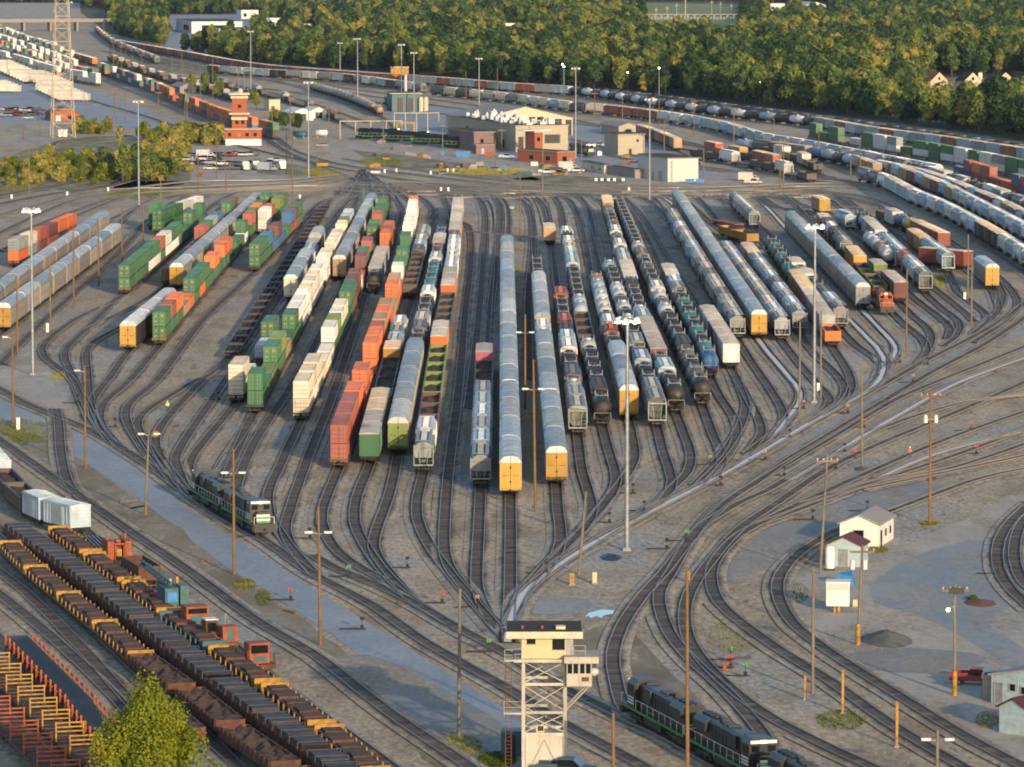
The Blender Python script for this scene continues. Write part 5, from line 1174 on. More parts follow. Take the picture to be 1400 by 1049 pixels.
b.lathe_z([(19.6, .9), (20.6, 1.0), (21.2, .5), (21.3, .01)], CREAMP, 12, (3.2, 3)); link('aerial', b.mesh('aerials'), t)
building('tan_storehouse', 'low tan storehouse among trees behind the container train', 268, 122, 20, 12, 20, 4.5, TANW, CREAMP, 0, [('f', 2, 4, 0, 3, 'D')])
building('grey_gabled_shed', 'grey gabled shed beside the container train', 246, 128, 15, 8, 26, 3, CONC, ROOFG, 2, [('f', 2, 4, 0, 2.4, 'D')])
building('cream_plant_house', 'cream block with roof tank right of the brick tower', 368, 152, 15, 5, 10, 5, CREAMP, ROOFG, 0, [('f', 1, 2.4, 0, 2.2, 'D')])
building('white_vaulted_shed', 'white gabled shed right of the brick tower', 400, 165, 15, 9, 20, 3.2, WHITEP, WHITEP, 1.8, [('f', 3, 6, 0, 2.8, 'D')])
building('white_vaulted_shed', 'second white gabled shed with reddish door, further right', 425, 162, 15, 7, 18, 3, WHITEP, WHITEP, 1.6, [('f', 2, 5, 0, 2.6, 'D')])
building('brown_roofed_hut', 'brown-roofed orange brick hut at the foot of the lattice pylon', 70, 166, 12, 12, 24, 3.2, BRICK, RUSTM, 2.4, [('f', 2, 4, 0, 2.4, 'W'), ('f', 7, 9, .8, 2.2, 'w')])
building('white_equipment_cabin', 'small white cabin right beside the pylon foot', 80, 187, 8, 3.4, 4, 2.4, WHITEP, WHITEP, 0, [('f', 1, 2, 0, 2, 'd')])
building('white_equipment_cabin', 'tiny white cabin standing on the scrub slope', 93, 225, 8, 2.1, 3, 2.0, WHITEP, WHITEP, 0, [('f', .5, 1.4, 0, 1.8, 'd')])
# distant buildings
building('white_office_building', 'long low white office building among trees, upper left', 262, 46, 10, 40, 120, 9, WHITEP, WHITEP, 0, [('f', 8, 26, 2, 6.5, 'w'), ('l', 20, 60, 2, 6, 'w'), ('f', 30, 38, 1, 5, 'w')])
building('white_office_annex', 'white annex to the right of the white office building', 300, 51, 8, 36, 60, 6, WHITEP, WHITEP, 0, [('f', 6, 20, 1, 4, 'w')])
building('pale_blue_hall', 'pale blue-roofed hall among trees, top right', 1102, 22, 14, 20, 60, 10, WHITEP, SILV, 3, [('f', 3, 8, 1, 7, 'w'), ('f', 11, 17, 1, 7, 'w')])
for i, (x, w_) in enumerate([(1272, 12), (1318, 9), (1362, 10), (1393, 9)]):
    building('gabled_house', ['wide cream house with brown hip roof, leftmost of the houses', 'cream gabled house, second of the row beyond the trees', 'cream gabled house with dark roof, third of the row', 'cream gabled house cut by the right edge'][i],
             x, 131, [40, 12, 18, 20][i], w_, 14, 7.2, CREAMP, RUSTM if i == 0 else ROOFD, 4.2, [('f', 2, 3.2, 2, 4, 'w'), ('f', w_ - 4, w_ - 2.6, 2, 4, 'w'), ('f', w_ / 2 - .6, w_ / 2 + .6, 7.5, 9, 'w')], 'house')
t = thing('chimney_stack', 'slim white chimney between two of the far houses', 'chimney', G(1340, 129)); b = MB(); b.box(-.9, .9, -.9, .9, 0, 10.5, WHITEP); b.box(-1.1, 1.1, -1.1, 1.1, 10.5, 10.9, CONC); link('shaft', b.mesh('shaft'), t)
for i, (x, y, w_) in enumerate([(362, 38, 14), (410, 47, 10), (330, 26, 16), (690, 46, 12), (1052, 16, 16)]):
    building('distant_house', ['pale house between crowns above the maroon train', 'orange-lit house roof in the upper wood', 'white block at the top left of the wood', 'small white house in the middle of the wood', 'pale house in the wood left of the blue hall'][i], x, y, 15, w_, 20, 8, WHITEP, CONC, 0, [('f', 2, 5, 2, 5, 'w')], 'house')
# road bridge
t = thing('road_bridge', 'long concrete road bridge crossing the tracks, top left', 'bridge', G(0, 46))
p0, p1 = G(-60, 43.5), G(158, 42); o = p0 * 0
t.location = p0; d = p1 - p0; ln = d.length; t.rotation_euler = (0, 0, math.atan2(d.y, d.x))
b = MB(); b.box(0, ln, -6, 6, 7.2, 8.4, CONC); link('deck', b.mesh('deck'), t)
for s in (-1, 1): b = MB(); b.box(0, ln, s * 6 - .2, s * 6 + .2, 8.4, 9.6, CONC); link('parapet', b.mesh('parapet'), t)
for i in range(6): b = MB(); x = ln * (i + .5) / 6; b.box(x - .8, x + .8, -5, 5, 0, 7.2, CONC); link('pier', b.mesh('pier'), t)
TWP = weathered('tower_aged_white_paint', hx('b3afa2'), .6, dirt=.35, rust=.35)
# ------------------------------------------------------------------ control tower (foreground)
K = 14.36; TX, TY = 744, 1058
t = thing('control_tower', 'cream yard control tower on a white braced steel frame', 'control tower', G(TX, TY))
X = lambda x: (x - TX) / K
Zt = lambda y: (TY - y) / K
xl, xr = X(715.5), X(772.7); D_ = 4.0
for x in (xl, xr):
    for y in (0, D_): b = MB(); b.box(x - .16, x + .16, y - .16, y + .16, 0, 11, TWP); link('leg', b.mesh('leg'), t)
for z in (Zt(1003), Zt(973), Zt(934)):
    b = MB()
    for y in (0, D_): b.box(xl + .17, xr - .17, y - .11, y + .11, z - .13, z + .13, TWP)
    for x in (xl, xr): b.box(x - .11, x + .11, .17, D_ - .17, z - .13, z + .13, TWP)
    link('ring_beam', b.mesh('ring_beam'), t)
for z0, z1 in ((Zt(932), Zt(903)), (Zt(971), Zt(936)), (Zt(1001), Zt(975))):
    b = MB()
    for y in (-.02, D_ + .02):
        b.tube((xl, y, z0), (xr, y, z1), .05, .05, TWP, 4); b.tube((xr, y + .08, z0), (xl, y + .08, z1), .05, .05, TWP, 4)
    b.tube((xl, 0, z0), (xl, D_, z1), .06, .06, TWP, 4); b.tube((xr, 0, z0), (xr, D_, z1), .06, .06, TWP, 4)
    link('cross_brace', b.mesh('cross_brace'), t)
b = MB(); b.box(xl + .2, xr - .2, .1, D_ - .1, 0, Zt(1005), TWP)
b.tube((xl + .4, .06, 0), (0, .06, 3.3), .05, .05, CONC, 4); b.tube((xr - .4, .06, 0), (0, .06, 3.3), .05, .05, CONC, 4); link('base_cladding', b.mesh('base_cladding'), t)
b = MB(); b.box(X(702), X(785), -.9, D_ + 1.2, Zt(902), Zt(898), TWP); link('deck', b.mesh('deck'), t)
CW = plain('cabin_cream_boarding', hx('b8ab86'), .7, var=.08)
b = MB(); b.box(X(713), X(783), -.2, D_ + .6, Zt(898), Zt(869), CW); link('cabin', b.mesh('cabin_wall'), t)
for x0, x1, y0, y1 in ((720, 732, 870, 878), (755, 772, 869.5, 886)):
    b = MB(); b.box(X(x0), X(x1), -.24, -.21, Zt(y1), Zt(y0), GLASSD); b.box(X(x0) - .08, X(x1) + .08, -.27, -.2, Zt(y1) - .1, Zt(y1), TWP)
    link('window', b.mesh('window'), t)
b = MB(); b.box(X(774), X(783.5), -.23, -.203, Zt(896), Zt(870), STEEL); link('door', b.mesh('door'), t)
b = MB(); b.box(X(692), X(796.5), -1.2, D_ + 1.6, Zt(868.5), Zt(859), CREAMP); b.box(X(693), X(795.5), -1.1, D_ + 1.5, Zt(859), Zt(858.2), ROOFD)
for x in (714, 741): b.lathe_z([(Zt(858.2), .14), (Zt(854), .14), (Zt(854), .01)], ORG, 8, (X(x), .5))
b.box(X(760), X(773), 0, 1.0, Zt(858.2), Zt(854), CREAMP); link('roof', b.mesh('roof'), t)
b = MB(); b.box(X(774.5), X(809), -.9, 2.2, Zt(935), Zt(902.5), TWP); link('lower_cabin', b.mesh('lower_cabin'), t)
b = MB(); b.box(X(771), X(818), -1.5, 2.8, Zt(902), Zt(893), TWP); link('lower_roof', b.mesh('lower_roof'), t)
for x0, x1, y0, y1 in ((776, 782, 904, 917), (784, 790, 904, 917), (793, 799, 904, 917), (801, 807, 904, 917), (795, 805, 922, 928)):
    b = MB(); b.box(X(x0), X(x1), -.95, -.91, Zt(y1), Zt(y0), GLASSD if y0 < 920 else RUSTM); link('window', b.mesh('window'), t)
b = MB()
for y in (0, 2.0): b.tube((X(806), y, Zt(936)), (xr, y, Zt(971)), .1, .1, TWP, 5)
b.box(xr, X(808), -.2, 2.2, Zt(937.5), Zt(935.2), TWP); link('bracket', b.mesh('bracket'), t)
def railing(b, x0, x1, y, z, h=1.0):
    for zz in (z + h, z + h / 2): b.tube((x0, y, zz), (x1, y, zz), .03, .03, TWP, 4)
    n = max(1, int(abs(x1 - x0) / 1))
    for i in range(n + 1): b.tube((x0 + (x1 - x0) * i / n, y, z), (x0 + (x1 - x0) * i / n, y, z + h), .03, .03, TWP, 4)
b = MB(); railing(b, X(702), X(713), -.85, Zt(898)); railing(b, X(784), X(800), -.9, Zt(893)); railing(b, X(690), X(702), -.85, Zt(899)); railing(b, X(689), X(713), -.8, Zt(972), 1.1); link('railing', b.mesh('railing'), t)
b = MB(); b.box(X(689), X(713), -.8, 1.5, Zt(974), Zt(971.5), TWP); b.box(X(690), X(702), -.8, 1.5, Zt(901), Zt(898.5), TWP); link('landing', b.mesh('landings'), t)
b = MB()
for x in (X(691), X(699)):
    b.tube((x, 0, 0), (x, 0, Zt(972)), .05, .05, RUSTM, 4); b.tube((x, 1.2, Zt(972)), (x, 1.2, Zt(900)), .05, .05, RUSTM, 4)
for i in range(30): z = .3 + i * .36; b.tube((X(691), .0 if z < 6 else 1.2, z), (X(699), .0 if z < 6 else 1.2, z), .03, .03, RUSTM, 4)
link('ladder', b.mesh('ladder'), t)
b = MB()
for i in range(12): a = i * math.pi / 11; b.add([(X(812) + .35 * math.cos(a * 2), .3, Zt(919) + .35 * math.sin(a * 2))], [], TWP)
b.lathe_z([(Zt(924), .05), (Zt(920), .5), (Zt(914), .45), (Zt(912), .05)], SILV, 10, (X(812), .4)); link('satellite_dish', b.mesh('satellite_dish'), t)
b = MB(); b.box(X(733), X(744), -.3, .2, Zt(1000), Zt(990), CREAMP); b.box(X(735), X(743), -.33, -.31, Zt(998), Zt(991), BLACK); link('air_conditioner', b.mesh('air_conditioner'), t)
# things around the tower
t = thing('portable_toilet', 'teal portable cabin left of the control tower foot', 'portable cabin', G(699, 1032)); b = MB(); b.box(-1, 1, -1, 1, 0, 2.3, TEALP); b.prism([(-1.05, 2.3), (1.05, 2.3), (.9, 2.5), (-.9, 2.5)], -1.05, 1.05, TEALP); link('cabin', b.mesh('cabin'), t); b = MB(); b.box(-.45, .45, -1.04, -1.01, .1, 2.1, BLACK); link('door', b.mesh('door'), t)

# ------------------------------------------------------------------ road vehicles
def wheels4(t, L, W, r=.34):
    if ('w', L, W) not in _mesh:
        b = MB(); b.tube((-.11, 0, r), (.11, 0, r), r, r, BLACK, 12); b.tube((-.115, 0, r), (.115, 0, r), r * .55, r * .55, STEEL, 10); _mesh[('w', L, W)] = b.mesh('wheel')
    for x in (-W / 2 + .08, W / 2 - .08):
        for y in (-L * .31, L * .31): link('wheel', _mesh[('w', L, W)], t, (x, y, 0))
def vehicle(kind, px, py, rz, c, label, group=None):
    if kind not in _mesh:
        if kind == 'car':
            L, W = 4.6, 1.8; b = MB(); b.prismx([(-2.3, .35), (2.3, .35), (2.3, .8), (2.1, .92), (1.2, .98), (-1.0, 1.0), (-2.2, .85), (-2.3, .7)], -W / 2, W / 2, BOXP)
            c_ = MB(); c_.prismx([(-1.25, .98), (1.5, .98), (.9, 1.42), (-.5, 1.45)], -W / 2 + .14, W / 2 - .14, GLASSD); r = MB(); r.box(-W / 2 + .2, W / 2 - .2, -.5, .88, 1.43, 1.48, BOXP)
        elif kind == 'pickup':
            L, W = 5.6, 2.0; b = MB(); b.prismx([(-2.8, .5), (2.8, .5), (2.8, 1.1), (-1.4, 1.1), (-2.7, .98), (-2.8, .8)], -W / 2, W / 2, BOXP)
            b.box(-W / 2 + .15, W / 2 - .15, .9, 2.7, 1.1, 1.12, BLACK)
            for s in (-1, 1): b.box(s * (W / 2 - .05) - .05, s * (W / 2 - .05) + .05, .8, 2.8, 1.1, 1.35, BOXP)
            c_ = MB(); c_.prismx([(-1.5, 1.1), (.8, 1.1), (.6, 1.75), (-.7, 1.78)], -W / 2 + .12, W / 2 - .12, GLASSD); r = MB(); r.box(-W / 2 + .18, W / 2 - .18, -.7, .6, 1.76, 1.82, BOXP)
        else:
            L, W = 6.8, 2.2; b = MB(); b.box(-W / 2, W / 2, -1.2, 3.4, .5, 2.9, BOXP); b.prismx([(-3.3, .5), (-1.25, .5), (-1.25, 2.0), (-2.1, 2.0), (-2.6, 1.3), (-3.3, 1.1)], -W / 2 + .1, W / 2 - .1, BOXP)
            c_ = MB(); c_.prismx([(-2.55, 1.35), (-2.1, 1.9), (-1.6, 1.9), (-1.6, 1.35)], -W / 2 + .08, W / 2 - .08, GLASSD); r = MB(); r.box(-W / 2 + .05, W / 2 - .05, -1.15, 3.35, 2.9, 2.96, BOXP)
        _mesh[kind] = (L, W, b.mesh('body'), c_.mesh('windows'), r.mesh('roof'))
    L, W, bm, wm, rm = _mesh[kind]
    t = thing({'car': 'parked_car', 'pickup': 'pickup_truck', 'van': 'box_van'}[kind], label, {'car': 'car', 'pickup': 'pickup truck', 'van': 'van'}[kind], G(px, py), R(rz), group)
    link('body', bm, t, color=c); link('windows', wm, t); link('roof', rm, t, color=c); wheels4(t, L, W); return t
rv = random.Random(21)
CCAR = [('white', 'dadad6'), ('white', 'dadad6'), ('silver', 'a9acad'), ('dark', '24282c'), ('grey', '5c6064'), ('blue', '2c4a70'), ('red', '8a2622'), ('white', 'd2d0ca')]
for r_, (y, x0, x1) in enumerate([(214, 244, 348), (220, 250, 300), (226, 256, 352), (232, 288, 330)]):
    x = x0
    while x < x1:
        n_, h_ = rv.choice(CCAR); vehicle('pickup' if rv.random() < .3 else 'car', x, y + rv.uniform(-.6, .6), 70 + rv.uniform(-8, 8) + 180 * (rv.random() < .4), hx(h_), f"{n_} vehicle parked in the {['back', 'second', 'third', 'front'][r_]} row of the car park below the brick tower", f"{n_} vehicles in the car park below the brick tower"); x += rv.uniform(6.5, 9)
for i, (k, x, y, rz, h_, lab) in enumerate([('van', 282, 216, 80, 'dadad6', 'long white box van in the car park'), ('van', 336, 233, 10, 'd8d0b8', 'cream box van with rounded cab at the car park front'), ('van', 350, 232, 10, 'd8d4c4', 'second cream box van at the car park front'),
     ('van', 366, 234, 80, '9fb0b8', 'pale blue box van at the right end of the car park'), ('van', 386, 232, 10, 'e0e0dc', 'square white trailer van by the wooden post'), ('pickup', 378, 222, 75, 'c8c8c4', 'pale pickup truck behind the square white trailer van'), ('car', 370, 224, 75, '2a2e30', 'dark car behind the pale blue van'),
     ('pickup', 748, 238, 80, 'd8d8d2', 'white pickup truck left of the thin post in front of the brick office'), ('van', 778, 233, 80, 'dcdcd6', 'white service van in front of the red brick office'), ('pickup', 788, 236, 80, 'dcdcd6', 'white pickup parked beside the white service van'), ('pickup', 764, 239, 70, 'c9cdd0', 'white flatbed pickup nearer the tracks'),
     ('pickup', 693, 217, 80, 'c8ccd0', 'pale pickup beside the long shop wall'), ('pickup', 1030, 252, 80, 'c9c4b8', 'pale utility truck right of the silver shed'), ('van', 1024, 248, 80, 'd4cdbf', 'pale box truck right of the silver shed'), ('pickup', 1335, 936, 75, '8f2026', 'red pickup truck parked by the pale blue building'),
     ('pickup', 775, 1062, 80, '1c4a58', 'dark teal pickup under the control tower'), ('car', 38, 163, 70, 'dadad6', 'white car on the left lot below the trailers'), ('pickup', 30, 158, 70, 'd0d0cc', 'white pickup on the left lot'), ('car', 388, 168, 60, 'c8ccd0', 'silver car by the white gabled sheds'), ('car', 820, 200, 40, 'dadad6', 'white car behind the shop corner')]):
    vehicle(k, x, y, rz, hx(h_), lab)
TR = None
def trailer(px, py, rz, c, label, group):
    global TR
    if TR is None:
        b = MB(); b.box(-1.3, 1.3, -8, 8, 1.2, 4.1, BOXP)
        for i in range(13):
            for s in (-1, 1): b.box(s * 1.31 - .01, s * 1.31 + .01, -7.5 + i * 1.25 - .04, -7.5 + i * 1.25 + .04, 1.25, 4.05, BOXP)
        w_ = MB()
        for y in (5.2, 6.5):
            for x in (-1.05, 1.05): w_.tube((x - .2, y, .5), (x + .2, y, .5), .5, .5, BLACK, 10)
        l_ = MB()
        for x in (-.9, .9): l_.box(x - .08, x + .08, -5.1, -4.9, 0, 1.2, STEEL)
        TR = (b.mesh('trailer_box'), w_.mesh('axle_wheels'), l_.mesh('landing_legs'))
    t = thing('semi_trailer', label, 'trailer', G(px, py), R(rz), group); link('trailer_box', TR[0], t, color=c); link('axle_wheels', TR[1], t); link('landing_legs', TR[2], t)
for g, (x0, y0, n, ph) in enumerate([(4, 128, 5, 'the small trailer group at the left edge'), (12, 99, 13, 'the farthest trailer row at the left edge'), (58, 114, 9, 'the middle trailer row at the left'), (84, 134, 8, 'the nearest trailer row left of the pylon')]):
    for i in range(n): trailer(x0 + i * 4.4 - 14, y0 + i * 2.0 - 8, 72, vary(hx('d9d2bf'), .1), f"white semi-trailer parked in {ph}", f"white semi-trailers in {ph}")
for k in range(16):
    n_, h_ = rv.choice(CCAR); vehicle('pickup' if k % 3 else 'car', 8 + (k % 8) * 6.5, 152 + (k // 8) * 7 + rv.uniform(-1, 1), 60 + rv.uniform(-10, 10), hx(h_), f"{n_} vehicle on the left lot between trailers and the track loop", f"{n_} vehicles on the left lot")
# ------------------------------------------------------------------ posts and masts
def high_mast(px, yb, yt, label, lit=False):
    h = HT(px, yb, yt); t = thing('floodlight_mast', label, 'floodlight mast', G(px, yb))
    b = MB(); b.tube((0, 0, 0), (0, 0, h - .6), .34, .17, STEEL, 8); b.box(-.5, .5, -.5, .5, 0, .4, CONC); link('pole', b.mesh('pole'), t)
    b = MB(); b.lathe_z([(h - .7, .5), (h - .5, 1.0), (h - .35, 1.0), (h - .3, .3)], STEEL, 12); link('head_ring', b.mesh('head_ring'), t)
    for i in range(6):
        a = i * math.pi / 3 + .3; b = MB(); x, y = 1.35 * math.cos(a), 1.35 * math.sin(a)
        b.tube((x * .6, y * .6, h - .45), (x, y, h - .35), .06, .06, STEEL, 4)
        b.lathe_z([(h - .75, .38), (h - .4, .34), (h - .15, .12), (h - .12, .01)], LAMPW, 8, (x, y)); b.lathe_z([(h - .95, .01), (h - .9, .3), (h - .76, .34)] if lit else [(h - .78, .01), (h - .76, .34)], LAMPG if lit else LAMPW, 8, (x, y))
        link('floodlight', b.mesh('floodlight'), t)
for a in [(45, 513, 283, 'lit floodlight mast at the far left of the bowl', True), (190, 281, 137, 'floodlight mast in front of the left scrub trees'), (857, 753, 432, 'brightly lit floodlight mast, the tallest, right of centre', True),
          (1113, 551, 305, 'lit floodlight mast beside the right-hand autorack string', True), (888, 274, 134, 'floodlight mast in front of the silver shed'), (787, 216, 92, 'floodlight mast at the corner of the locomotive shop'),
          (489, 140, 52, 'floodlight mast before the wood, left of the sand tower'), (549, 152, 60, 'floodlight mast directly before the sand tower'), (566, 154, 71, 'floodlight mast just right of the sand tower'), (655, 146, 79, 'floodlight mast behind the locomotive shop'),
          (343, 130, 42, 'floodlight mast beside the brick tower'), (422, 243, 111, 'floodlight mast at the bend right of the car park'), (465, 96, 58, 'small far floodlight mast at the wood edge'), (96, 122, 2, 'floodlight mast behind the lattice pylon')]: high_mast(*a)
for i, (x, yb, yt) in enumerate([(769, 120, 89), (858, 124, 100), (901, 136, 94), (954, 120, 97), (994, 114, 104), (1039, 142, 114), (695, 110, 84), (771, 130, 92)]):
    h = HT(x, yb, yt); t = thing('street_lamp', 'lit lamp post at the foot of the dark wood behind the trains', 'street lamp', G(x, yb), 0, 'lit lamp posts along the wood')
    b = MB(); b.tube((0, 0, 0), (0, 0, h), .22, .14, STEEL, 6); link('pole', b.mesh('pole'), t); b = MB(); b.lathe_z([(h, .1), (h + .1, .35), (h + .5, .3), (h + .6, .05)], LAMPG, 8); link('lamp', b.mesh('lamp'), t)
def wood_pole(px, yb, yt, label, lamps=0, m=None, arm=False, xt=None, group=None, lit=False, tr=False):
    m = m or WOOD; h = HT(px, yb, yt); p = G(px, yb); t = thing('wooden_pole', label, 'utility pole', p, 0, group)
    lean = 0 if xt is None else (xt - px) / S(yb); b = MB(); b.tube((0, 0, -.1), (lean, 0, h), .21, .14, m, 7); link('pole', b.mesh('pole'), t)
    zl = h * .8 if lamps > 1 else h * .94
    if lamps:
        for s in ((-1, 1) if lamps > 1 else (-1,)):
            b = MB(); b.tube((lean * .85, 0, zl), (lean * .85 + s * 1.1, -.3, zl + .25), .05, .05, STEEL, 4); b.prismx([(-.55, zl + .14), (-.05, zl + .14), (-.05, zl + .3), (-.4, zl + .36)], lean + s * 1.1 - .45, lean + s * 1.1 + .45, LAMPW)
            b.box(lean + s * 1.1 - .35, lean + s * 1.1 + .35, -.5, -.1, zl + .1, zl + .138, LAMPG if lit else LAMPW); link('lamp', b.mesh('lamp'), t)
    if arm:
        b = MB(); b.box(lean - 1.4, lean + 1.4, -.3, -.16, h - .9, h - .65, m)
        for x in (-1.25, -.5, .5, 1.25): b.lathe_z([(h - .65, .07), (h - .4, .09), (h - .38, .01)], CREAMP, 6, (lean + x, -.23))
        link('crossarm', b.mesh('crossarm'), t)
    if tr:
        for x in (-.7, .7): b = MB(); b.lathe_z([(h * .76, .28), (h * .76 + 1.0, .28), (h * .76 + 1.1, .1), (h * .76 + 1.12, .01)], LAMPW, 10, (x, -.3)); b.box(min(x, 0), max(x, 0), -.1, 0, h * .76 + .4, h * .76 + .5, STEEL); link('transformer', b.mesh('transformer'), t)
    return t
for a in [
 dict(px=18, yb=580, yt=455, label='wooden pole with side lamp at the left edge beside a white marker', lamps=1), dict(px=24, yb=484, yt=377, label='dark wooden pole left of the lit mast'),
 dict(px=69, yb=450, yt=350, label='pale wooden pole right of the far left mast', m=WOODG), dict(px=101, yb=422, yt=305, label='dark thin pole in front of the second autorack string'), dict(px=135, yb=392, yt=297, label='dark thin pole nearer the end of that autorack string'),
 dict(px=167, yb=360, yt=284, label='dark pole left of the short green stack string'), dict(px=196, yb=330, yt=262, label='dark pole at the top of the green stacks'), dict(px=220, yb=300, yt=240, label='pale pole between the farthest green stacks', m=WOODG),
 dict(px=117, yb=641, yt=500, label='tall brown pole standing beside the access road, leftmost there', lamps=1), dict(px=199, yb=704, yt=568, label='pale twin-lamp pole left of the two locomotives', lamps=2, m=WOODG, xt=205), dict(px=320, yb=786, yt=614, label='orange-brown twin-lamp pole in front of the locomotives', lamps=2),
 dict(px=438, yb=882, yt=692, label='dark twin-lamp pole with a lit tip below the orange train', lamps=2, xt=436), dict(px=627, yb=1008, yt=805, label='brown pole beside the access road left of the control tower', m=WOODG, xt=629), dict(px=940, yb=1090, yt=775, label='very tall orange-lit pole in front of the green locomotives', xt=938, arm=False),
 dict(px=839, yb=1090, yt=975, label='short brown pole right of the control tower', xt=838), dict(px=732, yb=700, yt=492, label='orange twin-lamp pole with white base between the pale strings', lamps=2, xt=729), dict(px=718, yb=560, yt=430, label='orange twin-lamp pole farther up between the two pale strings', lamps=2),
 dict(px=711, yb=330, yt=234, label='tall brown pole above the central autorack string'), dict(px=742, yb=275, yt=203, label='pale pole in front of the white vehicles', m=WOODG), dict(px=791, yb=786, yt=672, label='greenish leaning pole with a small box near the converging tracks', m=WOODG, xt=801),
 dict(px=1093, yb=573, yt=440, label='short wooden pole left of the right-hand lit mast', m=WOODG), dict(px=1122, yb=545, yt=425, label='pale pole just right of the right-hand lit mast', m=WOODG), dict(px=1323, yb=410, yt=321, label='pale pole left of the lone autorack', m=WOODG), dict(px=1328, yb=445, yt=346, label='second pale pole left of the lone autorack', m=WOODG),
 dict(px=1239, yb=481, yt=368, label='dark thin pole below the white and grey hopper string'), dict(px=1179, yb=642, yt=510, label='greenish bare pole on a dark rubble heap', m=WOODG, xt=1177), dict(px=1121, yb=785, yt=622, label='greenish pole with a short crossarm behind the white tank', m=WOODG, xt=1130, arm=True),
 dict(px=1271, yb=716, yt=534, label='tall pole with crossarms and two white transformers', arm=True, tr=True), dict(px=1111, yb=948, yt=775, label='greenish pole with white foot beside the curved tracks', m=WOODG), dict(px=1173, yb=882, yt=745, label='pole with two pale transformers and yellow foot by the blue shed', m=WOODG, tr=True, arm=True, xt=1178),
 dict(px=1305, yb=951, yt=797, label='pole with a burning lamp and yellow foot in the paved yard', m=WOODG, arm=True, xt=1304), dict(px=1281, yb=1075, yt=998, label='grey post with two small floodlights near the bottom right', m=WOODG, lamps=2),
 dict(px=400, yb=275, yt=182, label='dark pole at the head of the green and blue stacks'), dict(px=434, yb=252, yt=212, label='short dark pole by the bend'), dict(px=452, yb=160, yt=146, label='tiny pole on the pipe gantry'), dict(px=271, yb=262, yt=209, label='dark pole in front of the car park left part'), dict(px=296, yb=245, yt=166, label='brown pole between the box vans'),
 dict(px=309, yb=262, yt=208, label='dark pole before the car park middle'), dict(px=392, yb=238, yt=180, label='pale pole by the square white trailer', m=WOODG), dict(px=397, yb=190, yt=130, label='pole right of the brick tower trees', m=WOODG), dict(px=40, yb=270, yt=195, label='pale pole among the left scrub', m=WOODG), dict(px=33, yb=250, yt=205, label='second pole in the left scrub'),
 dict(px=677, yb=233, yt=190, label='dark pole below the shop wall'), dict(px=686, yb=208, yt=176, label='pale T-topped pole along the shop wall', m=WOODG, arm=True), dict(px=605, yb=205, yt=170, label='lit pole by the blue bin', m=WOODG, arm=True), dict(px=524, yb=198, yt=163, label='pale pole left of the yellow gantry', m=WOODG, arm=True), dict(px=450, yb=192, yt=146, label='pale pole before the pipe gantry left part', m=WOODG, arm=True),
 dict(px=637, yb=140, yt=97, label='wooden pole behind the shop roof'), dict(px=680, yb=136, yt=93, label='wooden pole right of the shop mast'), dict(px=813, yb=160, yt=126, label='pale crossarm pole behind the tan shed', arm=True), dict(px=851, yb=174, yt=131, label='grey pole above the tan shed', m=WOODG), dict(px=901, yb=172, yt=134, label='red-brown pole right of the front mast'),
 dict(px=908, yb=215, yt=168, label='pale pole right of the tan shed', m=WOODG, arm=True), dict(px=949, yb=187, yt=136, label='wooden pole above the silver shed', arm=True), dict(px=1003, yb=196, yt=146, label='pale pole amid the pale hopper train', m=WOODG, arm=True), dict(px=962, yb=246, yt=203, label='short pale pole right of the silver shed', m=WOODG), dict(px=795, yb=238, yt=190, label='yellowish pole before the white service van', m=WOODG),
 dict(px=1058, yb=192, yt=160, label='orange pole by the brown gondolas'), dict(px=1066, yb=260, yt=196, label='pair-pole, left one, before the tank line', m=WOOD), dict(px=1071, yb=262, yt=190, label='pair-pole, right one, before the tank line', m=WOODG, arm=True), dict(px=1119, yb=218, yt=175, label='reddish pole before the green stacks'), dict(px=1176, yb=245, yt=187, label='dark pole before the yellow boxcar', arm=False), dict(px=1163, yb=252, yt=216, label='short pale pole near the yellow boxcar', m=WOODG),
]: wood_pole(**a)
for i, (x, yb, yt) in enumerate([(157, 157, 120), (160, 163, 122), (172, 168, 124), (133, 180, 141), (154, 182, 158), (115, 152, 120), (62, 112, 80), (39, 98, 77), (24, 92, 68), (166, 96, 62), (172, 92, 65), (181, 90, 75), (194, 98, 74), (235, 110, 76), (249, 112, 70), (155, 92, 56), (263, 134, 90), (274, 136, 92), (217, 158, 125), (256, 173, 135), (253, 172, 134), (280, 205, 166), (32, 192, 150), (48, 186, 146), (55, 187, 146), (142, 175, 160), (325, 120, 92), (334, 122, 95), (291, 140, 78), (372, 180, 150), (10, 104, 80), (118, 112, 85)]):
    wood_pole(x, yb, yt, 'slim wooden pole among the tracks and lots at the upper left', group='slim wooden poles at the upper left', arm=i % 3 == 0, m=WOODG if i % 2 else WOOD)
# lamp of the paved yard (burning) is part of its pole
o = [q for q in bpy.data.objects if q.get('label', '').startswith('pole with a burning lamp')][0]
hh = HT(1305, 951, 834); b = MB(); b.tube((0, -.1, hh + .4), (-.75, -.5, hh + .3), .05, .05, STEEL, 4); b.lathe_z([(hh - .1, .01), (hh - .05, .16), (hh + .1, .2), (hh + .25, .1)], LAMPG, 10, (-.8, -.5)); link('burning_lamp', b.mesh('burning_lamp'), o)
b = MB(); b.box(-.7, .9, -.35, -.2, HT(1305, 951, 812), HT(1305, 951, 803), BLACK); link('equipment_box', b.mesh('equipment_box'), o)
for lab, hgt in (('pole with a burning', 2.6), ('pole with two pale', 2.4)):
    o = [q for q in bpy.data.objects if q.get('label', '').startswith(lab)][0]; b = MB(); b.tube((0, 0, 0), (0, 0, hgt), .27, .27, YEL, 8); link('yellow_guard', b.mesh('yellow_guard'), o)
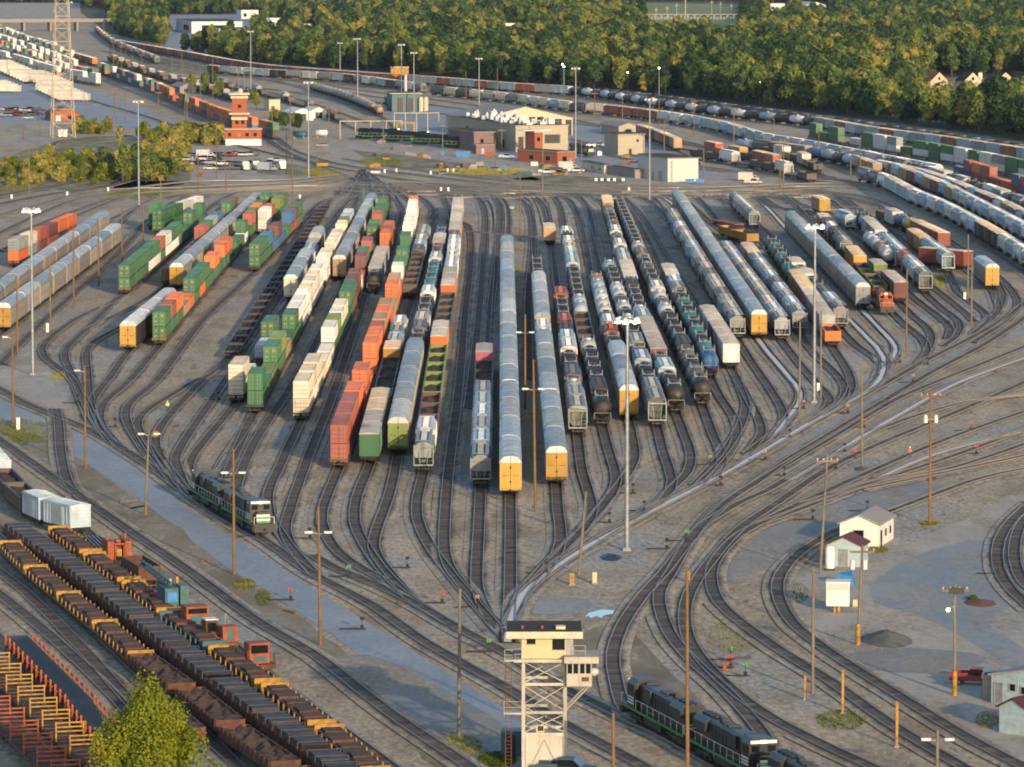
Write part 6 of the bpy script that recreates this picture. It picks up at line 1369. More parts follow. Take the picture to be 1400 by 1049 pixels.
# lattice pylon
def lattice(name, label, px, yb, h, w0, w1, m):
    t = thing(name, label, 'pylon', G(px, yb), R(12)); n = 14
    b = MB()
    for sx in (-1, 1):
        for sy in (-1, 1): b.tube((sx * w0, sy * w0, 0), (sx * w1, sy * w1, h), .16, .12, m, 4)
    link('corner_legs', b.mesh('corner_legs'), t); b = MB(); zs = [h * (1 - (1 - i / n) ** 1.15) for i in range(n + 1)]
    for z0, z1 in zip(zs, zs[1:]):
        a0 = w0 + (w1 - w0) * z0 / h; a1 = w0 + (w1 - w0) * z1 / h
        for q in range(4):
            c0, s0 = [(1, 1), (-1, 1), (-1, -1), (1, -1)][q]; c1, s1 = [(-1, 1), (-1, -1), (1, -1), (1, 1)][q]
            b.tube((c0 * a0, s0 * a0, z0), (c1 * a1, s1 * a1, z1), .07, .07, m, 4, False); b.tube((c1 * a0, s1 * a0, z0), (c0 * a1, s0 * a1, z1), .07, .07, m, 4, False); b.tube((c0 * a1, s0 * a1, z1), (c1 * a1, s1 * a1, z1), .07, .07, m, 4, False)
    link('lattice_bracing', b.mesh('lattice_bracing'), t)
    for z in (h * .82, h * .93):
        b = MB(); b.tube((-8, 0, z), (8, 0, z), .15, .15, m, 4); link('crossarm', b.mesh('crossarm'), t)
    return t
PYL = plain('pylon_galvanised', hx('a89a80'), .6, .2)
lattice('lattice_pylon', 'tall tan lattice pylon at the upper left running out of the frame', 86, 188, 68, 4.4, 1.9, PYL)
for x, y, yt, w_ in ((937, 26, -20, .5), (985, 22, 2, .3), (912, 27, 8, .3), (897, 30, 10, .3), (973, 20, 0, .3), (925, 24, 4, .3), (1000, 24, 5, .3), (878, 20, 2, .3)):
    t = thing('substation_mast', 'pale mast rising from the distant fenced substation field', 'mast', G(x, y), 0, 'masts in the substation field'); h = HT(x, y, yt); b = MB(); b.tube((0, 0, 0), (0, 0, h), w_ * 1.4, w_, PYL, 5); b.box(-1.6, 1.6, -.2, .2, h * .8, h * .8 + .5, PYL); link('pole', b.mesh('pole'), t)
for x in range(882, 1014, 9):
    t = thing('switchgear_bay', 'small grey equipment frame in the distant substation field', 'switchgear', G(x, 27 + (x * 7) % 9), 0, 'switchgear frames in the substation'); b = MB()
    for xx in (-2.5, 2.5): b.box(xx - .25, xx + .25, -.2, .2, 0, 5, STEEL)
    b.box(-2.5, 2.5, -.2, .2, 4.6, 5.1, STEEL); b.box(-1, 1, -1, 1, 0, 2.6, CONC); link('frame', b.mesh('frame'), t)
# overhead wires at right
for i, (a, b_) in enumerate([((1271, 716, 540), (1500, 730, 548)), ((1271, 716, 544), (1500, 730, 556)), ((1274, 716, 580), (1500, 724, 583))]):
    A, B = G(a[0], a[1]), G(b_[0], b_[1]); A.z = HT(*a); B.z = HT(*b_); b = MB(); pr = A
    for k in range(1, 13): q = A.lerp(B, k / 12); q.z -= 1.2 * math.sin(math.pi * k / 12); b.tube(pr, q, .035, .035, WOOD, 4, False); pr = q
    tag(link('overhead_wire', b.mesh('overhead_wire')), ['top', 'second', 'lowest'][i] + ' overhead wire running right from the transformer pole', 'wire')
b = MB(); A, B = G(637, 140), G(340, 150); A.z = 15; B.z = 14; pr = A
for k in range(1, 17): q = A.lerp(B, k / 16); q.z -= 1.5 * math.sin(math.pi * k / 16); b.tube(pr, q, .06, .06, WOOD, 4, False); pr = q
tag(link('overhead_wire', b.mesh('overhead_wire')), 'long far overhead wire before the wood left of the shop', 'wire')
# ------------------------------------------------------------------ right foreground huts
WBB = plain('white_board_wall', hx('d6d3c8'), .75, var=.1); BLB = plain('pale_blue_sheet_wall', hx('9aaeb2'), .7, var=.12); BLB2 = plain('weathered_blue_sheet_wall', hx('8fa3aa'), .65, var=.2)
building('white_gabled_hut', 'white gabled hut with brown roof inside the track loop', 1148, 747, -16, 5.2, 9.8, 3.0, WBB, ROOFG, 1.1, [('f', 1.8, 3.2, .2, 2.2, 'w'), ('r', 1, 2, 0, 2.1, 'D'), ('r', 4, 5, 1, 2, 'w'), ('r', 7, 8, 1, 2, 'w')])
building('blue_gabled_shed', 'pale blue gabled shed with maroon roof in front of the white hut', 1130, 774, -16, 4.4, 4.6, 2.7, BLB, plain('maroon_roof', hx('5b3036'), .8), 1.0, [('f', 1.6, 2.7, .1, 2.2, 'd')])
t = thing('white_tank', 'upright white tank beside the pale blue shed', 'tank', G(1134.5, 780)); b = MB(); b.lathe_z([(.3, .58), (2.9, .58), (3.1, .3), (3.12, .01)], WHITEP, 14); link('tank', b.mesh('tank'), t); b = MB(); b.box(-.6, .6, -.6, .6, 0, .3, BLACK); link('plinth', b.mesh('plinth'), t)
t = thing('white_metal_cabin', 'white box cabin raised on yellow legs', 'cabin', G(1129.5, 838), R(-6)); b = MB(); b.box(0, 2.7, 0, 2.4, .8, 3.6, WBB); b.box(.1, 2.6, -.03, 0, 2.7, 3.5, SILV); link('cabin', b.mesh('cabin'), t)
b = MB(); b.box(-.1, 2.8, -.1, 2.5, 3.6, 3.7, WHITEP); link('roof', b.mesh('roof'), t)
for x in (1.0, 1.5): b = MB(); b.box(x - .12, x + .12, .2, .4, 0, .8, YEL); link('leg', b.mesh('leg'), t)
t = thing('blue_tarpaulin', 'bright blue tarpaulin draped over crates behind the white cabin', 'tarpaulin', G(1142, 801), R(-8)); b = MB(); b.add([(0, 0, 0), (2.3, 0, 0), (2.3, 1.8, 0), (0, 1.8, 0), (.3, .2, 1.5), (2.0, .1, 1.2), (1.9, 1.5, 1.7), (.5, 1.6, 1.4)], [(0, 1, 5, 4), (1, 2, 6, 5), (2, 3, 7, 6), (3, 0, 4, 7), (4, 5, 6, 7)], BLUEP); link('sheet', b.mesh('sheet'), t)
building('pale_blue_building', 'long pale blue building with grey roof at the right edge', 1355, 962, -38, 13, 9, 3.0, BLB2, ROOFG, 1.2, [('f', .4, 1.4, .1, 2.3, 'd'), ('f', 2.2, 3, 1.6, 2.3, 'w'), ('f', 3.6, 4.4, 1.4, 2.1, 'w'), ('f', 7, 8.5, 1, 2.2, 'w')])
building('tan_lean_to', 'small tan lean-to at the near end of the pale blue building', 1343, 956, -10, 1.0, 2.2, 2.2, TANW, TANW, 0, [('l', .5, 1.4, 0, 1.8, 'd')], over=.1)
building('blue_red_roof_shed', 'small blue shed with dark red roof at the bottom right', 1366, 1002, -40, 3.4, 4.5, 2.7, BLB2, plain('dark_red_roof', hx('4c2628'), .8), .9, [('r', 1, 2, .2, 2.1, 'W')])
# spoil heaps, mounds
def heap(name, px, py, rx, ry, h, m, label, cat='heap'):
    rr = random.Random(px); n = 28; vs = [(0, 0, h)]; fs = []
    for k in range(1, 7):
        for i in range(n): a = 2 * math.pi * i / n; f = k / 6 * (1 + rr.uniform(-.09, .09)); vs.append((rx * f * math.cos(a), ry * f * math.sin(a), max(-.02, h * (1 - k / 6) ** 1.0 + rr.uniform(-.06, .08) * (k < 6)) if k < 6 else -.05))
    for i in range(n): fs.append((0, 1 + i, 1 + (i + 1) % n))
    for k in range(5):
        for i in range(n): a = 1 + k * n; fs.append((a + i, a + n + i, a + n + (i + 1) % n, a + (i + 1) % n))
    b = MB(); b.add(vs, fs, m, True); o = link(name, b.mesh(name), None, G(px, py)); tag(o, label, cat)
HEAPM = plain('dark_gravel_heap', hx('5c5f58'), .95, var=.35, scale=.8)
heap('gravel_heap', 1212, 876, 3.0, 5.5, 1.3, HEAPM, 'dark gravel heap beside the pale gravel patch')
heap('soil_heap', 1340, 825, 2.1, 3.5, .5, plain('red_soil', hx('6a4636'), .95, var=.3), 'low reddish soil heap round a small bush and post')
heap('rubble_heap', 1180, 642, 1.4, 3, .5, HEAPM, 'dark rubble heap round the greenish bare pole'); heap('ballast_heap', 835, 762, 1.5, 4, .35, BLACK, 'black ballast heap left of the tallest mast foot')
# ------------------------------------------------------------------ maintenance machines, lower left
def boxes(name, parts, t):
    for nm, lst in parts:
        b = MB()
        for x in lst:
            if x[0] == 't': b.tube(x[1], x[2], x[3], x[3], x[4], 6)
            else: b.box(*x)
        link(nm, b.mesh(nm), t)
def on_row(px, py): p = G(px, py); return Vector((p.x, p.y, .36))
RZ = R(15)
t = thing('track_machine', 'square orange track machine with open front frame behind the boxcars', 'track machine', on_row(160, 776), RZ)
boxes('', [('body', [(-1.5, -.7, -2, 2.5, .9, 3.2, ORG), (.7, 1.5, -2, 2.5, .9, 3.2, ORG), (-.7, .7, .2, 2.5, .9, 2.8, ORG)]), ('front_frame', [(-.6, -.5, -2.1, -1.9, .9, 3.0, ORG), (.5, .6, -2.1, -1.9, .9, 3.0, ORG), (-.5, .5, -2.1, -1.9, 2.8, 3.0, ORG), (-.35, .35, -1.6, -1.4, 1.3, 2.2, YEL)]), ('deck', [(-1.3, 1.3, -2.6, 3, .6, .9, DARK)]), ('roof_gear', [(-1.3, -1.1, 0, .2, 3.2, 3.9, ORG), (1.0, 1.2, 0, .2, 3.2, 4.0, ORG), (-.3, .3, -1, 0, 3.0, 3.3, ORG)])], t); link('bogie', BOGIE, t, (0, -1, 0)); link('bogie', BOGIE, t, (0, 2, 0))
t = thing('flat_wagon', 'rusty low flat wagon between the white boxcars and the orange machine', 'flat wagon', on_row(137, 760), R(13)); boxes('', [('deck', [(-1.3, 1.3, -4, 8, .8, 1.1, RUSTM)]), ('rail_load', [(-1 + i * .5, -.9 + i * .5, -4, 8, 1.11, 1.3, STEEL) for i in range(5)])], t); link('bogie', BOGIE, t, (0, -2, 0)); link('bogie', BOGIE, t, (0, 6, 0))
c = on_row(193, 803); t = thing('hopper_wagon', 'dark maroon ballast hopper wagon behind the blue crane', 'hopper wagon', c, R(17)); boxes('', [('body', [(-1.4, -1.3, -5, 5, 1.2, 2.9, RUSTM), (1.3, 1.4, -5, 5, 1.2, 2.9, RUSTM), (-1.3, 1.3, -5, -4.9, 1.2, 2.9, RUSTM), (-1.3, 1.3, 4.9, 5, 1.2, 2.9, RUSTM)]), ('floor', [(-1.29, 1.29, -4.8, 4.8, 1.0, 1.3, DARK)])], t); link('bogie', BOGIE, t, (0, -3.5, 0)); link('bogie', BOGIE, t, (0, 3.5, 0))
t = thing('rail_crane', 'blue and orange rail crane with folded lattice boom', 'rail crane', on_row(238, 848), R(18))
boxes('', [('deck', [(-1.4, 1.4, -6, 7, .8, 1.2, DARK)]), ('machine_house', [(-1.4, .2, -1.5, 2.5, 1.5, 3.6, TEALP), (-1.2, 0, -1.7, -1.5, 2.0, 3.2, BLUEP), (.3, 1.3, -2.0, .5, 1.5, 3.9, TEALP)]), ('engine_deck', [(-1.2, 1.2, 2.8, 5.5, 1.2, 2.4, REDP)]), ('counterweight', [(-1.3, 1.3, 5.5, 6.6, 1.2, 2.0, ORG)]), ('exhaust', [(.5, .8, 1, 1.3, 3.6, 4.6, YEL), (-.2, .1, 1.5, 1.8, 3.6, 4.3, STEEL)]),
    ('boom', [('t', (-.6, -1, 3.5), (-1.0, 13, 4.6), .13, TEALP), ('t', (.3, -1, 3.5), (-.1, 13, 4.6), .13, TEALP), ('t', (-.6, -1, 4.2), (-1.0, 13, 5.2), .13, TEALP)] + [('t', (-.6, -1 + i * 1.4, 3.5 + i * .11), (.3, -.3 + i * 1.4, 3.55 + i * .11), .07, TEALP) for i in range(10)] + [('t', (-.6, -1 + i * 1.4, 3.5 + i * .11), (-.6, -.3 + i * 1.4, 4.25 + i * .1), .07, TEALP) for i in range(10)])], t); link('bogie', BOGIE, t, (0, -4, 0)); link('bogie', BOGIE, t, (0, 5, 0))
t = thing('track_machine', 'orange ballast regulator with green radiator face in front of the crane', 'track machine', on_row(266, 872), R(18))
boxes('', [('cab', [(-1.3, 1.3, -1.5, 1.2, 1.2, 3.4, ORG), (-1.1, 1.1, -1.53, -1.51, 2.6, 3.2, GLASSD), (-.8, .8, -1.56, -1.51, 1.5, 2.4, TEALP)]), ('deck', [(-1.5, 1.5, -2.4, 3, .7, 1.2, ORG)]), ('work_head', [(-1.7, 1.7, -2.6, -2.4, .6, .9, RUSTM), (-1.2, -.9, -2.4, -1.6, 1.2, 1.7, ORG)])], t); link('bogie', BOGIE, t, (0, 0, 0))
t = thing('track_machine', 'low red machine with white-roofed cab and raised orange arm', 'track machine', on_row(300, 893), R(19))
boxes('', [('cab', [(-1.4, 0, .5, 2.2, 1.2, 3.3, RUSTM), (-1.45, .05, .45, 2.25, 3.3, 3.4, WHITEP), (-1.2, -.2, .47, .5, 2.0, 3.0, GLASSD)]), ('deck', [(-1.5, 1.5, -2.6, 3, .7, 1.2, RUSTM)]), ('engine_cover', [(-.2, 1.5, -2.2, -.4, 1.2, 2.9, ORG), (.3, 1.0, -2.23, -2.2, 1.4, 2.6, TEALP)]), ('arms', [('t', (.6, 0, 2.6), (.9, .6, 4.0), .08, STEEL), ('t', (1.2, 0, 2.6), (1.0, .8, 3.9), .08, STEEL), ('t', (-.2, -1, 1.5), (-2.2, -1.6, 1.9), .1, ORG)])], t); link('bogie', BOGIE, t, (0, 0, 0))
t = thing('track_machine', 'small red track machine with glazed cab, nearest of the machines', 'track machine', on_row(352, 925), R(20))
boxes('', [('cab', [(-1.2, 1.1, -1, 1, 1.2, 3.4, ORG), (-1.0, .9, -1.03, -1.01, 2.3, 3.2, GLASSD), (-.7, .7, -1.06, -1.01, 1.4, 2.0, TEALP)]), ('deck', [(-1.5, 1.5, -2, 2.6, .7, 1.2, RUSTM)]), ('side_frame', [('t', (-1.5, -1.4, .9), (-1.5, -1.4, 2.8), .1, RUSTM), ('t', (1.5, -1.4, .9), (1.5, -1.4, 2.4), .1, RUSTM), ('t', (-1.5, -1.4, 2.6), (-.9, -.6, 2.9), .1, RUSTM)])], t); link('bogie', BOGIE, t, (0, 0, 0))
# ------------------------------------------------------------------ small trackside things
def switch_stand(px, py, m, lab, grp):
    t = thing('switch_stand', lab, 'switch stand', G(px, py), 0, grp); b = MB(); b.box(-1.5, 1.5, -.12, .12, .12, .26, DARK); b.box(.9, 1.3, -.2, .2, .26, .6, DARK); link('base', b.mesh('base'), t)
    b = MB(); b.tube((1.1, 0, .6), (1.1, 0, 1.5), .04, .04, DARK, 4); b.box(.85, 1.35, -.02, .02, 1.2, 1.6, m); link('target', b.mesh('target'), t)
for nm, m, lst in (('green', GRNP, [(465, 790), (928, 741), (985, 904), (1005, 926), (655, 893)]), ('red', REDP, [(1172, 586), (1133, 643), (1325, 622), (1318, 590), (592, 826), (385, 822), (1158, 628), (985, 915)]), ('yellow', YEL, [(961, 637), (1036, 630), (1150, 566), (1090, 560), (1240, 524), (640, 832), (1350, 300)]), ('dark', DARK, [(822, 716), (735, 785), (855, 676), (975, 665), (870, 700), (1062, 652), (1205, 556), (412, 738), (545, 778), (340, 735), (98, 552), (148, 585), (212, 628), (482, 862), (1290, 442), (1260, 500), (1222, 497), (1070, 600), (1145, 620), (900, 752), (1352, 786), (1175, 700), (1100, 712), (310, 655), (290, 548)])):
    for x, y in lst: switch_stand(x, y, m, f"low track switch stand with a {nm} target beside the rails", f"switch stands with {nm} targets")
def sign_post(px, py, h, m, lab, w_=.5, g=None): t = thing('marker_post', lab, 'marker post', G(px, py), 0, g); b = MB(); b.box(-w_ / 2, w_ / 2, -.15, .15, 0, h, m); b.box(-w_ / 2 - .1, w_ / 2 + .1, -.25, .25, 0, .15, CONC); link('post', b.mesh('post'), t)
for x, y, h, m, lab in [(25, 588, 2.0, WHITEP, 'white cabinet beside the leftmost lamp pole'), (65, 455, 1.9, WHITEP, 'white cabinet by the pale pole at the left'), (1319, 410, 1.6, WHITEP, 'white cabinet at the foot of the paired pale poles'), (1119, 536, 1.6, WHITEP, 'white cabinet beside the right-hand lit mast'), (813, 798, 1.4, CREAMP, 'pale concrete block near the puddle'), (782, 800, 1.5, YEL, 'yellow marker at the converging tracks'),
    (1101, 957, 2.6, YEL, 'yellow post left of the white-footed pole'), (1152, 976, 4.6, YEL, 'tall yellow switch post with blue box, left one'), (1226, 1022, 4.6, YEL, 'tall yellow switch post with blue box, right one'), (1169, 830, .9, CREAMP, 'small cream box by the raised white cabin'), (992, 917, 1.0, ORG, 'orange barrel near the green targets'), (940, 797, 1.5, YEL, 'small yellow marker left of the forked tracks')]: sign_post(x, y, h, m, lab, .25 if h > 2.5 else .55)
for i, x in enumerate([815, 823, 832, 840, 852]): sign_post(x, 248, 1.0, WHITEP, 'small white block in the row along the track near the site office', .9, 'white blocks near the site office')
for x, y in ((542, 236), (612, 236), (620, 236), (526, 237), (589, 239), (603, 262), (613, 262), (860, 262), (92, 268), (16, 272), (148, 262), (410, 272)): sign_post(x, y, 1.3, WHITEP, 'small white signal case on the far side of the bowl', .6, 'white signal cases beyond the bowl')
for i in range(16): p = (555 + i * 2.2, 212 + i * .4); t = thing('bollard', 'short pale bollard in the row before the fuelling tracks', 'bollard', G(*p), 0, 'bollards before the fuelling tracks'); b = MB(); b.tube((0, 0, 0), (0, 0, 1.1), .15, .15, CREAMP, 6); link('post', b.mesh('post'), t)
def debris(px, py, l, rz, m, lab, name='timber'): t = MB(); t.box(-l / 2, l / 2, -.15, .15, 0, .22, m); t.box(-l / 3, l / 2.5, .2, .45, 0, .18, m); tag(link(name, t.mesh(name), None, G(px, py), R(rz)), lab, 'timber')
debris(396, 838, 3, -60, WOOD, 'timber baulk lying by the access road bank'); debris(175, 686, 3, 40, WOODG, 'pale frame timber on the bank left of the twin-lamp pole'); debris(190, 694, 4, 60, BLACK, 'dark timber on the bank below the pale frame'); debris(1015, 901, 2, 10, BLACK, 'black hose on the ground right of the forked tracks', 'hose'); debris(280, 768, 1, 0, ORG, 'small orange crate beside the near track')
skip_bin(700, 286, STEEL, 'low steel box in the empty central track', 1.6, 1, .8)
# people
def person(px, py, vest, legs, label, rz=0):
    SKIN = MATS.get('skin') or plain('skin', hx('a87556'), .6, var=.05); t = thing('person', label, 'person', G(px, py), R(rz))
    me = bpy.data.meshes.new('body'); J = [(0, 0, .95), (0, 0, 1.15), (0, 0, 1.42), (0, 0, 1.55), (0, .0, 1.68), (-.1, 0, .9), (-.12, .03, .5), (-.13, 0, .08), (-.13, -.14, .04), (.1, 0, .9), (.12, -.05, .5), (.13, .06, .08), (.13, -.08, .04),
        (-.2, 0, 1.42), (-.27, 0, 1.15), (-.25, -.12, .92), (.2, 0, 1.42), (.27, 0, 1.15), (.25, -.12, .92)]
    E = [(0, 1), (1, 2), (2, 3), (3, 4), (0, 5), (5, 6), (6, 7), (7, 8), (0, 9), (9, 10), (10, 11), (11, 12), (2, 13), (13, 14), (14, 15), (2, 16), (16, 17), (17, 18)]
    RD = [.17, .16, .18, .07, .11, .11, .08, .06, .05, .11, .08, .06, .05, .08, .055, .045, .08, .055, .045]
    me.from_pydata(J, E, []); o = link('body', me, t); mo = o.modifiers.new('skin', 'SKIN')
    for i, v in enumerate(me.skin_vertices[0].data): v.radius = (RD[i], RD[i]); v.use_root = i == 0
    o.modifiers.new('sub', 'SUBSURF').render_levels = 1
    m, nt, bs = new_mat('clothing_' + vest); tc = N(nt, 'ShaderNodeTexCoord'); sp = N(nt, 'ShaderNodeSeparateXYZ'); nt.links.new(tc.outputs['Object'], sp.inputs[0])
    mr = N(nt, 'ShaderNodeMath', operation='MULTIPLY'); mr.inputs[1].default_value = .5; nt.links.new(sp.outputs[2], mr.inputs[0])
    r_ = ramp(nt, mr.outputs[0], [(.04, hx('1c1a18')), (.05, hx(legs)), (.48, hx(legs)), (.49, hx(vest)), (.74, hx(vest)), (.75, hx('a87556'))]); nt.links.new(r_, bs.inputs['Base Color']); me.materials.append(m)
    b = MB(); b.lathe_z([(1.68, .15), (1.78, .13), (1.84, .05), (1.845, .01)], plain('hard_hat_' + vest, hx('e8e4d8'), .5), 10); link('hard_hat', b.mesh('hard_hat'), t)
person(229, 563, 'b8e02c', '2c3e55', 'person in a lime high-visibility top standing between the bowl tracks'); person(1244, 627, 'e8641e', '2a3f74', 'person in orange vest and blue trousers beside the right-hand tracks', 30)

# ------------------------------------------------------------------ vegetation
def foliage(name, stops, scale=.5):
    m, nt, b = new_mat(name); oi = N(nt, 'ShaderNodeObjectInfo'); g = N(nt, 'ShaderNodeNewGeometry')
    n1 = noise(nt, mapping(nt, g.outputs['Position'], (.35, .35, .35)), 1.0, 3, .6)
    n9 = noise(nt, mapping(nt, g.outputs['Position'], (.012, .006, 0)), 1.0, 3, .6); n8 = N(nt, 'ShaderNodeMath', operation='MULTIPLY_ADD'); nt.links.new(n9, n8.inputs[0]); n8.inputs[1].default_value = .9; n8.inputs[2].default_value = -.5; n7 = N(nt, 'ShaderNodeMath', operation='ADD'); nt.links.new(n1, n7.inputs[0]); nt.links.new(n8.outputs[0], n7.inputs[1]); n1 = n7.outputs[0]
    ad = N(nt, 'ShaderNodeMath', operation='ADD'); nt.links.new(n1, ad.inputs[0])
    mr = N(nt, 'ShaderNodeMapRange'); mr.inputs[3].default_value = -.28; mr.inputs[4].default_value = .28; nt.links.new(oi.outputs['Random'], mr.inputs[0]); nt.links.new(mr.outputs[0], ad.inputs[1])
    nt.links.new(ramp(nt, ad.outputs[0], stops), b.inputs['Base Color']); b.inputs['Roughness'].default_value = .8
    b.inputs['Specular IOR Level'].default_value = .15
    return m
LEAF = foliage('forest_foliage', [(.22, hx('24391f')), (.42, hx('40562c')), (.64, hx('677334')), (.86, hx('938440'))])
LEAFY = foliage('yellow_green_foliage', [(.2, hx('66701c')), (.5, hx('989326')), (.8, hx('b8aa34'))])
LEAFS = foliage('scrub_foliage', [(.2, hx('4a5722')), (.5, hx('76782e')), (.8, hx('a0914a'))])
TRUNK = plain('bark', hx('5c4a38'), .95, var=.3)
def crown_mesh(seed, Ht, rad, leaf, n, m, base=.28, lobes=9, cone=0.0):
    rr = random.Random(seed); L = []
    for i in range(lobes):
        a = rr.uniform(0, 6.28); f = rr.uniform(0, 1); z = Ht * (base + (1 - base) * (.12 + .74 * f)); k = math.sin(math.pi * min(1, .22 + .75 * f)) * (1 - cone * f); d = rad * .58 * k * rr.uniform(.4, 1.15)
        L.append((d * math.cos(a), d * math.sin(a), z, rad * rr.uniform(.32, .52) * (1 - .45 * cone * f) * (.62 if lobes > 40 else 1), rr.uniform(.65, 1.1)))
    if lobes > 40:
        L = []
        for i in range(lobes):
            f = rr.random() ** .8; z = Ht * (base + (1 - base) * (.06 + .88 * f)); k = (1 - f) ** .62 * (1.15 if f > .15 else .85); a = rr.uniform(0, 6.28); d = rad * k * rr.uniform(.35, 1.0)
            L.append((d * math.cos(a), d * math.sin(a), z, rad * rr.uniform(.07, .2), rr.uniform(1.0, 1.9)))
    L.append((0, 0, Ht * .66, rad * (.45 if lobes < 40 else .16), 1.1)); L.append((0, 0, Ht * .5, rad * (.6 if lobes < 40 else .2), 1)); b = MB(); vs = []; fs = []
    for i in range(n):
        x, y, z, r, sq = rr.choice(L); u = rr.uniform(-1, 1); t = rr.uniform(0, 6.28); q = math.sqrt(1 - u * u); nrm = Vector((q * math.cos(t), q * math.sin(t), u)); rd = r * rr.uniform(.72, 1.12) if rr.random() > .2 else r * rr.uniform(.3, .8)
        c = Vector((x, y, z)) + Vector((nrm.x * rd, nrm.y * rd, nrm.z * rd * sq)); nn = (nrm + Vector((rr.uniform(-.8, .8), rr.uniform(-.8, .8), rr.uniform(-.3, .9)))).normalized()
        e1 = nn.orthogonal().normalized(); e1.rotate(Matrix.Rotation(rr.uniform(0, 6.28), 3, nn)); e2 = nn.cross(e1); s_ = leaf * rr.uniform(.6, 1.35); k = len(vs)
        vs += [c + e1 * s_, c + e2 * s_ * .8, c - e1 * s_ * .9, c - e2 * s_]; fs.append((k, k + 1, k + 2, k + 3))
    b.add(vs, fs, m); return b.mesh('crown')
def trunk_mesh(seed, Ht, rad, r0=.3):
    rr = random.Random(seed); b = MB(); b.tube((0, 0, -.2), (0, 0, Ht * .45), r0, r0 * .65, TRUNK, 7); b.tube((0, 0, Ht * .45), (rr.uniform(-.3, .3), 0, Ht * .82), r0 * .65, r0 * .2, TRUNK, 6)
    for i in range(6): a = i * 1.05 + rr.random(); z = Ht * rr.uniform(.28, .55); b.tube((0, 0, z), (rad * .55 * math.cos(a), rad * .55 * math.sin(a), z + Ht * .22), r0 * .4, r0 * .1, TRUNK, 5)
    return b.mesh('trunk')
FT = [(crown_mesh(s, h, r, .62, 1500, LEAF, bs, 10, cn), trunk_mesh(s, h, r), h) for s, h, r, bs, cn in ((1, 16, 5.6, .2, 0), (2, 18, 6.2, .18, .2), (3, 14, 5.2, .15, 0), (4, 19, 5.0, .2, .5), (5, 15, 6.6, .2, .1), (6, 17, 5.4, .12, .3))]
BT = [(crown_mesh(s, h, r, .34, 900, LEAFS, .05, 8), trunk_mesh(s, h, r, .14), h) for s, h, r in ((11, 5, 3.2), (12, 6.5, 3.4), (13, 4, 3.0))]
def tree(P, x, y, i, sc, label, group=None, name='tree', cat='tree', world=None):
    c, tk, h = P[i % len(P)]; p = world or G(x, y); t = thing(name, label, cat, p, random.uniform(0, 6.28), group); t.scale = (sc * random.uniform(.9, 1.15), sc * random.uniform(.9, 1.15), sc)
    link('crown', c, t); link('trunk', tk, t); return t
EDGE = [(-60, 38), (100, 40), (150, 50), (200, 60), (240, 72), (330, 87), (450, 95), (600, 107), (700, 116), (900, 131), (1050, 147), (1200, 166), (1300, 180), (1420, 198)]
def edge_y(x):
    for a, b_ in zip(EDGE, EDGE[1:]):
        if a[0] <= x <= b_[0]: return a[1] + (b_[1] - a[1]) * (x - a[0]) / (b_[0] - a[0])
    return 30 if x < 0 else 200
def clear(x, y):
    if 878 < x < 1016 and 2 < y < 63: return True
    if 225 < x < 350 and 20 < y < 72: return True
    if x < 165 and y > 12: return x < 150 or y > 44
    if x < 110 and y < 30 and y > 4: return True
    if 1090 < x < 1140 and 8 < y < 36: return True
    if 1255 < x < 1420 and 104 < y < 168: return True
    for cx, cy in ((362, 38), (410, 47), (330, 26), (690, 46), (1052, 16)):
        if abs(x - cx - 12) < 16 and -8 < y - cy < 26: return True
    return False
rt = random.Random(99); pos = []
y = G(700, 205).y; ymax = G(700, -34).y; stepx = 8.6
while y < ymax:
    stepy = 9.5 * (1 + (y - 1600) / 5200); hw = (y / FPX) * 760; x = -hw
    while x < hw:
        p = Vector((x + rt.uniform(-3.6, 3.6), y + rt.uniform(-4, 4), 0)); px, py = PX(p)
        if py < edge_y(px) - 1.2 and not clear(px, py) and -60 < px < 1460: pos.append((p, px, py))
        x += stepx * (1 + (y - 1600) / 9000)
    y += stepy
pos.sort(key=lambda q: q[0].y - 1.0 * 0)
pos.sort(key=lambda q: -(q[2] - edge_y(q[1])) + rt.random() * 3)     # the edge of the wood comes first
near = [q for q in pos if q[1] > 150][:290]; nid = set(id(q) for q in near); restp = [q for q in pos if id(q) not in nid]
print('TREES', len(pos))
for k, (p, px, py) in enumerate(near): tree(FT, 0, 0, rt.randrange(6), rt.uniform(.7, 1.15) * (.92 if px > 1220 else 1.12 if px > 1050 else 1), 'broad-leaved tree in the front edge of the wood behind the far trains', 'trees along the front edge of the wood', world=p)
# the rest of the wood: one object, crowns instanced on points
me = bpy.data.meshes.new('forest'); me.from_pydata([tuple(q[0]) for q in restp], [], []); fo = link('forest', me); fo['kind'] = 'stuff'; tag(fo, 'dense mixed wood stretching to the top of the picture', 'forest')
pc = bpy.data.collections.new('forest_tree_kinds')
for i, (c, tk, h) in enumerate(FT):
    b = MB(); b.add([v.co.copy() for v in c.vertices], [tuple(f.vertices) for f in c.polygons], LEAF); b.tube((0, 0, -.3), (0, 0, h * .6), .3, .15, TRUNK, 5); pc.objects.link(bpy.data.objects.new('tree_kind', b.mesh('tree_kind')))
ng = bpy.data.node_groups.new('forest_scatter', 'GeometryNodeTree'); ng.interface.new_socket('Geometry', in_out='INPUT', socket_type='NodeSocketGeometry'); ng.interface.new_socket('Geometry', in_out='OUTPUT', socket_type='NodeSocketGeometry')
gi = ng.nodes.new('NodeGroupInput'); go = ng.nodes.new('NodeGroupOutput'); ip = ng.nodes.new('GeometryNodeInstanceOnPoints'); ci = ng.nodes.new('GeometryNodeCollectionInfo'); mp = ng.nodes.new('GeometryNodeMeshToPoints')
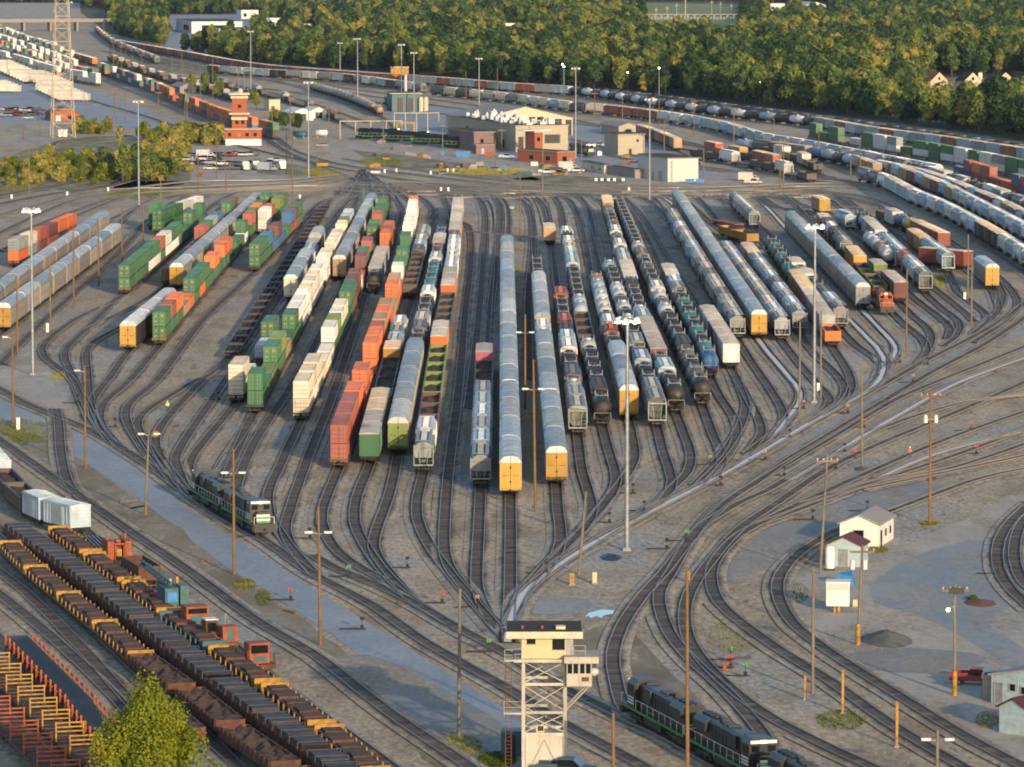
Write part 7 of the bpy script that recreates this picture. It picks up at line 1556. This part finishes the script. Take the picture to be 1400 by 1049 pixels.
ci.inputs['Collection'].default_value = pc; ci.inputs['Separate Children'].default_value = True; ci.inputs['Reset Children'].default_value = True; ip.inputs['Pick Instance'].default_value = True
rr_ = ng.nodes.new('FunctionNodeRandomValue'); rr_.data_type = 'FLOAT_VECTOR'; rr_.inputs[0].default_value = (0, 0, 0); rr_.inputs[1].default_value = (0, 0, 6.28)
rs = ng.nodes.new('FunctionNodeRandomValue'); rs.data_type = 'FLOAT'; rs.inputs[2].default_value = .58; rs.inputs[3].default_value = 1.28; rs.inputs['Seed'].default_value = 5
L_ = ng.links.new; L_(gi.outputs[0], mp.inputs[0]); L_(mp.outputs[0], ip.inputs['Points']); L_(ci.outputs[0], ip.inputs['Instance']); L_(rr_.outputs[0], ip.inputs['Rotation']); L_(rs.outputs[1], ip.inputs['Scale']); L_(ip.outputs[0], go.inputs[0])
fo.modifiers.new('scatter', 'NODES').node_group = ng
sheet('forest_floor', [(150, 46), (330, 84), (600, 105), (900, 130), (1200, 165), (1430, 198), (1430, -40), (-40, -40), (-40, 8), (100, 10)], .04, FLOORF, smooth=False)
sheet('open_field', [(880, 60), (1014, 62), (1014, 6), (880, 4)], .06, FIELD, smooth=False)
sheet('open_field', [(-20, 28), (110, 30), (110, 4), (-20, 4)], .06, CONCG, smooth=False)
sheet('mown_clearing', [(1255, 166), (1420, 170), (1420, 106), (1255, 106)], .06, GRASSM, smooth=False); sheet('mown_clearing', [(226, 72), (350, 74), (350, 20), (226, 20)], .06, ASPH, smooth=False)
# single trees and scrub, upper left
for i, (x, y, s_) in enumerate([(172, 48, 1.0), (186, 52, .9), (205, 56, 1.0), (160, 96, .4), (205, 106, .4), (190, 104, .35), (262, 126, .6), (280, 130, .62), (300, 136, .7), (292, 122, .6), (376, 178, .6), (386, 180, .55), (402, 178, .45), (408, 180, .42), (345, 140, .45), (351, 150, .45), (142, 104, .4)]):
    tree(FT, x, y, i, s_, ['tree by the bridge end', 'single small tree among the upper left tracks', 'tree near the tan storehouse', 'small tree just right of the brick tower'][0 if y < 60 else 1 if x < 230 else 2 if x < 320 else 3], ['trees by the bridge end', 'small trees among the upper left tracks', 'trees near the tan storehouse', 'small trees right of the brick tower'][0 if y < 60 else 1 if x < 230 else 2 if x < 320 else 3])
rb = random.Random(31)
SCR = []
for k in range(150):
    x = rb.uniform(0, 262); yy = 245 - abs(x - 130) * .08 + rb.uniform(-34, 10) * (.5 + .5 * min(1, x / 130))
    if x < 60 and yy < 228: continue
    SCR.append((x, yy, rb.uniform(.45, 1.1)))
for k in range(34): SCR.append((rb.uniform(98, 150), rb.uniform(172, 184), rb.uniform(.6, .9)))
for k in range(24): SCR.append((rb.uniform(0, 60), rb.uniform(236, 254), rb.uniform(.4, .8)))
for k in range(30): SCR.append((rb.uniform(195, 300), rb.uniform(188, 200), rb.uniform(.9, 1.3)))
for k, (x, yy, s_) in enumerate(SCR):
    tree(BT, x, yy, k, s_, 'leafy bush in the scrub patch left of the car park', 'bushes in the scrub left of the car park', 'bush', 'bush')
for i, (x, y, s_) in enumerate([(150, 246, .62), (168, 250, .68), (200, 250, .6), (228, 246, .5), (140, 236, .55), (185, 240, .6), (212, 240, .55), (165, 205, .5)]): tree(FT, x, y, i + 2, s_, 'rounded green tree rising from the left scrub patch', 'trees in the left scrub patch')
# grass tufts
def tufts(name, label, cx, cy, rx, ry, n, h, m=LEAFS):
    n = n * 5; h = h * .6
    rr = random.Random(int(cx * 7 + cy)); b = MB(); vs = []; fs = []
    for i in range(n):
        a = rr.uniform(0, 6.28); q = math.sqrt(rr.random()); c = G(cx + rx * q * math.cos(a), cy + ry * q * math.sin(a)); s_ = rr.uniform(.03, .09); k = len(vs); t = rr.uniform(0, 3.14); d = Vector((math.cos(t), math.sin(t), 0)) * s_; hh = h * rr.uniform(.4, 1)
        vs += [c - d, c + d, c + d * .4 + Vector((rr.uniform(-.2, .2), rr.uniform(-.2, .2), hh))]; fs.append((k, k + 1, k + 2))
    b.add(vs, fs, m); o = link(name, b.mesh(name)); o['kind'] = 'stuff'; tag(o, label, 'weeds')
for i, (x, y, rx, ry, n, h, l) in enumerate([(335, 800, 16, 8, 130, .6, 'weeds on the bank below the twin-lamp pole'), (630, 1020, 30, 14, 260, .5, 'weeds at the tarmac corner left of the control tower'), (680, 1040, 26, 10, 400, .7, 'weeds under the control tower'), (360, 818, 10, 12, 90, .6, 'weeds on the bank right of the twin-lamp pole'),
    (1284, 385, 9, 6, 240, 1.2, 'green bush-like weeds at the end of the right-hand hoppers'), (1155, 900, 60, 40, 160, .4, 'sparse weeds between the lower right tracks'), (1150, 985, 34, 14, 160, .6, 'green weeds round the yellow switch posts'), (1092, 812, 14, 14, 60, .6, 'weeds inside the track loop'), (1330, 820, 6, 3, 160, .9, 'green tuft on the reddish soil heap'),
    (1271, 716, 14, 3, 160, .5, 'weeds round the transformer pole'), (1000, 870, 30, 24, 120, .6, 'weeds near the forked tracks'), (870, 606, 4, 5, 140, .6, 'weeds behind the tall mast track'), (30, 590, 40, 16, 500, .6, 'dry weeds on the left bank'), (80, 515, 10, 5, 160, .6, 'weeds near the far left switches'), (212, 595, 5, 4, 120, .6, 'yellow weeds between bowl tracks'), (1200, 752, 14, 4, 180, .5, 'weeds by the white hut'),
    (1350, 985, 16, 12, 90, .5, 'weeds beside the blue buildings'), (660, 235, 70, 5, 1500, 1.2, 'rough grass bank below the locomotive shop'), (520, 222, 30, 6, 700, 1.0, 'rough grass bank below the gantry'), (440, 236, 26, 5, 600, 1.0, 'rough grass at the bend'), (200, 265, 60, 6, 900, .9, 'rough grass beyond the green stacks'), (20, 250, 40, 14, 900, 1.0, 'rough grass at the left edge'), (720, 140, 0, 0, 1, 1, 'stray weed beyond the shop')]): tufts('weeds', l, x, y, rx, ry, n, h, LEAFY if i in (14, 9) else LEAFS)
# big foreground tree
BIGC = crown_mesh(78, 14.7, 7.6, .13, 40000, LEAFY, .0, 95, .45)
t = thing('tree', 'large yellow-green tree standing in front of the loaded wagons', 'tree', G(205, 1168)); link('crown', BIGC, t); link('trunk', trunk_mesh(77, 13.5, 5, .28), t)
# ------------------------------------------------------------------ thin evening haze
b = MB(); m = bpy.data.materials.new('evening_haze'); m.use_nodes = True; nt = m.node_tree; nt.nodes.clear(); ov = nt.nodes.new('ShaderNodeOutputMaterial'); pv = nt.nodes.new('ShaderNodeVolumePrincipled')
pv.inputs['Color'].default_value = (.62, .76, 1, 1); pv.inputs['Density'].default_value = .000016; pv.inputs['Anisotropy'].default_value = .2; nt.links.new(pv.outputs[0], ov.inputs['Volume'])
b.box(-3600, 3600, -700, 14100, -1, 88, m); hz = link('haze', b.mesh('haze')); hz['kind'] = 'stuff'
